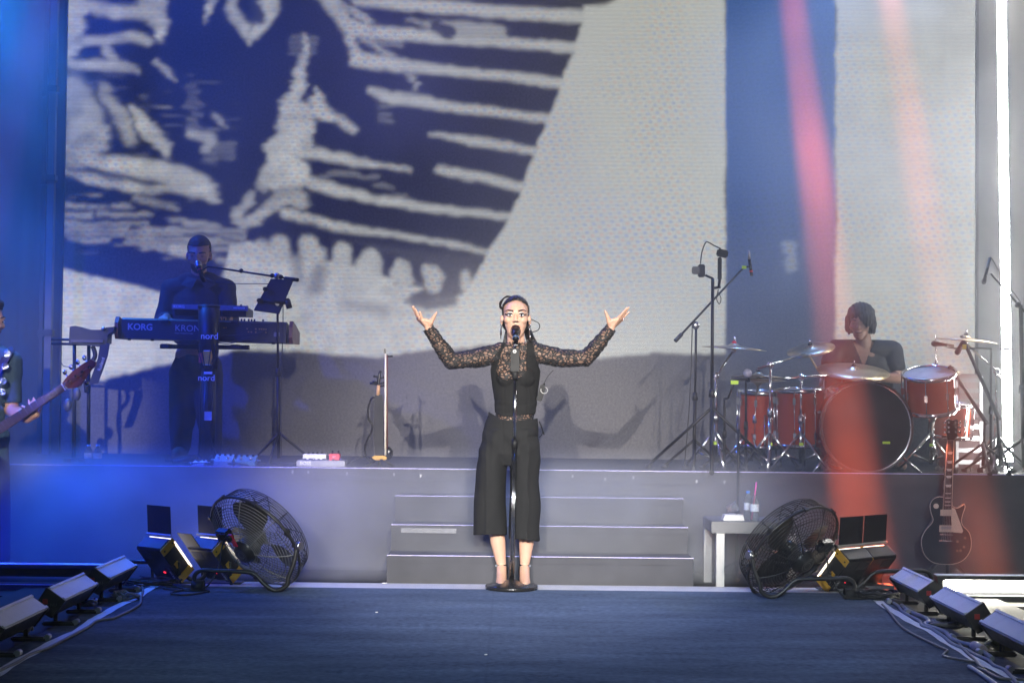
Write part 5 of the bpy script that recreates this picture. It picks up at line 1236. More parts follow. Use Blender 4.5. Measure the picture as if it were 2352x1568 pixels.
# ------------------------------------------------------------------ the singer's microphone stand
mb = gpath([(1175, 1351)], 0.006)[0]
ms = thing('microphone_stand', 'straight round-base microphone stand in front of the singer', 'stand', mb)
MB().lathe([(0.0001, 0.055), (0.02, 0.054), (0.05, 0.04), (0.145, 0.024), (0.153, 0.018), (0.153, 0.0), (0.0001, 0.0)], Matrix.Translation(mb), 48).build('base', mat('black_cast_iron', (0.015, 0.015, 0.016), 0.25, var=0.3, coat=0.3), ms, True)
yb = mb.y
pt = Wp(1182, 1020, yb); pu = Wp(1183.5, 858, yb)
MB().cyl(mb + Vector((0, 0, 0.04)), pt, 0.0155, 0.0145, 16).build('outer_tube', BLKG, ms, True)
for k in (-1, 0, 1): MB().cyl(mb + Vector((k * 0.0075, -0.012 - 0.003 * (k == 0), 0.05)), pt + Vector((k * 0.007, -0.0115 - 0.003 * (k == 0), 0)), 0.0028, None, 6).build('rib', CHR, ms, True)
MB().cyl(pt - Vector((0, 0, 0.02)), pt + Vector((0, 0, 0.03)), 0.018).build('clutch', BLK, ms, True)
MB().cyl(pt, pu, 0.009, None, 12).build('inner_tube', CHR, ms, True)
hb = MB(); pa = Wp(1183.5, 858, yb); pb_ = Wp(1182, 799, yb)
Mh = frame(pa.lerp(pb_, 0.5), (0, 0, 1), (1, 0, 0)); hb.box((0, 0, 0), (0.05, 0.045, 0.145), Mh, 0.012); hb.cyl(pa - Vector((0, 0, 0.03)), pa + Vector((0, 0, 0.02)), 0.016)
hb.build('grip_body', mat('graphite_plastic', (0.022, 0.022, 0.022), 0.55, var=0.15, spec=0.25), ms, True)
Mr = frame(Wp(1182, 807, yb) + Vector((0, -0.024, 0)), (0, -1, 0)); MB().torus(Mr, 0.0085, 0.002, 20, 6).build('round_logo', LETW, ms, True)
MB().box(Wp(1182, 807, yb) + Vector((0, -0.0245, 0)), (0.013, 0.002, 0.003)).build('logo_bar', LETW, ms, True)
MB().cyl(pb_ + Vector((0, 0, 0)), Wp(1184.5, 786, yb), 0.011, 0.009).build('neck_joint', CHR, ms, True)
MB().cyl(Wp(1184.5, 790, yb), Wp(1185, 776, yb + 0.01), 0.013).build('clip', BLKG, ms, True)
sm_ = thing('microphone', 'black wireless microphone at the singer\'s open mouth', 'microphone', Wp(1185, 778, yb))
m0 = Wp(1185.5, 756, yb + 0.06); m1 = Wp(1184.5, 779, yb - 0.05)
dd = (m0 - m1).normalized(); fr = frame(m0, -dd)
MB().lathe([(0.0001, -0.026), (0.016, -0.022), (0.024, -0.008), (0.0262, 0.006), (0.0245, 0.024), (0.021, 0.03)], fr, 24).build('grille', mat('dark_mesh_grille', (0.018, 0.016, 0.016), 0.4, 0.3, var=0.4, scale=400), sm_, True)
MB().lathe([(0.0235, 0.027), (0.0235, 0.034), (0.021, 0.038), (0.0185, 0.06), (0.0175, 0.125), (0.0001, 0.126)], fr, 24).build('handle', BLKG, sm_, True)
MB().torus(frame(m0 - dd * 0.115, dd), 0.0178, 0.0022, 24, 6).build('blue_ring', mat('steel_blue_ring', (0.2, 0.35, 0.7), 0.3, 0.6), sm_, True)

# ------------------------------------------------------------------ people
def skin_mat(name, col, rough=0.5, sss=0.08):
    m = mat(name, col, rough, var=0.08, scale=14, bump=0.05, bscale=500)
    p = m.node_tree.nodes['Principled BSDF']; p.inputs['Subsurface Weight'].default_value = sss
    p.inputs['Subsurface Radius'].default_value = (0.02, 0.008, 0.004); p.inputs['Subsurface Scale'].default_value = 0.5
    return m
def caps(b, p0, p1, r0, r1=None, sq=None):
    if r1 is None: r1 = r0
    p0 = Vector(p0); p1 = Vector(p1)
    b.cyl(p0, p1, r0, r1, 20); b.sphere(p0, r0 * 0.999, None, 16, 10); b.sphere(p1, r1 * 0.999, None, 16, 10)
def chain(b, pts):
    for (p0, r0), (p1, r1) in zip(pts[:-1], pts[1:]): caps(b, p0, p1, r0, r1)
def organic(name, b, m, parent, voxel=0.005, it=4, keep=None, disp=None, thick=0.0):
    me = bpy.data.meshes.new('tmp'); me.from_pydata([tuple(p) for p in b.v], [], b.f)
    bm = bmesh.new(); bm.from_mesh(me); bmesh.ops.recalc_face_normals(bm, faces=bm.faces); bm.to_mesh(me); bm.free()
    o = bpy.data.objects.new('tmp', me); C.objects.link(o)
    md = o.modifiers.new('r', 'REMESH'); md.mode = 'VOXEL'; md.voxel_size = voxel; md.use_smooth_shade = True
    if it:
        sm = o.modifiers.new('s', 'SMOOTH'); sm.factor = 0.5; sm.iterations = it
    dg = bpy.context.evaluated_depsgraph_get()
    nm = bpy.data.meshes.new_from_object(o.evaluated_get(dg)); bpy.data.objects.remove(o)
    t = parent
    while t.parent: t = t.parent
    if disp:
        nrm = [v.normal.copy() for v in nm.vertices]
        for v, q in zip(nm.vertices, nrm): v.co = v.co + q * disp(v.co)
    if keep:
        bm = bmesh.new(); bm.from_mesh(nm)
        bmesh.ops.delete(bm, geom=[v for v in bm.verts if not keep(v.co)], context='VERTS')
        bmesh.ops.smooth_vert(bm, verts=[v for v in bm.verts if v.is_boundary], factor=0.5, use_axis_x=True, use_axis_y=True, use_axis_z=True)
        if thick: bmesh.ops.solidify(bm, geom=list(bm.faces), thickness=thick)
        bm.to_mesh(nm); bm.free()
    nm.transform(Matrix.Translation(-t.location))
    nm.polygons.foreach_set('use_smooth', [True] * len(nm.polygons))
    nm.materials.clear(); nm.materials.append(m); nm.name = name
    q = bpy.data.objects.new(name, nm); C.objects.link(q); q.parent = parent
    return q
from mathutils import noise as mnoise
def n3(p, s): return mnoise.noise(Vector((p[0] * s, p[1] * s, p[2] * s)))

# ---------------- singer
SY = 9.14
def S(u, v, dy=0.0): return Wp(u, v, SY + dy)
def ring_loft(b, rings, n=40):
    vs = []
    for (u, v, dy, rx, ry) in rings:
        c = S(u, v, dy)
        for k in range(n):
            a = 2 * math.pi * k / n; vs.append(c + Vector((rx * math.cos(a), ry * math.sin(a), 0)))
    m = len(rings); fs = [(i * n + k, i * n + (k + 1) % n, (i + 1) * n + (k + 1) % n, (i + 1) * n + k) for i in range(m - 1) for k in range(n)]
    fs += [tuple(range(n))[::-1], tuple((m - 1) * n + k for k in range(n))]
    b.add(vs, fs, True)
SKIN = skin_mat('fair_skin', (0.62, 0.37, 0.26))
sg = thing('person', 'singer in black lace sleeves, vest and cropped trousers with both arms raised', 'person', (S(1184, 1345).x, SY, 0.004))
hc = S(1184.5, 727)
def H(x, y, z): return hc + Vector((x, y, z))
b = MB()
b.sphere(H(0, 0.03, 0.035), (0.076, 0.094, 0.085)); b.sphere(H(0, -0.018, 0.005), (0.073, 0.082, 0.092))
b.sphere(H(0, -0.022, -0.038), (0.066, 0.070, 0.075)); b.sphere(H(0, -0.030, -0.080), (0.053, 0.060, 0.056)); b.sphere(H(0, -0.048, -0.118), (0.030, 0.036, 0.022))
for s in (-1, 1):
    b.sphere(H(s * 0.040, -0.058, -0.022), (0.030, 0.030, 0.024)); b.sphere(H(s * 0.083, 0.008, -0.02), (0.010, 0.02, 0.03))
    b.sphere(H(s * 0.0115, -0.108, -0.03), (0.009, 0.010, 0.008))
    caps(b, H(s * 0.014, -0.088, 0.028), H(s * 0.05, -0.074, 0.032), 0.011, 0.009)
caps(b, H(0, -0.088, 0.022), H(0, -0.114, -0.024), 0.0085, 0.0105)
caps(b, H(0, 0.01, -0.08), S(1186, 805, 0.02), 0.05, 0.054)
# torso under the clothes
TORSO = [(1180, 1010, 48, .105), (1180, 985, 46, .10), (1182, 958, 47, .092), (1184, 940, 47.5, .09), (1184, 915, 49.5, .09), (1184, 890, 53, .093), (1184, 868, 56.5, .098), (1184, 850, 57.5, .10), (1184.5, 832, 54, .095), (1185, 815, 46, .08), (1185, 802, 34, .06)]
def torso(b, g): ring_loft(b, [(u, v, 0.01, w_ / 389.0 - 0.016 + g, d_ - 0.016 + g) for u, v, w_, d_ in TORSO])
torso(b, 0.0)
caps(b, S(1150, 806, 0.01), S(1223, 804, 0.01), 0.046, 0.046); caps(b, S(1186, 800, 0.01), S(1140, 812, 0.01), 0.045, 0.044); caps(b, S(1186, 800, 0.01), S(1232, 810, 0.01), 0.045, 0.044)
for u in (1164, 1206): b.sphere(S(u, 864, -0.046), (0.046, 0.042, 0.046))
ARM_L = [(S(1140, 813, 0.01), 0.048), (S(1090, 823, 0.0), 0.045), (S(1037, 829, -0.02), 0.038), (S(1015, 800, -0.045), 0.036), (S(984, 752, -0.07), 0.0235)]
ARM_R = [(S(1232, 811, 0.01), 0.048), (S(1290, 822, 0.0), 0.045), (S(1346, 823, -0.02), 0.038), (S(1370, 796, -0.045), 0.036), (S(1404, 752, -0.07), 0.0235)]
chain(b, ARM_L); chain(b, ARM_R)
def hand(b, wrist, kn, fingers, thumb, web):
    w0 = S(*wrist)
    for k in kn: caps(b, w0, S(*k), 0.0195, 0.0135)
    for a_, c_ in zip(kn[:-1], kn[1:]): caps(b, S(*a_), S(*c_), 0.0125, 0.0125)
    for f in fingers:
        q = [S(*p) for p in f]; caps(b, q[0], q[1], 0.0095, 0.008); caps(b, q[1], q[2], 0.008, 0.0058)
    q = [S(*p) for p in thumb]; caps(b, w0, q[0], 0.018, 0.0165); caps(b, q[0], q[1], 0.015, 0.011); caps(b, q[1], q[2], 0.0105, 0.0065)
    caps(b, q[0], S(*web), 0.012, 0.012)
hand(b, (984, 750, -0.07), [(961, 732, -0.03), (963, 731, -0.055), (966, 732, -0.08), (971, 735, -0.10)],
     [[(961, 732, -0.03), (954, 718, -0.03), (947.5, 705, -0.04)], [(963, 731, -0.055), (954.5, 717, -0.06), (949.5, 703.5, -0.075)], [(966, 732, -0.08), (958, 719, -0.09), (953.5, 708, -0.105)], [(971, 735, -0.10), (967, 725, -0.115), (964.5, 716, -0.125)]],
     [(990, 739, -0.095), (996.5, 728, -0.11), (1003, 717.5, -0.12)], (972, 734, -0.10))
hand(b, (1404, 751, -0.07), [(1428.5, 732, -0.03), (1426, 730.5, -0.055), (1423, 731, -0.08), (1417, 734, -0.10)],
     [[(1428.5, 732, -0.03), (1438, 722, -0.03), (1445, 716.5, -0.035)], [(1426, 730.5, -0.055), (1436.5, 716, -0.06), (1444.5, 705, -0.07)], [(1423, 731, -0.08), (1432, 717, -0.09), (1439.5, 706.5, -0.10)], [(1417, 734, -0.10), (1426, 723, -0.115), (1433, 715, -0.125)]],
     [(1399, 738, -0.095), (1395, 726, -0.11), (1389.5, 713.5, -0.12)], (1416, 733, -0.10))
# legs and feet in heels
for us, sx_ in (((1138, 1134, 1144, 1152), -1), ((1206, 1208, 1209, 1205), 1)):
    chain(b, [(S(us[0], 1010, 0.02), 0.070), (S(us[1], 1160, 0.0), 0.048), (S((us[1] + us[2]) / 2, 1205, 0.02), 0.046), (S(us[2], 1245, 0.03), 0.045), (S(us[3], 1298, 0.03), 0.027)])
    chain(b, [(S(us[3], 1300, 0.03), 0.029), (S(us[3] - sx_ * 0, 1325, -0.045), 0.030), (S(us[3] + sx_ * 1, 1338, -0.10), 0.031), (S(us[3] + sx_ * 1, 1343, -0.15), 0.02)])
    caps(b, S(us[3], 1305, 0.045), S(us[3], 1318, 0.055), 0.026, 0.024)
organic('body', b, SKIN, sg, 0.0042, 3)
# face details
EYEW = mat('eye_white', (0.75, 0.75, 0.75), 0.25, var=0); IRIS = mat('dark_iris', (0.03, 0.035, 0.045), 0.15, var=0)
LASH = mat('eyeliner', (0.015, 0.012, 0.012), 0.6, var=0); BROW = mat('brown_brow', (0.07, 0.04, 0.03), 0.8, var=0.2)
SHAD = mat('silver_eyeshadow', (0.62, 0.6, 0.6), 0.35, var=0.1); LIPD = mat('deep_plum_lip', (0.05, 0.012, 0.014), 0.35, var=0.1); MOUTH = mat('mouth_inside', (0.02, 0.006, 0.006), 0.6, var=0)
for s in (-1, 1):
    e = MB().sphere(H(s * 0.033, -0.088, 0.004), (0.0165, 0.008, 0.0062), None, 14, 8).build('eye', EYEW, sg, True)
    MB().sphere(H(s * 0.033, -0.0945, 0.0045), (0.0062, 0.003, 0.0066), None, 12, 8).build('iris', IRIS, e, True)
    MB().tube([H(s * 0.016, -0.092, 0.006), H(s * 0.026, -0.0975, 0.0125), H(s * 0.040, -0.095, 0.0125), H(s * 0.053, -0.086, 0.008), H(s * 0.061, -0.079, 0.012)], lambda t_: 0.0028 + 0.0012 * t_, 6).build('upper_lash', LASH, e, True)
    MB().tube([H(s * 0.018, -0.092, 0.001), H(s * 0.034, -0.095, -0.0045), H(s * 0.050, -0.086, 0.003)], 0.0017, 6).build('lower_lash', LASH, e, True)
    MB().tube([H(s * 0.0125, -0.093, 0.012), H(s * 0.016, -0.093, 0.006), H(s * 0.020, -0.092, 0.0)], 0.003, 6).build('inner_shadow', SHAD, e, True)
    MB().tube([H(s * 0.020, -0.093, 0.018), H(s * 0.034, -0.094, 0.021), H(s * 0.048, -0.085, 0.018)], 0.003, 6).build('lid_shadow', SHAD, e, True)
    MB().tube([H(s * 0.014, -0.097, 0.028), H(s * 0.030, -0.0965, 0.032), H(s * 0.045, -0.088, 0.034), H(s * 0.060, -0.074, 0.030)], lambda t_: 0.0058 - 0.0028 * t_, 6).build('eyebrow', BROW, sg, True)
    MB().sphere(H(s * 0.010, -0.1165, -0.033), (0.0032, 0.003, 0.0026), None, 8, 6).build('nostril', MOUTH, sg, True)
b = MB(); b.sphere(H(0, -0.080, -0.088), (0.025, 0.02, 0.033)); b.build('mouth', MOUTH, sg, True)
lp = [H(0.027 * math.cos(a), -0.0925 + 0.016 * abs(math.cos(a)) ** 2, -0.088 + 0.034 * math.sin(a)) for a in np.linspace(0, 2 * math.pi, 25)]
MB().tube(lp, 0.0038, 8, 0).build('lips', LIPD, sg, True)
# hair
HAIR = mat('dark_brown_hair', (0.012, 0.009, 0.009), 0.32, var=0.4, scale=80, bump=0.4, bscale=200)
b = MB()
b.sphere(H(0, 0.032, 0.036), (0.083, 0.104, 0.091), None, 32, 24); b.sphere(H(0, 0.052, -0.02), (0.088, 0.085, 0.085), None, 24, 16)
def hk(co):
    l = co - hc
    edge = 0.094 - 6.0 * l.x * l.x + 0.003 * n3(co, 120)
    if l.y < -0.005: return l.z > edge
    if l.y < 0.02 and abs(l.x) > 0.06: return l.z > 0.004
    return True
hr = organic('hair', b, HAIR, sg, 0.004, 2, hk, lambda p: 0.0016 * n3(p, 90) + 0.001 * math.sin(p[0] * 900), 0.004)
rh = random.Random(4)
b = MB()
for k in range(46):
    s = rh.choice((-1, 1)); a = rh.uniform(0.05, 0.95)
    x0 = s * a * 0.07; p0 = H(x0, -0.05 + 0.045 * a * a, 0.105 - 0.045 * a * a)
    b.tube([p0, H(x0 * 1.15, 0.0, 0.125 - 0.06 * a * a), H(x0 * 1.1, 0.08, 0.10 - 0.08 * a), H(x0 * 0.4, 0.13, 0.02)], lambda t_: 0.003, 5, 4)
b.build('slicked_strands', HAIR, hr, True)
b = MB()
for k in range(60):
    j = rh.uniform(-1, 1); q = rh.uniform(-1, 1)
    b.tube([H(0.02 + j * 0.02, 0.12, 0.02 + q * 0.02), H(0.06 + j * 0.02, 0.115, -0.05 + q * 0.02), H(0.085 + j * 0.03, 0.10 + q * 0.02, -0.12), H(0.112 + j * 0.035 + 0.01 * math.sin(k), 0.09 + q * 0.03, -0.175 + rh.uniform(-0.025, 0.02))], lambda t_: 0.0052 * (1 - 0.75 * t_), 4, 4)
for k in range(14):
    j = rh.uniform(-1, 1); b.tube([H(-0.03 + j * 0.02, 0.12, 0.0), H(-0.05 + j * 0.01, 0.10, -0.08), H(-0.065 + j * 0.012, 0.08, -0.16)], 0.003, 4, 4)
b.build('ponytail', HAIR, hr, True)
b = MB()
for k in range(22):
    j = rh.uniform(-1, 1); q = rh.uniform(0, 1)
    b.tube([H(-0.03 + 0.012 * j, -0.02, 0.114), H(-0.062 + 0.008 * j, -0.01, 0.113 + 0.009 * j), H(-0.080 - 0.014 * q, 0.0, 0.084 + 0.012 * j), H(-0.086 - 0.010 * q, 0.01, 0.058 + 0.008 * j), H(-0.078, 0.02, 0.045 + 0.008 * j)], 0.0016, 4, 5)
for k in range(10): x_ = rh.uniform(-.06, .06); b.tube([H(x_, 0.0, 0.122 - 6 * x_ * x_), H(x_ * 0.8 + 0.01, 0.06, 0.13 - 6 * x_ * x_), H(x_ * 0.4, 0.11, 0.10)], 0.0012, 4, 4)
b.build('loose_strands', HAIR, hr, True)
# lace top
def lace_mat():
    m = bpy.data.materials.new('black_lace'); m.use_nodes = True; n = m.node_tree; L = n.links; p = n.nodes['Principled BSDF']
    p.inputs['Base Color'].default_value = (0.014, 0.013, 0.013, 1); p.inputs['Roughness'].default_value = 0.7
    tc = n.nodes.new('ShaderNodeTexCoord')
    nz = n.nodes.new('ShaderNodeTexNoise'); nz.inputs['Scale'].default_value = 22; nz.inputs['Detail'].default_value = 2
    L.new(tc.outputs['Object'], nz.inputs['Vector'])
    mx = n.nodes.new('ShaderNodeVectorMath'); mx.operation = 'MULTIPLY_ADD'; mx.inputs[1].default_value = (0.03, 0.03, 0.03)
    L.new(nz.outputs['Color'], mx.inputs[0]); L.new(tc.outputs['Object'], mx.inputs[2])
    mp = n.nodes.new('ShaderNodeMapping'); mp.inputs['Scale'].default_value = (44, 34, 72); L.new(mx.outputs[0], mp.inputs[0])
    v = n.nodes.new('ShaderNodeTexVoronoi'); v.feature = 'DISTANCE_TO_EDGE'; v.inputs['Scale'].default_value = 1.0; L.new(mp.outputs[0], v.inputs['Vector'])
    mr = n.nodes.new('ShaderNodeMapRange'); mr.inputs[1].default_value = 0.12; mr.inputs[2].default_value = 0.20; mr.inputs[3].default_value = 1.0; mr.inputs[4].default_value = 0.36
    L.new(v.outputs['Distance'], mr.inputs[0]); L.new(mr.outputs[0], p.inputs['Alpha'])
    b_ = n.nodes.new('ShaderNodeBump'); b_.inputs['Strength'].default_value = 0.8; b_.inputs['Distance'].default_value = 0.004; L.new(mr.outputs[0], b_.inputs['Height']); L.new(b_.outputs[0], p.inputs['Normal'])
    return m
LACE = lace_mat()
b = MB()
gr = 0.0075
torso(b, gr)
caps(b, S(1150, 806, 0.01), S(1223, 804, 0.01), 0.046 + gr); caps(b, S(1186, 800, 0.01), S(1140, 812, 0.01), 0.045 + gr, 0.044 + gr); caps(b, S(1186, 800, 0.01), S(1232, 810, 0.01), 0.045 + gr, 0.044 + gr)
for u in (1164, 1206): b.sphere(S(u, 864, -0.046), (0.046 + gr, 0.042 + gr, 0.046 + gr))
caps(b, S(1186, 778, 0.02), S(1186, 805, 0.02), 0.052 + gr, 0.054 + gr)
for A_ in (ARM_L, ARM_R): chain(b, [(p, r_ + gr + (0.002 if i > 1 else 0.003)) for i, (p, r_) in enumerate(A_)])
for q, o_ in ((S(984, 752, -0.07), S(992, 764, -0.065)), (S(1404, 752, -0.07), S(1396, 764, -0.065))): caps(b, q, o_, 0.036, 0.032)
def lk(co):
    u, v = px(*co)
    if 1150 < u < 1222 and v < 784.5 + 1.5 * math.sin(u * 0.9): return False
    if u < 1005: return (co - S(984, 752, -0.07)).dot(S(1015, 800, -0.045) - S(984, 752, -0.07)) > -0.0002 + 0.0003 * math.sin(co.x * 300)
    if u > 1385: return (co - S(1404, 752, -0.07)).dot(S(1370, 796, -0.045) - S(1404, 752, -0.07)) > -0.0002 + 0.0003 * math.sin(co.x * 300)
    return v < 972
lace = organic('lace_top', b, LACE, sg, 0.0045, 3, lk, lambda p: 0.006 * n3(p, 26) + 0.004 * n3(p, 60))
# vest
VEST = mat('black_vest_wool', (0.013, 0.013, 0.013), 0.85, var=0.15, scale=90, bump=0.15, bscale=500, spec=0.2)
b = MB(); gv = 0.016
torso(b, gv)
caps(b, S(1150, 806, 0.01), S(1223, 804, 0.01), 0.046 + gv); caps(b, S(1186, 800, 0.01), S(1146, 810, 0.01), 0.045 + gv); caps(b, S(1186, 800, 0.01), S(1226, 808, 0.01), 0.045 + gv)
for u in (1164, 1206): b.sphere(S(u, 866, -0.046), (0.046 + gv, 0.042 + gv, 0.05 + gv))
def interp(x, pts):
    for (x0, y0), (x1, y1) in zip(pts[:-1], pts[1:]):
        if x0 <= x <= x1: return y0 + (y1 - y0) * (x - x0) / (x1 - x0)
    return pts[0][1] if x < pts[0][0] else pts[-1][1]
def vk(co):
    u, v = px(*co)
    if v > interp(u, [(1120, 942), (1130, 943.5), (1150, 955.5), (1168, 957.5), (1189, 954.5), (1230, 951)]): return False
    L_ = interp(v, [(780, 1153), (800, 1148), (826, 1127), (845, 1119), (900, 1105)]); R_ = interp(v, [(780, 1222), (800, 1228), (830, 1233), (850, 1241), (862, 1252), (900, 1262)])
    if u < L_ or u > R_: return False
    if v < 786: return False
    if co.y < SY + 0.015:
        nl = interp(v, [(786, 1161), (800, 1157), (826, 1146), (850, 1139), (860, 1141), (868, 1152), (872, 1163)]); nr = interp(v, [(786, 1208), (830, 1208), (850, 1208), (862, 1199), (868, 1186), (872, 1165)])
        if v < 872 and nl < u < nr: return False
    return True
def dart(p):
    u, v = px(*p); return 0.0025 * n3(p, 18) - 0.002 * math.exp(-((u - 1158) / 2.5) ** 2) * (v > 880) - 0.002 * math.exp(-((u - 1212) / 2.5) ** 2) * (v > 880) + 0.004 * n3((p[0] * 0.4, p[1], p[2] * 2.2), 18) * (v > 915)
organic('vest', b, VEST, sg, 0.0042, 4, vk, dart, 0.005)
# culottes
PANT = mat('black_trouser_wool', (0.016, 0.016, 0.0165), 0.85, var=0.15, scale=90, bump=0.15, bscale=500, spec=0.2)
b = MB()
ring_loft(b, [(1125, 1231, 0.0, 0.100, 0.105), (1125, 1150, 0.0, 0.097, 0.105), (1128, 1080, 0.005, 0.093, 0.11), (1135, 1030, 0.01, 0.088, 0.115), (1148, 985, 0.01, 0.075, 0.11)])
ring_loft(b, [(1203.5, 1240, -0.01, 0.090, 0.105), (1205, 1150, -0.01, 0.088, 0.105), (1206, 1080, 0.0, 0.088, 0.11), (1205, 1030, 0.005, 0.088, 0.115), (1202, 985, 0.01, 0.078, 0.11)])
ring_loft(b, [(1169, 1068, 0.01, 0.10, 0.085), (1169, 1040, 0.01, 0.176, 0.118), (1171, 1005, 0.01, 0.17, 0.118), (1175, 975, 0.01, 0.157, 0.108), (1178, 955, 0.01, 0.144, 0.100), (1178, 944, 0.01, 0.142, 0.100)])
def fold(p):
    u, v = px(*p); d = 0.010 * n3((p[0] * 1.0, p[1] * 0.5, p[2] * 0.25), 15)
    k = max(0.0, min(1.0, (1075 - v) / 80)) * max(0.0, min(1.0, (v - 985) / 30))
    d += 0.006 * k * math.sin((u - 1176) * 0.10 + (v - 1050) * 0.13) * (u > 1178) + 0.007 * k * math.sin((u - 1176) * -0.13 + (v - 1050) * 0.11) * (u <= 1178)
    if u > 1212: d += 0.006 * math.sin(v * 0.055 + 0.6) * (v > 1000)
    for uc in (1118, 1212): d += 0.006 * math.exp(-((u - uc) / 4.0) ** 2) * max(0, min(1, (v - 960) / 60))
    if abs(u - 1153) < 5 and 960 < v < 1040: d -= 0.004 * math.exp(-((u - 1153 - (v - 960) * 0.06) / 2.0) ** 2)
    return d
def pk(co):
    u, v = px(*co)
    return not (v < interp(u, [(1120, 943), (1135, 952), (1150, 961), (1177, 965), (1232, 960)])) and not (v > 1228.5 + (u > 1166) * (8 + (u - 1170) * 0.1))
organic('trousers', b, PANT, sg, 0.0048, 4, pk, fold, 0.004)
MB().tube([S(1238, 967, -0.03), S(1243, 978, -0.03), S(1247, 990, -0.03), S(1250, 998, -0.03)], lambda t_: 0.004, 6).build('hip_ribbon', VEST, sg, True)
MB().tube([S(1240, 972, -0.02), S(1246, 990, -0.02), S(1243, 1000, -0.02), S(1238, 1003, -0.03)], 0.0022, 6).build('ribbon_end', VEST, sg, True)
# shoes
SHOE = mat('black_patent_leather', (0.012, 0.012, 0.013), 0.12, var=0.1, coat=0.5)
for us, sx_ in ((1152, -1), (1205, 1)):
    t_ = MB().torus(Matrix.Translation(S(us, 1297, 0.03)) @ Matrix.Rotation(R(4 * sx_), 4, 'Y'), 0.0305, 0.004, 28, 6)
    sh = t_.build('shoe_strap', SHOE, sg, True)
    MB().box(S(us + sx_ * 12, 1298, 0.015), (0.012, 0.012, 0.012)).build('buckle', CHR, sh, True)
    b = MB(); b.sphere(S(us + sx_ * 1, 1346, -0.14), (0.034, 0.06, 0.016)); b.sphere(S(us + sx_ * 1, 1347, -0.18), (0.018, 0.05, 0.010)); caps(b, S(us, 1340, -0.06), S(us, 1329, 0.02), 0.02, 0.018); caps(b, S(us, 1329, 0.02), S(us, 1322, 0.06), 0.02, 0.022)
    sl = organic('shoe', b, SHOE, sg, 0.004, 2, lambda co: True)
    MB().cyl(S(us, 1322, 0.07), (S(us, 1340, 0.075).x, SY + 0.075, 0.006), 0.013, 0.005).build('heel', SHOE, sl, True)
    MB().tube([S(us - sx_ * 10, 1296, 0.035), S(us - sx_ * 13.5, 1310, 0.05), S(us - sx_ * 13, 1322, 0.03), S(us - sx_ * 9, 1338, -0.03), S(us - sx_ * 6, 1342, -0.10)], 0.0035, 6).build('side_strap', SHOE, sl, True)
# jewellery, earpiece, body pack
for s in (-1, 1):
    t_ = MB(); p0 = H(s * 0.084, -0.005, -0.052)
    t_.sphere(p0, 0.007); t_.cyl(p0, p0 + Vector((s * 0.002, 0, -0.05)), 0.0035, 0.006, 8); t_.cyl(p0 + Vector((s * 0.002, 0, -0.05)), p0 + Vector((s * 0.002, 0, -0.085)), 0.006, 0.0015, 8)
    t_.build('earring', CHR, sg, True)
    MB().sphere(H(s * 0.08, -0.015, -0.026), 0.007).build('earpiece', mat('clear_earpiece', (0.35, 0.3, 0.28), 0.2), sg, True)
MB().tube([H(0.09, 0.015, -0.012), H(0.105, 0.02, -0.02), H(0.135, 0.03, -0.035), H(0.143, 0.035, -0.055), H(0.132, 0.04, -0.078), H(0.1, 0.06, -0.088)], 0.0028, 6).build('earpiece_cable', RUB, sg, True)
for u, v, dy in ((960.5, 730, -0.06), (1430, 731, -0.05)): MB().torus(frame(S(u, v, dy), (0.6 if u > 1100 else -0.6, 0, 0.8)), 0.0105, 0.0028, 16, 6).build('ring', CHR, sg, True)
bp2 = thing('body_pack', 'small black wireless pack clipped at the singer\'s back', 'transmitter', S(1241, 917, 0.06))
Mb = frame(S(1243, 902, 0.0), (0.28, 0, 1), (1, 0, 0))
MB().box((0, 0, 0), (0.034, 0.06, 0.10), Mb, 0.006).build('case', RUB, bp2, True)
MB().torus(Mb @ Matrix.Translation((0.012, -0.03, 0.02)) @ Matrix.Rotation(R(70), 4, 'X'), 0.02, 0.0015, 20, 6).build('wire_loop', WHT, bp2, True)
MB().cyl(Mb @ Vector((0, 0, 0.04)), Mb @ Vector((0.004, 0, 0.06)), 0.006).build('antenna_base', BLK, bp2, True)
MB().tube([Mb @ Vector((0, 0, 0.05)), S(1257, 866, 0.0), S(1271, 850, 0.0)], 0.002, 5).build('antenna', RUB, bp2, True)

# ---------------- simple heads for the band
def head(b, c, k, yaw, pitch, ear=True, roll=0.0):
    M = Matrix.Translation(c) @ Matrix.Rotation(yaw, 4, 'Z') @ Matrix.Rotation(pitch, 4, 'X') @ Matrix.Rotation(roll, 4, 'Y')
    def E(x, y, z, r):
        b.sphere(M @ Vector((x * k, y * k, z * k)), tuple(q * k for q in r), M.to_3x3().to_4x4(), 20, 14)
    E(0, 0.02, 0.04, (0.076, 0.094, 0.085)); E(0, -0.022, 0.0, (0.068, 0.078, 0.086)); E(0, -0.032, -0.068, (0.05, 0.055, 0.045)); E(0, -0.066, -0.094, (0.026, 0.022, 0.018))
    E(0, -0.106, -0.018, (0.012, 0.018, 0.014)); E(0, -0.096, 0.005, (0.009, 0.013, 0.024)); E(0, -0.098, -0.052, (0.02, 0.008, 0.006))
    for s in (-1, 1): E(s * 0.042, -0.06, -0.02, (0.025, 0.024, 0.02)); E(s * 0.08, 0.01, -0.01, (0.01, 0.02, 0.03)); E(s * 0.032, -0.085, 0.027, (0.022, 0.012, 0.008))
    return M
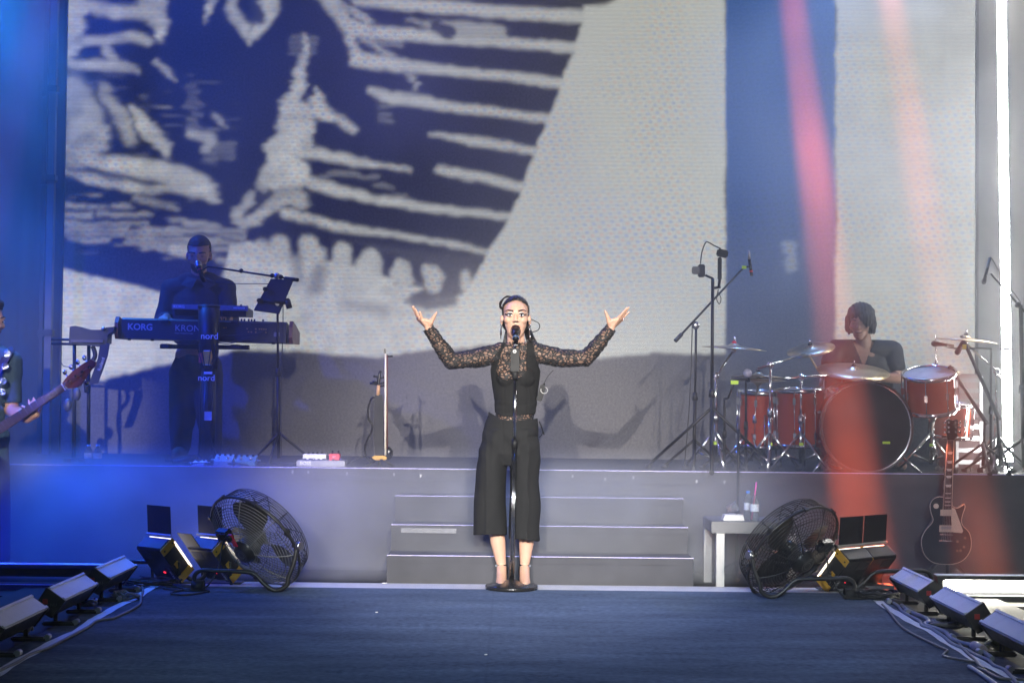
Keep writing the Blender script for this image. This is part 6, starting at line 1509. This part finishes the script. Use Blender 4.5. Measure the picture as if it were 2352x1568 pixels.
def face_bits(t, M, k, brow, closed=False):
    for s in (-1, 1):
        f = lambda x, y, z: M @ Vector((s * x * k, y * k, z * k))
        e = MB().sphere(f(0.031, -0.088, 0.006), (0.013 * k, 0.007 * k, (0.003 if closed else 0.006) * k), None, 10, 6).build('eye', LASH if closed else EYEW, t, True)
        if not closed: MB().sphere(f(0.031, -0.094, 0.006), 0.0055 * k, None, 8, 6).build('iris', IRIS, e, True)
        MB().tube([f(0.014, -0.096, 0.028), f(0.034, -0.095, 0.034), f(0.054, -0.078, 0.029)], 0.0045 * k, 6).build('eyebrow', brow, t, True)
    MB().tube([M @ Vector((-0.024 * k, -0.095 * k, -0.052 * k)), M @ Vector((0, -0.106 * k, -0.053 * k)), M @ Vector((0.024 * k, -0.095 * k, -0.052 * k))], 0.004 * k, 6).build('lips', LIPD, t, True)

# ---------------- keyboard player
KSK = skin_mat('tan_skin', (0.42, 0.22, 0.15))
JKT = mat('navy_black_jacket', (0.012, 0.013, 0.022), 0.8, var=0.2, scale=40, bump=0.2)
KY = 11.32
def K(u, v, dy=0.0): return Wp(u, v, KY + dy)
kp = thing('person', 'bearded man in a dark jacket playing the keyboards, head bowed to a microphone', 'person', floor_v(455, KY))
b = MB(); hk_ = K(457, 586, -0.08)
M = head(b, hk_, 1.06, R(4), R(14))
caps(b, K(457, 615, -0.02), K(456, 650, 0.02), 0.055, 0.06); b.sphere(K(455, 700, 0.02), (0.19, 0.11, 0.2)); b.sphere(K(450, 830, 0.02), (0.16, 0.11, 0.2))
for s, uu in ((-1, (392, 372, 383)), (1, (520, 534, 500))):
    caps(b, K(455, 655, 0.01), K(uu[0], 662, 0.01), 0.07, 0.065); caps(b, K(uu[0], 665, 0.01), K(uu[1], 738, -0.03), 0.055, 0.045); caps(b, K(uu[1], 738, -0.03), K(uu[2], 728, -0.32), 0.042, 0.03)
    w0 = K(uu[2], 728, -0.32)
    caps(b, w0, w0 + Vector((0, -0.07, -0.01)), 0.028, 0.026)
    for f in range(4): caps(b, w0 + Vector((-0.027 + f * 0.018, -0.08, -0.005)), w0 + Vector((-0.03 + f * 0.02, -0.14, -0.03)), 0.009, 0.007)
    caps(b, w0 + Vector((-s * 0.02, -0.03, -0.005)), w0 + Vector((-s * 0.055, -0.08, -0.02)), 0.011, 0.008)
    caps(b, K(450 + s * 28, 870, 0.02), K(450 + s * 32, 970, 0.0), 0.085, 0.06); f_ = floor_v(450 + s * 34, KY); caps(b, K(450 + s * 32, 970, 0.0), f_ + Vector((0, 0, 0.08)), 0.058, 0.045); caps(b, f_ + Vector((0, 0, 0.045)), f_ + Vector((0, -0.16, 0.035)), 0.042, 0.032)
organic('body', b, KSK, kp, 0.0065, 3)
HK = mat('short_black_hair', (0.012, 0.01, 0.01), 0.6, var=0.3, scale=120, bump=0.6, bscale=300)
b = MB(); b.sphere(M @ Vector((0, 0.024, 0.052)), (0.086, 0.104, 0.092), M.to_3x3().to_4x4(), 28, 20); b.sphere(M @ Vector((0, 0.055, 0.0)), (0.083, 0.085, 0.085), M.to_3x3().to_4x4(), 20, 14)
Mi = M.inverted()
def hk2(co):
    l = Mi @ co
    if l.y < -0.01 and l.z < 0.075: return False
    return not (l.y < 0.03 and l.z < 0.0) and l.z > -0.06
organic('hair', b, HK, kp, 0.005, 2, hk2, lambda p: 0.004 * n3(p, 70), 0.004)
b = MB(); b.sphere(M @ Vector((0, -0.034, -0.072)), (0.058, 0.064, 0.05), M.to_3x3().to_4x4(), 24, 16); b.sphere(M @ Vector((0, -0.062, -0.1)), (0.034, 0.033, 0.024), M.to_3x3().to_4x4())
def bk(co):
    l = Mi @ co
    return not (l.z > -0.055 and abs(l.x) < 0.04) and l.z < -0.015 and l.y < 0.03
organic('beard', b, HK, kp, 0.005, 1, bk, lambda p: 0.002 * n3(p, 90), 0.003)
face_bits(kp, M, 1.06, HK, True)
b = MB(); b.sphere(K(455, 705, 0.02), (0.215, 0.13, 0.215)); b.sphere(K(452, 760, 0.02), (0.205, 0.13, 0.14)); caps(b, K(430, 648, 0.0), K(482, 648, 0.0), 0.075)
for s, uu in ((-1, (394, 374, 384)), (1, (518, 530, 498))):
    caps(b, K(455, 652, 0.01), K(uu[0], 664, 0.01), 0.085, 0.08); caps(b, K(uu[0], 664, 0.01), K(uu[1], 738, -0.03), 0.075, 0.062); caps(b, K(uu[1], 738, -0.03), K(uu[2], 729, -0.29), 0.06, 0.042)
jk = organic('jacket', b, JKT, kp, 0.007, 3, lambda co: px(*co)[1] > 618, lambda p: 0.008 * n3((p[0], p[1], p[2] * 0.6), 14), 0.004)
for s in (-1, 1): slab(MB(), [K(456 + s * 3, 640, -0.13), K(456 + s * 26, 634, -0.06), K(456 + s * 40, 654, -0.12), K(456 + s * 16, 664, -0.155)], 0.006, Vector((0, 1, 0))).build('collar', JKT, jk, True)
for s in (-1, 1):
    f_ = floor_v(450 + s * 34, KY); b = MB(); caps(b, f_ + Vector((0, 0.02, 0.05)), f_ + Vector((0, -0.17, 0.038)), 0.052, 0.042)
    organic('shoe', b, RUB, kp, 0.008, 2)
b = MB(); b.sphere(K(452, 850, 0.02), (0.19, 0.14, 0.17))
for s in (-1, 1): caps(b, K(450 + s * 26, 860, 0.02), K(450 + s * 32, 970, 0.0), 0.118, 0.092); f_ = floor_v(450 + s * 36, KY); caps(b, K(450 + s * 34, 970, 0.0), f_ + Vector((0, 0, 0.09)), 0.085, 0.075)
organic('trousers', b, mat('black_trousers', (0.014, 0.014, 0.02), 0.85, var=0.2), kp, 0.008, 3, None, lambda p: 0.007 * n3((p[0], p[1], p[2] * 0.4), 14))

# ---------------- drummer
DY_ = 11.25
def D(u, v, dy=0.0): return Wp(u, v, DY_ + dy)
dp = thing('person', 'drummer with chin-length dark hair in a dark open-neck shirt', 'person', floor_v(1990, DY_))
DSK = skin_mat('mid_skin', (0.2, 0.11, 0.08))
b = MB(); hd_ = D(1977, 741, -0.05)
M = head(b, hd_, 1.06, R(-22), R(10))
caps(b, D(1982, 770, 0.0), D(1986, 805, 0.03), 0.055, 0.062); b.sphere(D(1988, 860, 0.03), (0.19, 0.12, 0.22)); b.sphere(D(1988, 940, 0.04), (0.17, 0.13, 0.15))
DA = ((1924, 802), (1896, 858), (1890, 852, -0.34)), ((2050, 806), (2062, 868), (2004, 866, -0.30))
for (sh, el, wr_) in DA:
    caps(b, D(1988, 805, 0.03), D(*sh, 0.02), 0.065, 0.06); caps(b, D(*sh, 0.02), D(*el, -0.06), 0.054, 0.042); caps(b, D(*el, -0.06), D(*wr_), 0.042, 0.028)
    w0 = D(*wr_)
    caps(b, w0, w0 + Vector((0, -0.06, 0.0)), 0.029, 0.028)
    for f in range(4): q0 = w0 + Vector((-0.027 + f * 0.018, -0.075, 0.005)); caps(b, q0, q0 + Vector((0, -0.03, -0.02)), 0.0095, 0.009); caps(b, q0 + Vector((0, -0.03, -0.02)), q0 + Vector((0, -0.005, -0.04)), 0.009, 0.008)
    caps(b, w0 + Vector((0.02, -0.03, 0)), w0 + Vector((0.035, -0.08, -0.02)), 0.011, 0.009)
for s in (-1, 1): caps(b, D(1988 + s * 25, 965, 0.02), D(1988 + s * 70, 965, -0.40), 0.085, 0.06); f_ = floor_v(1988 + s * 72, DY_ - 0.42); caps(b, D(1988 + s * 70, 965, -0.40), f_ + Vector((0, 0, 0.08)), 0.058, 0.042); caps(b, f_ + Vector((0, 0, 0.04)), f_ + Vector((0, -0.16, 0.032)), 0.038, 0.03)
organic('body', b, DSK, dp, 0.0065, 3)
b = MB(); Mr3 = M.to_3x3().to_4x4()
b.sphere(M @ Vector((0, 0.02, 0.05)), (0.100, 0.114, 0.098), Mr3, 28, 20); b.sphere(M @ Vector((0, 0.045, -0.015)), (0.102, 0.095, 0.085), Mr3, 24, 16)
for s in (-1, 1): b.sphere(M @ Vector((s * 0.083, 0.0, -0.01)), (0.03, 0.058, 0.075), Mr3); 
b.sphere(M @ Vector((0.05, -0.07, 0.03)), (0.05, 0.045, 0.055), Mr3)
Mi2 = M.inverted()
organic('hair', b, mat('dark_bob_hair', (0.010, 0.007, 0.007), 0.75, var=0.4, scale=60, bump=0.5, bscale=160), dp, 0.006, 2, lambda co: not ((Mi2 @ co).y < -0.03 and (((Mi2 @ co).x + 0.012) / 0.056) ** 2 + (((Mi2 @ co).z + 0.035) / 0.075) ** 2 < 1) , lambda p: 0.004 * math.sin(p[0] * 260) + 0.004 * n3(p, 40), 0.004)
face_bits(dp, M, 1.06, HK, True)
b = MB(); b.sphere(D(1988, 868, 0.03), (0.21, 0.14, 0.23)); b.sphere(D(1988, 930, 0.04), (0.2, 0.15, 0.16))
for (sh, el, wr_) in DA: caps(b, D(1988, 806, 0.03), D(*sh, 0.02), 0.082, 0.078); q = D(*sh, 0.02).lerp(D(*el, -0.06), 0.55); caps(b, D(*sh, 0.02), q, 0.078, 0.072)
def sk(co):
    u, v = px(*co)
    if co.y < DY_ + 0.0 and v < 838 and abs(u - 1984) < (838 - v) * 0.42: return False
    return v > 779
st_ = organic('shirt', b, mat('charcoal_shirt', (0.010, 0.010, 0.014), 0.8, var=0.2, bump=0.2), dp, 0.007, 3, sk, lambda p: 0.007 * n3(p, 14), 0.004)
b = MB(); b.sphere(D(1988, 960, 0.05), (0.185, 0.16, 0.1))
for s in (-1, 1): caps(b, D(1988 + s * 25, 965, 0.02), D(1988 + s * 70, 965, -0.40), 0.098, 0.074); f_ = floor_v(1988 + s * 72, DY_ - 0.42); caps(b, D(1988 + s * 70, 965, -0.40), f_ + Vector((0, 0, 0.1)), 0.072, 0.06)
organic('trousers', b, mat('black_trousers', (0, 0, 0)), dp, 0.008, 3)

# ---------------- bassist at the left edge
BY = 9.72
def B_(u, v, dy=0.0): return Wp(u, v, BY + dy)
bp3 = thing('person', 'dark-haired bassist in a denim shirt at the far left edge, fretting a bass', 'person', (B_(-50, 1300).x, BY, -0.03))
BSK = skin_mat('warm_skin', (0.5, 0.28, 0.19))
b = MB(); hb_ = B_(-26, 738, -0.02)
M = head(b, hb_, 1.08, R(52), R(6))
caps(b, B_(-30, 770, 0.02), B_(-34, 805, 0.03), 0.058, 0.066); b.sphere(B_(-42, 880, 0.03), (0.2, 0.13, 0.24)); b.sphere(B_(-46, 985, 0.03), (0.17, 0.13, 0.16))
caps(b, B_(-34, 812, 0.03), B_(22, 832, 0.0), 0.075, 0.066); caps(b, B_(22, 834, 0.0), B_(26, 935, -0.03), 0.056, 0.046); caps(b, B_(26, 940, -0.03), B_(62, 960, -0.22), 0.045, 0.032)
caps(b, B_(-34, 812, 0.03), B_(-105, 832, 0.0), 0.075, 0.066); caps(b, B_(-105, 834, 0.0), B_(-128, 930, 0.0), 0.056, 0.046); caps(b, B_(-128, 930, 0.0), B_(-75, 1000, -0.25), 0.045, 0.032)
# fretting hand: palm below the neck, fingers over it
w0 = B_(64, 962, -0.22)
for q in ((70, 952), (77, 950), (84, 952)): caps(b, w0, B_(*q, -0.25), 0.026, 0.020)
for f in ([(66, 948), (62, 938), (50, 932)], [(70, 944), (68, 930), (66, 918)], [(76, 944), (77, 928), (77, 914)], [(83, 946), (87, 934), (86, 920)]):
    q = [B_(f[0][0], f[0][1], -0.25), B_(f[1][0], f[1][1], -0.285), B_(f[2][0], f[2][1], -0.275)]; caps(b, q[0], q[1], 0.0125, 0.0105); caps(b, q[1], q[2], 0.0105, 0.008)
caps(b, w0, B_(86, 955, -0.21), 0.02, 0.014); caps(b, B_(86, 955, -0.21), B_(94, 934, -0.2), 0.013, 0.009)
# plucking hand, out of frame
w1 = B_(-75, 1000, -0.25); caps(b, w1, w1 + Vector((0.07, -0.02, -0.02)), 0.028, 0.025)
for f in range(4): caps(b, w1 + Vector((0.07, -0.035 + f * 0.016, -0.02)), w1 + Vector((0.13, -0.035 + f * 0.016, -0.05)), 0.0095, 0.007)
for s in (-1, 1):
    caps(b, B_(-46 + s * 26, 1010, 0.03), B_(-44 + s * 34, 1140, 0.02), 0.088, 0.062); f_ = Vector((B_(-44 + s * 36, 1300).x, BY + 0.03, -0.03)); caps(b, B_(-44 + s * 34, 1140, 0.02), f_ + Vector((0, 0, 0.09)), 0.06, 0.046); caps(b, f_ + Vector((0, 0, 0.045)), f_ + Vector((0.04, -0.17, 0.035)), 0.042, 0.034)
organic('body', b, BSK, bp3, 0.006, 3)
b = MB(); Mr3 = M.to_3x3().to_4x4(); b.sphere(M @ Vector((0, 0.02, 0.06)), (0.088, 0.108, 0.098), Mr3, 28, 20); b.sphere(M @ Vector((0, -0.045, 0.115)), (0.06, 0.06, 0.042), Mr3); b.sphere(M @ Vector((0, 0.055, 0.0)), (0.085, 0.085, 0.085), Mr3)
Mi3 = M.inverted()
organic('hair', b, HK, bp3, 0.006, 2, lambda co: not ((Mi3 @ co).y < 0.0 and (Mi3 @ co).z < 0.078) and not ((Mi3 @ co).y < 0.03 and (Mi3 @ co).z < 0.0), lambda p: 0.006 * n3(p, 50), 0.004)
face_bits(bp3, M, 1.08, HK)
DEN = mat('dark_denim', (0.025, 0.05, 0.075), 0.85, var=0.3, scale=60, bump=0.3, bscale=400)
b = MB(); b.sphere(B_(-42, 885, 0.03), (0.215, 0.15, 0.25)); b.sphere(B_(-44, 960, 0.03), (0.2, 0.15, 0.18))
caps(b, B_(-34, 812, 0.03), B_(22, 834, 0.0), 0.088, 0.082); caps(b, B_(22, 836, 0.0), B_(25, 915, -0.02), 0.078, 0.07); caps(b, B_(-34, 812, 0.03), B_(-105, 834, 0.0), 0.088, 0.082); caps(b, B_(-105, 836, 0.0), B_(-122, 905, 0.0), 0.078, 0.07)
def dk(co):
    u, v = px(*co); return v > 792 and not (v > 926 and u > 4 and co.y < BY + 0.2 and u > 12) and v < 1020
ds = organic('shirt', b, DEN, bp3, 0.007, 3, dk, lambda p: 0.008 * n3(p, 13), 0.004)
b = MB(); b.sphere(B_(-46, 1005, 0.03), (0.19, 0.14, 0.12))
for s in (-1, 1): caps(b, B_(-46 + s * 26, 1010, 0.03), B_(-44 + s * 36, 1140, 0.02), 0.105, 0.084); f_ = Vector((B_(-44 + s * 38, 1300).x, BY + 0.03, -0.03)); caps(b, B_(-44 + s * 36, 1140, 0.02), f_ + Vector((0, 0, 0.10)), 0.083, 0.07)
organic('trousers', b, mat('blue_jeans', (0.03, 0.07, 0.11), 0.85, var=0.3, scale=40), bp3, 0.008, 3, None, lambda p: 0.006 * n3((p[0], p[1], p[2] * .5), 16))
# ---------------- bass guitar
ba = thing('bass_guitar', 'four-string bass guitar slung by the bassist, headstock up to the right', 'bass guitar', B_(-110, 1060, -0.28))
n0 = B_(-40, 1010, -0.27); n1 = B_(147, 888, -0.33); ax = (n1 - n0).normalized(); sd = ax.cross(Vector((0, 1, 0))).normalized()
if sd.z < 0: sd = -sd
fr_ = sd.cross(ax).normalized()
if fr_.y > 0: fr_ = -fr_
def bq(a, s_, f_): return n0 + ax * a + sd * s_ + fr_ * f_
Ln = (n1 - n0).length
def slabq(b, pts, f0, f1):
    k = len(pts); b.add([bq(a, s_, f0) for a, s_ in pts] + [bq(a, s_, f1) for a, s_ in pts], [tuple(range(k)), tuple(range(k, 2 * k))[::-1]] + [(i, (i + 1) % k, k + (i + 1) % k, k + i) for i in range(k)]); return b
NECK = mat('maple_neck', (0.25, 0.12, 0.06), 0.4, var=0.2, scale=20); ROSE = mat('rosewood_board', (0.06, 0.035, 0.03), 0.45, var=0.2)
slabq(MB(), [(-0.05, 0.03), (Ln, 0.022), (Ln, -0.022), (-0.05, -0.03)], 0.004, -0.016).build('neck', NECK, ba, True)
fbd = slabq(MB(), [(-0.05, 0.031), (Ln, 0.0225), (Ln, -0.0225), (-0.05, -0.031)], 0.010, 0.004).build('fretboard', ROSE, ba, True)
for k in range(14):
    a = Ln * (1 - (0.5 ** (k / 12.0)) * 1.0) * 1.0; a = Ln - (Ln * 1.55) * (1 - 0.5 ** ((k + 1) / 12.0))
    if a > -0.04: MB().cyl(bq(a, 0.026, 0.0105), bq(a, -0.026, 0.0105), 0.0012, None, 6).build('fret', STEEL, fbd, True)
MB().box((0, 0, 0), (0.006, 0.046, 0.008), frame(bq(Ln, 0, 0.010), fr_, ax)).build('nut', WHT, ba, True)
hdq = [(Ln, 0.022), (Ln + 0.035, 0.036), (Ln + 0.10, 0.05), (Ln + 0.19, 0.054), (Ln + 0.235, 0.046), (Ln + 0.25, 0.02), (Ln + 0.235, 0.0), (Ln + 0.20, -0.004), (Ln + 0.14, -0.03), (Ln + 0.09, -0.05), (Ln + 0.06, -0.045), (Ln + 0.02, -0.024)]
hs = slabq(MB(), hdq, 0.006, -0.012).build('headstock', mat('mahogany_headstock', (0.2, 0.06, 0.03), 0.35, var=0.25, scale=25, coat=0.3), ba, True)
for a, s_, e_ in ((0.05, 0.03, 1), (0.10, 0.035, 1), (0.15, 0.038, 1), (0.20, 0.038, 1), (0.13, -0.015, -1)):
    MB().cyl(bq(Ln + a, s_ * 0.4, 0.006), bq(Ln + a, s_ * 0.4, 0.02), 0.008, 0.007).build('string_post', CHR, hs, True)
    MB().cyl(bq(Ln + a, s_ * 0.8, -0.006), bq(Ln + a, s_ + e_ * 0.03, -0.006), 0.004).build('peg_shaft', CHR, hs, True)
    MB().sphere(bq(Ln + a, s_ + e_ * 0.042, -0.006), (0.014, 0.006, 0.016)).build('tuning_key', CHR, hs, True)
for k in range(4): MB().cyl(bq(-0.05, -0.02 + k * 0.0133, 0.014), bq(Ln + 0.05 + 0.05 * k, -0.012 + k * 0.009, 0.014), 0.0011, None, 5).build('string', STEEL, ba, True)
bo = [(p[0], p[1]) for p in ((0.0, 0.05), (0.05, 0.10), (0.06, 0.15), (0.0, 0.165), (-0.1, 0.14), (-0.2, 0.14), (-0.32, 0.17), (-0.40, 0.10), (-0.41, 0.0), (-0.38, -0.12), (-0.28, -0.17), (-0.17, -0.13), (-0.08, -0.13), (0.0, -0.16), (0.03, -0.13), (0.0, -0.05))]
slabq(MB(), bo, 0.004, -0.036).build('body', mat('dark_bass_finish', (0.04, 0.02, 0.015), 0.2, coat=0.5), ba, True)
# studded strap
sp = [B_(-105, 1010, -0.27), B_(-60, 930, -0.22), B_(-18, 870, -0.155), B_(5, 835, -0.12), B_(18, 812, -0.06), B_(14, 800, 0.04)]
spp = smooth_path(sp, 5); b = MB()
vsl = []
for p in spp: vsl += [p + Vector((-0.034, 0, -0.012)), p + Vector((0.034, 0, 0.016)), p + Vector((0.034, 0.008, 0.016)), p + Vector((-0.034, 0.008, -0.012))]
b.add(vsl, [(4 * i + j, 4 * i + (j + 1) % 4, 4 * i + 4 + (j + 1) % 4, 4 * i + 4 + j) for i in range(len(spp) - 1) for j in range(4)])
sto = b.build('strap', mat('dark_leather_strap', (0.03, 0.02, 0.02), 0.5, var=0.2), ba, True)
for u, v, dy in ((17, 811, -0.085), (12, 841, -0.14), (7, 875, -0.165), (4, 900, -0.18)):
    c = B_(u, v, dy - 0.01)
    for r_ in (0.006, 0.013, 0.019): MB().torus(frame(c, (0.2, -1, 0.15)), r_, 0.0028, 18, 5).build('stud', CHR, sto, True)

# low smoke drifting over the steps
smk = MB().box((0.0, 9.695, 0.41), (12.3, 0.99, 0.83)).build('smoke', BLK); tag(smk, 'low drifting stage smoke in front of the riser', 'smoke', kind='stuff')
hm = bpy.data.materials.new('smoke'); hm.use_nodes = True; n = hm.node_tree; L = n.links
n.nodes.remove(n.nodes['Principled BSDF'])
pv = n.nodes.new('ShaderNodeVolumePrincipled'); pv.inputs['Color'].default_value = (0.95, 0.96, 1, 1); pv.inputs['Anisotropy'].default_value = 0.0
tc = n.nodes.new('ShaderNodeTexCoord'); nz = n.nodes.new('ShaderNodeTexNoise'); nz.inputs['Scale'].default_value = 1.7; nz.inputs['Detail'].default_value = 2
L.new(tc.outputs['Object'], nz.inputs['Vector'])
sp_ = n.nodes.new('ShaderNodeSeparateXYZ'); L.new(tc.outputs['Generated'], sp_.inputs[0])
def rng(src, a, b_, c, d):
    q = n.nodes.new('ShaderNodeMapRange'); q.inputs[1].default_value = a; q.inputs[2].default_value = b_; q.inputs[3].default_value = c; q.inputs[4].default_value = d; q.interpolation_type = 'SMOOTHSTEP'
    L.new(src, q.inputs[0]); return q.outputs[0]
def mul(a, b_):
    q = n.nodes.new('ShaderNodeMath'); q.operation = 'MULTIPLY'; L.new(a, q.inputs[0])
    if hasattr(b_, 'links'): L.new(b_, q.inputs[1])
    else: q.inputs[1].default_value = b_
    return q.outputs[0]
d_ = mul(rng(nz.outputs['Fac'], 0.34, 0.66, 0.3, 1.0), rng(sp_.outputs[2], 0.5, 1.0, 1.0, 0.0))
d_ = mul(mul(d_, rng(sp_.outputs[0], 0.0, 0.04, 0.0, 1.0)), rng(sp_.outputs[0], 0.95, 1.0, 1.0, 0.0))
d_ = mul(mul(d_, rng(sp_.outputs[1], 0.0, 0.2, 0.0, 1.0)), rng(sp_.outputs[0], 0.583, 0.673, 1.0, 0.07))
d_ = mul(d_, rng(sp_.outputs[0], 0.327, 0.444, 1.5, 1.0))
L.new(mul(d_, SMOKE_D), pv.inputs['Density'])
L.new(pv.outputs[0], n.nodes['Material Output'].inputs['Volume'])
smk.data.materials.clear(); smk.data.materials.append(hm)

# thin smoke hanging over the whole upstage area
smk = MB().box((0.0, 10.64, 3.05), (12.6, 2.66, 6.2)).build('smoke', BLK); tag(smk, 'thin smoke hanging in the beams over the band', 'smoke', kind='stuff')
hm = bpy.data.materials.new('upstage_smoke'); hm.use_nodes = True; n = hm.node_tree; L = n.links
n.nodes.remove(n.nodes['Principled BSDF'])
pv = n.nodes.new('ShaderNodeVolumePrincipled'); pv.inputs['Color'].default_value = (0.96, 0.97, 1, 1); pv.inputs['Anisotropy'].default_value = 0.35
tc = n.nodes.new('ShaderNodeTexCoord'); nz = n.nodes.new('ShaderNodeTexNoise'); nz.inputs['Scale'].default_value = 0.95; nz.inputs['Detail'].default_value = 2
L.new(tc.outputs['Object'], nz.inputs['Vector'])
sp_ = n.nodes.new('ShaderNodeSeparateXYZ'); L.new(tc.outputs['Object'], sp_.inputs[0])
L.new(mul(mul(rng(nz.outputs['Fac'], 0.34, 0.66, 0.3, 1.9), rng(sp_.outputs[0], 0.5, 2.4, 1.0, 1.4)), VEIL_D), pv.inputs['Density'])
L.new(pv.outputs[0], n.nodes['Material Output'].inputs['Volume'])
smk.data.materials.clear(); smk.data.materials.append(hm)
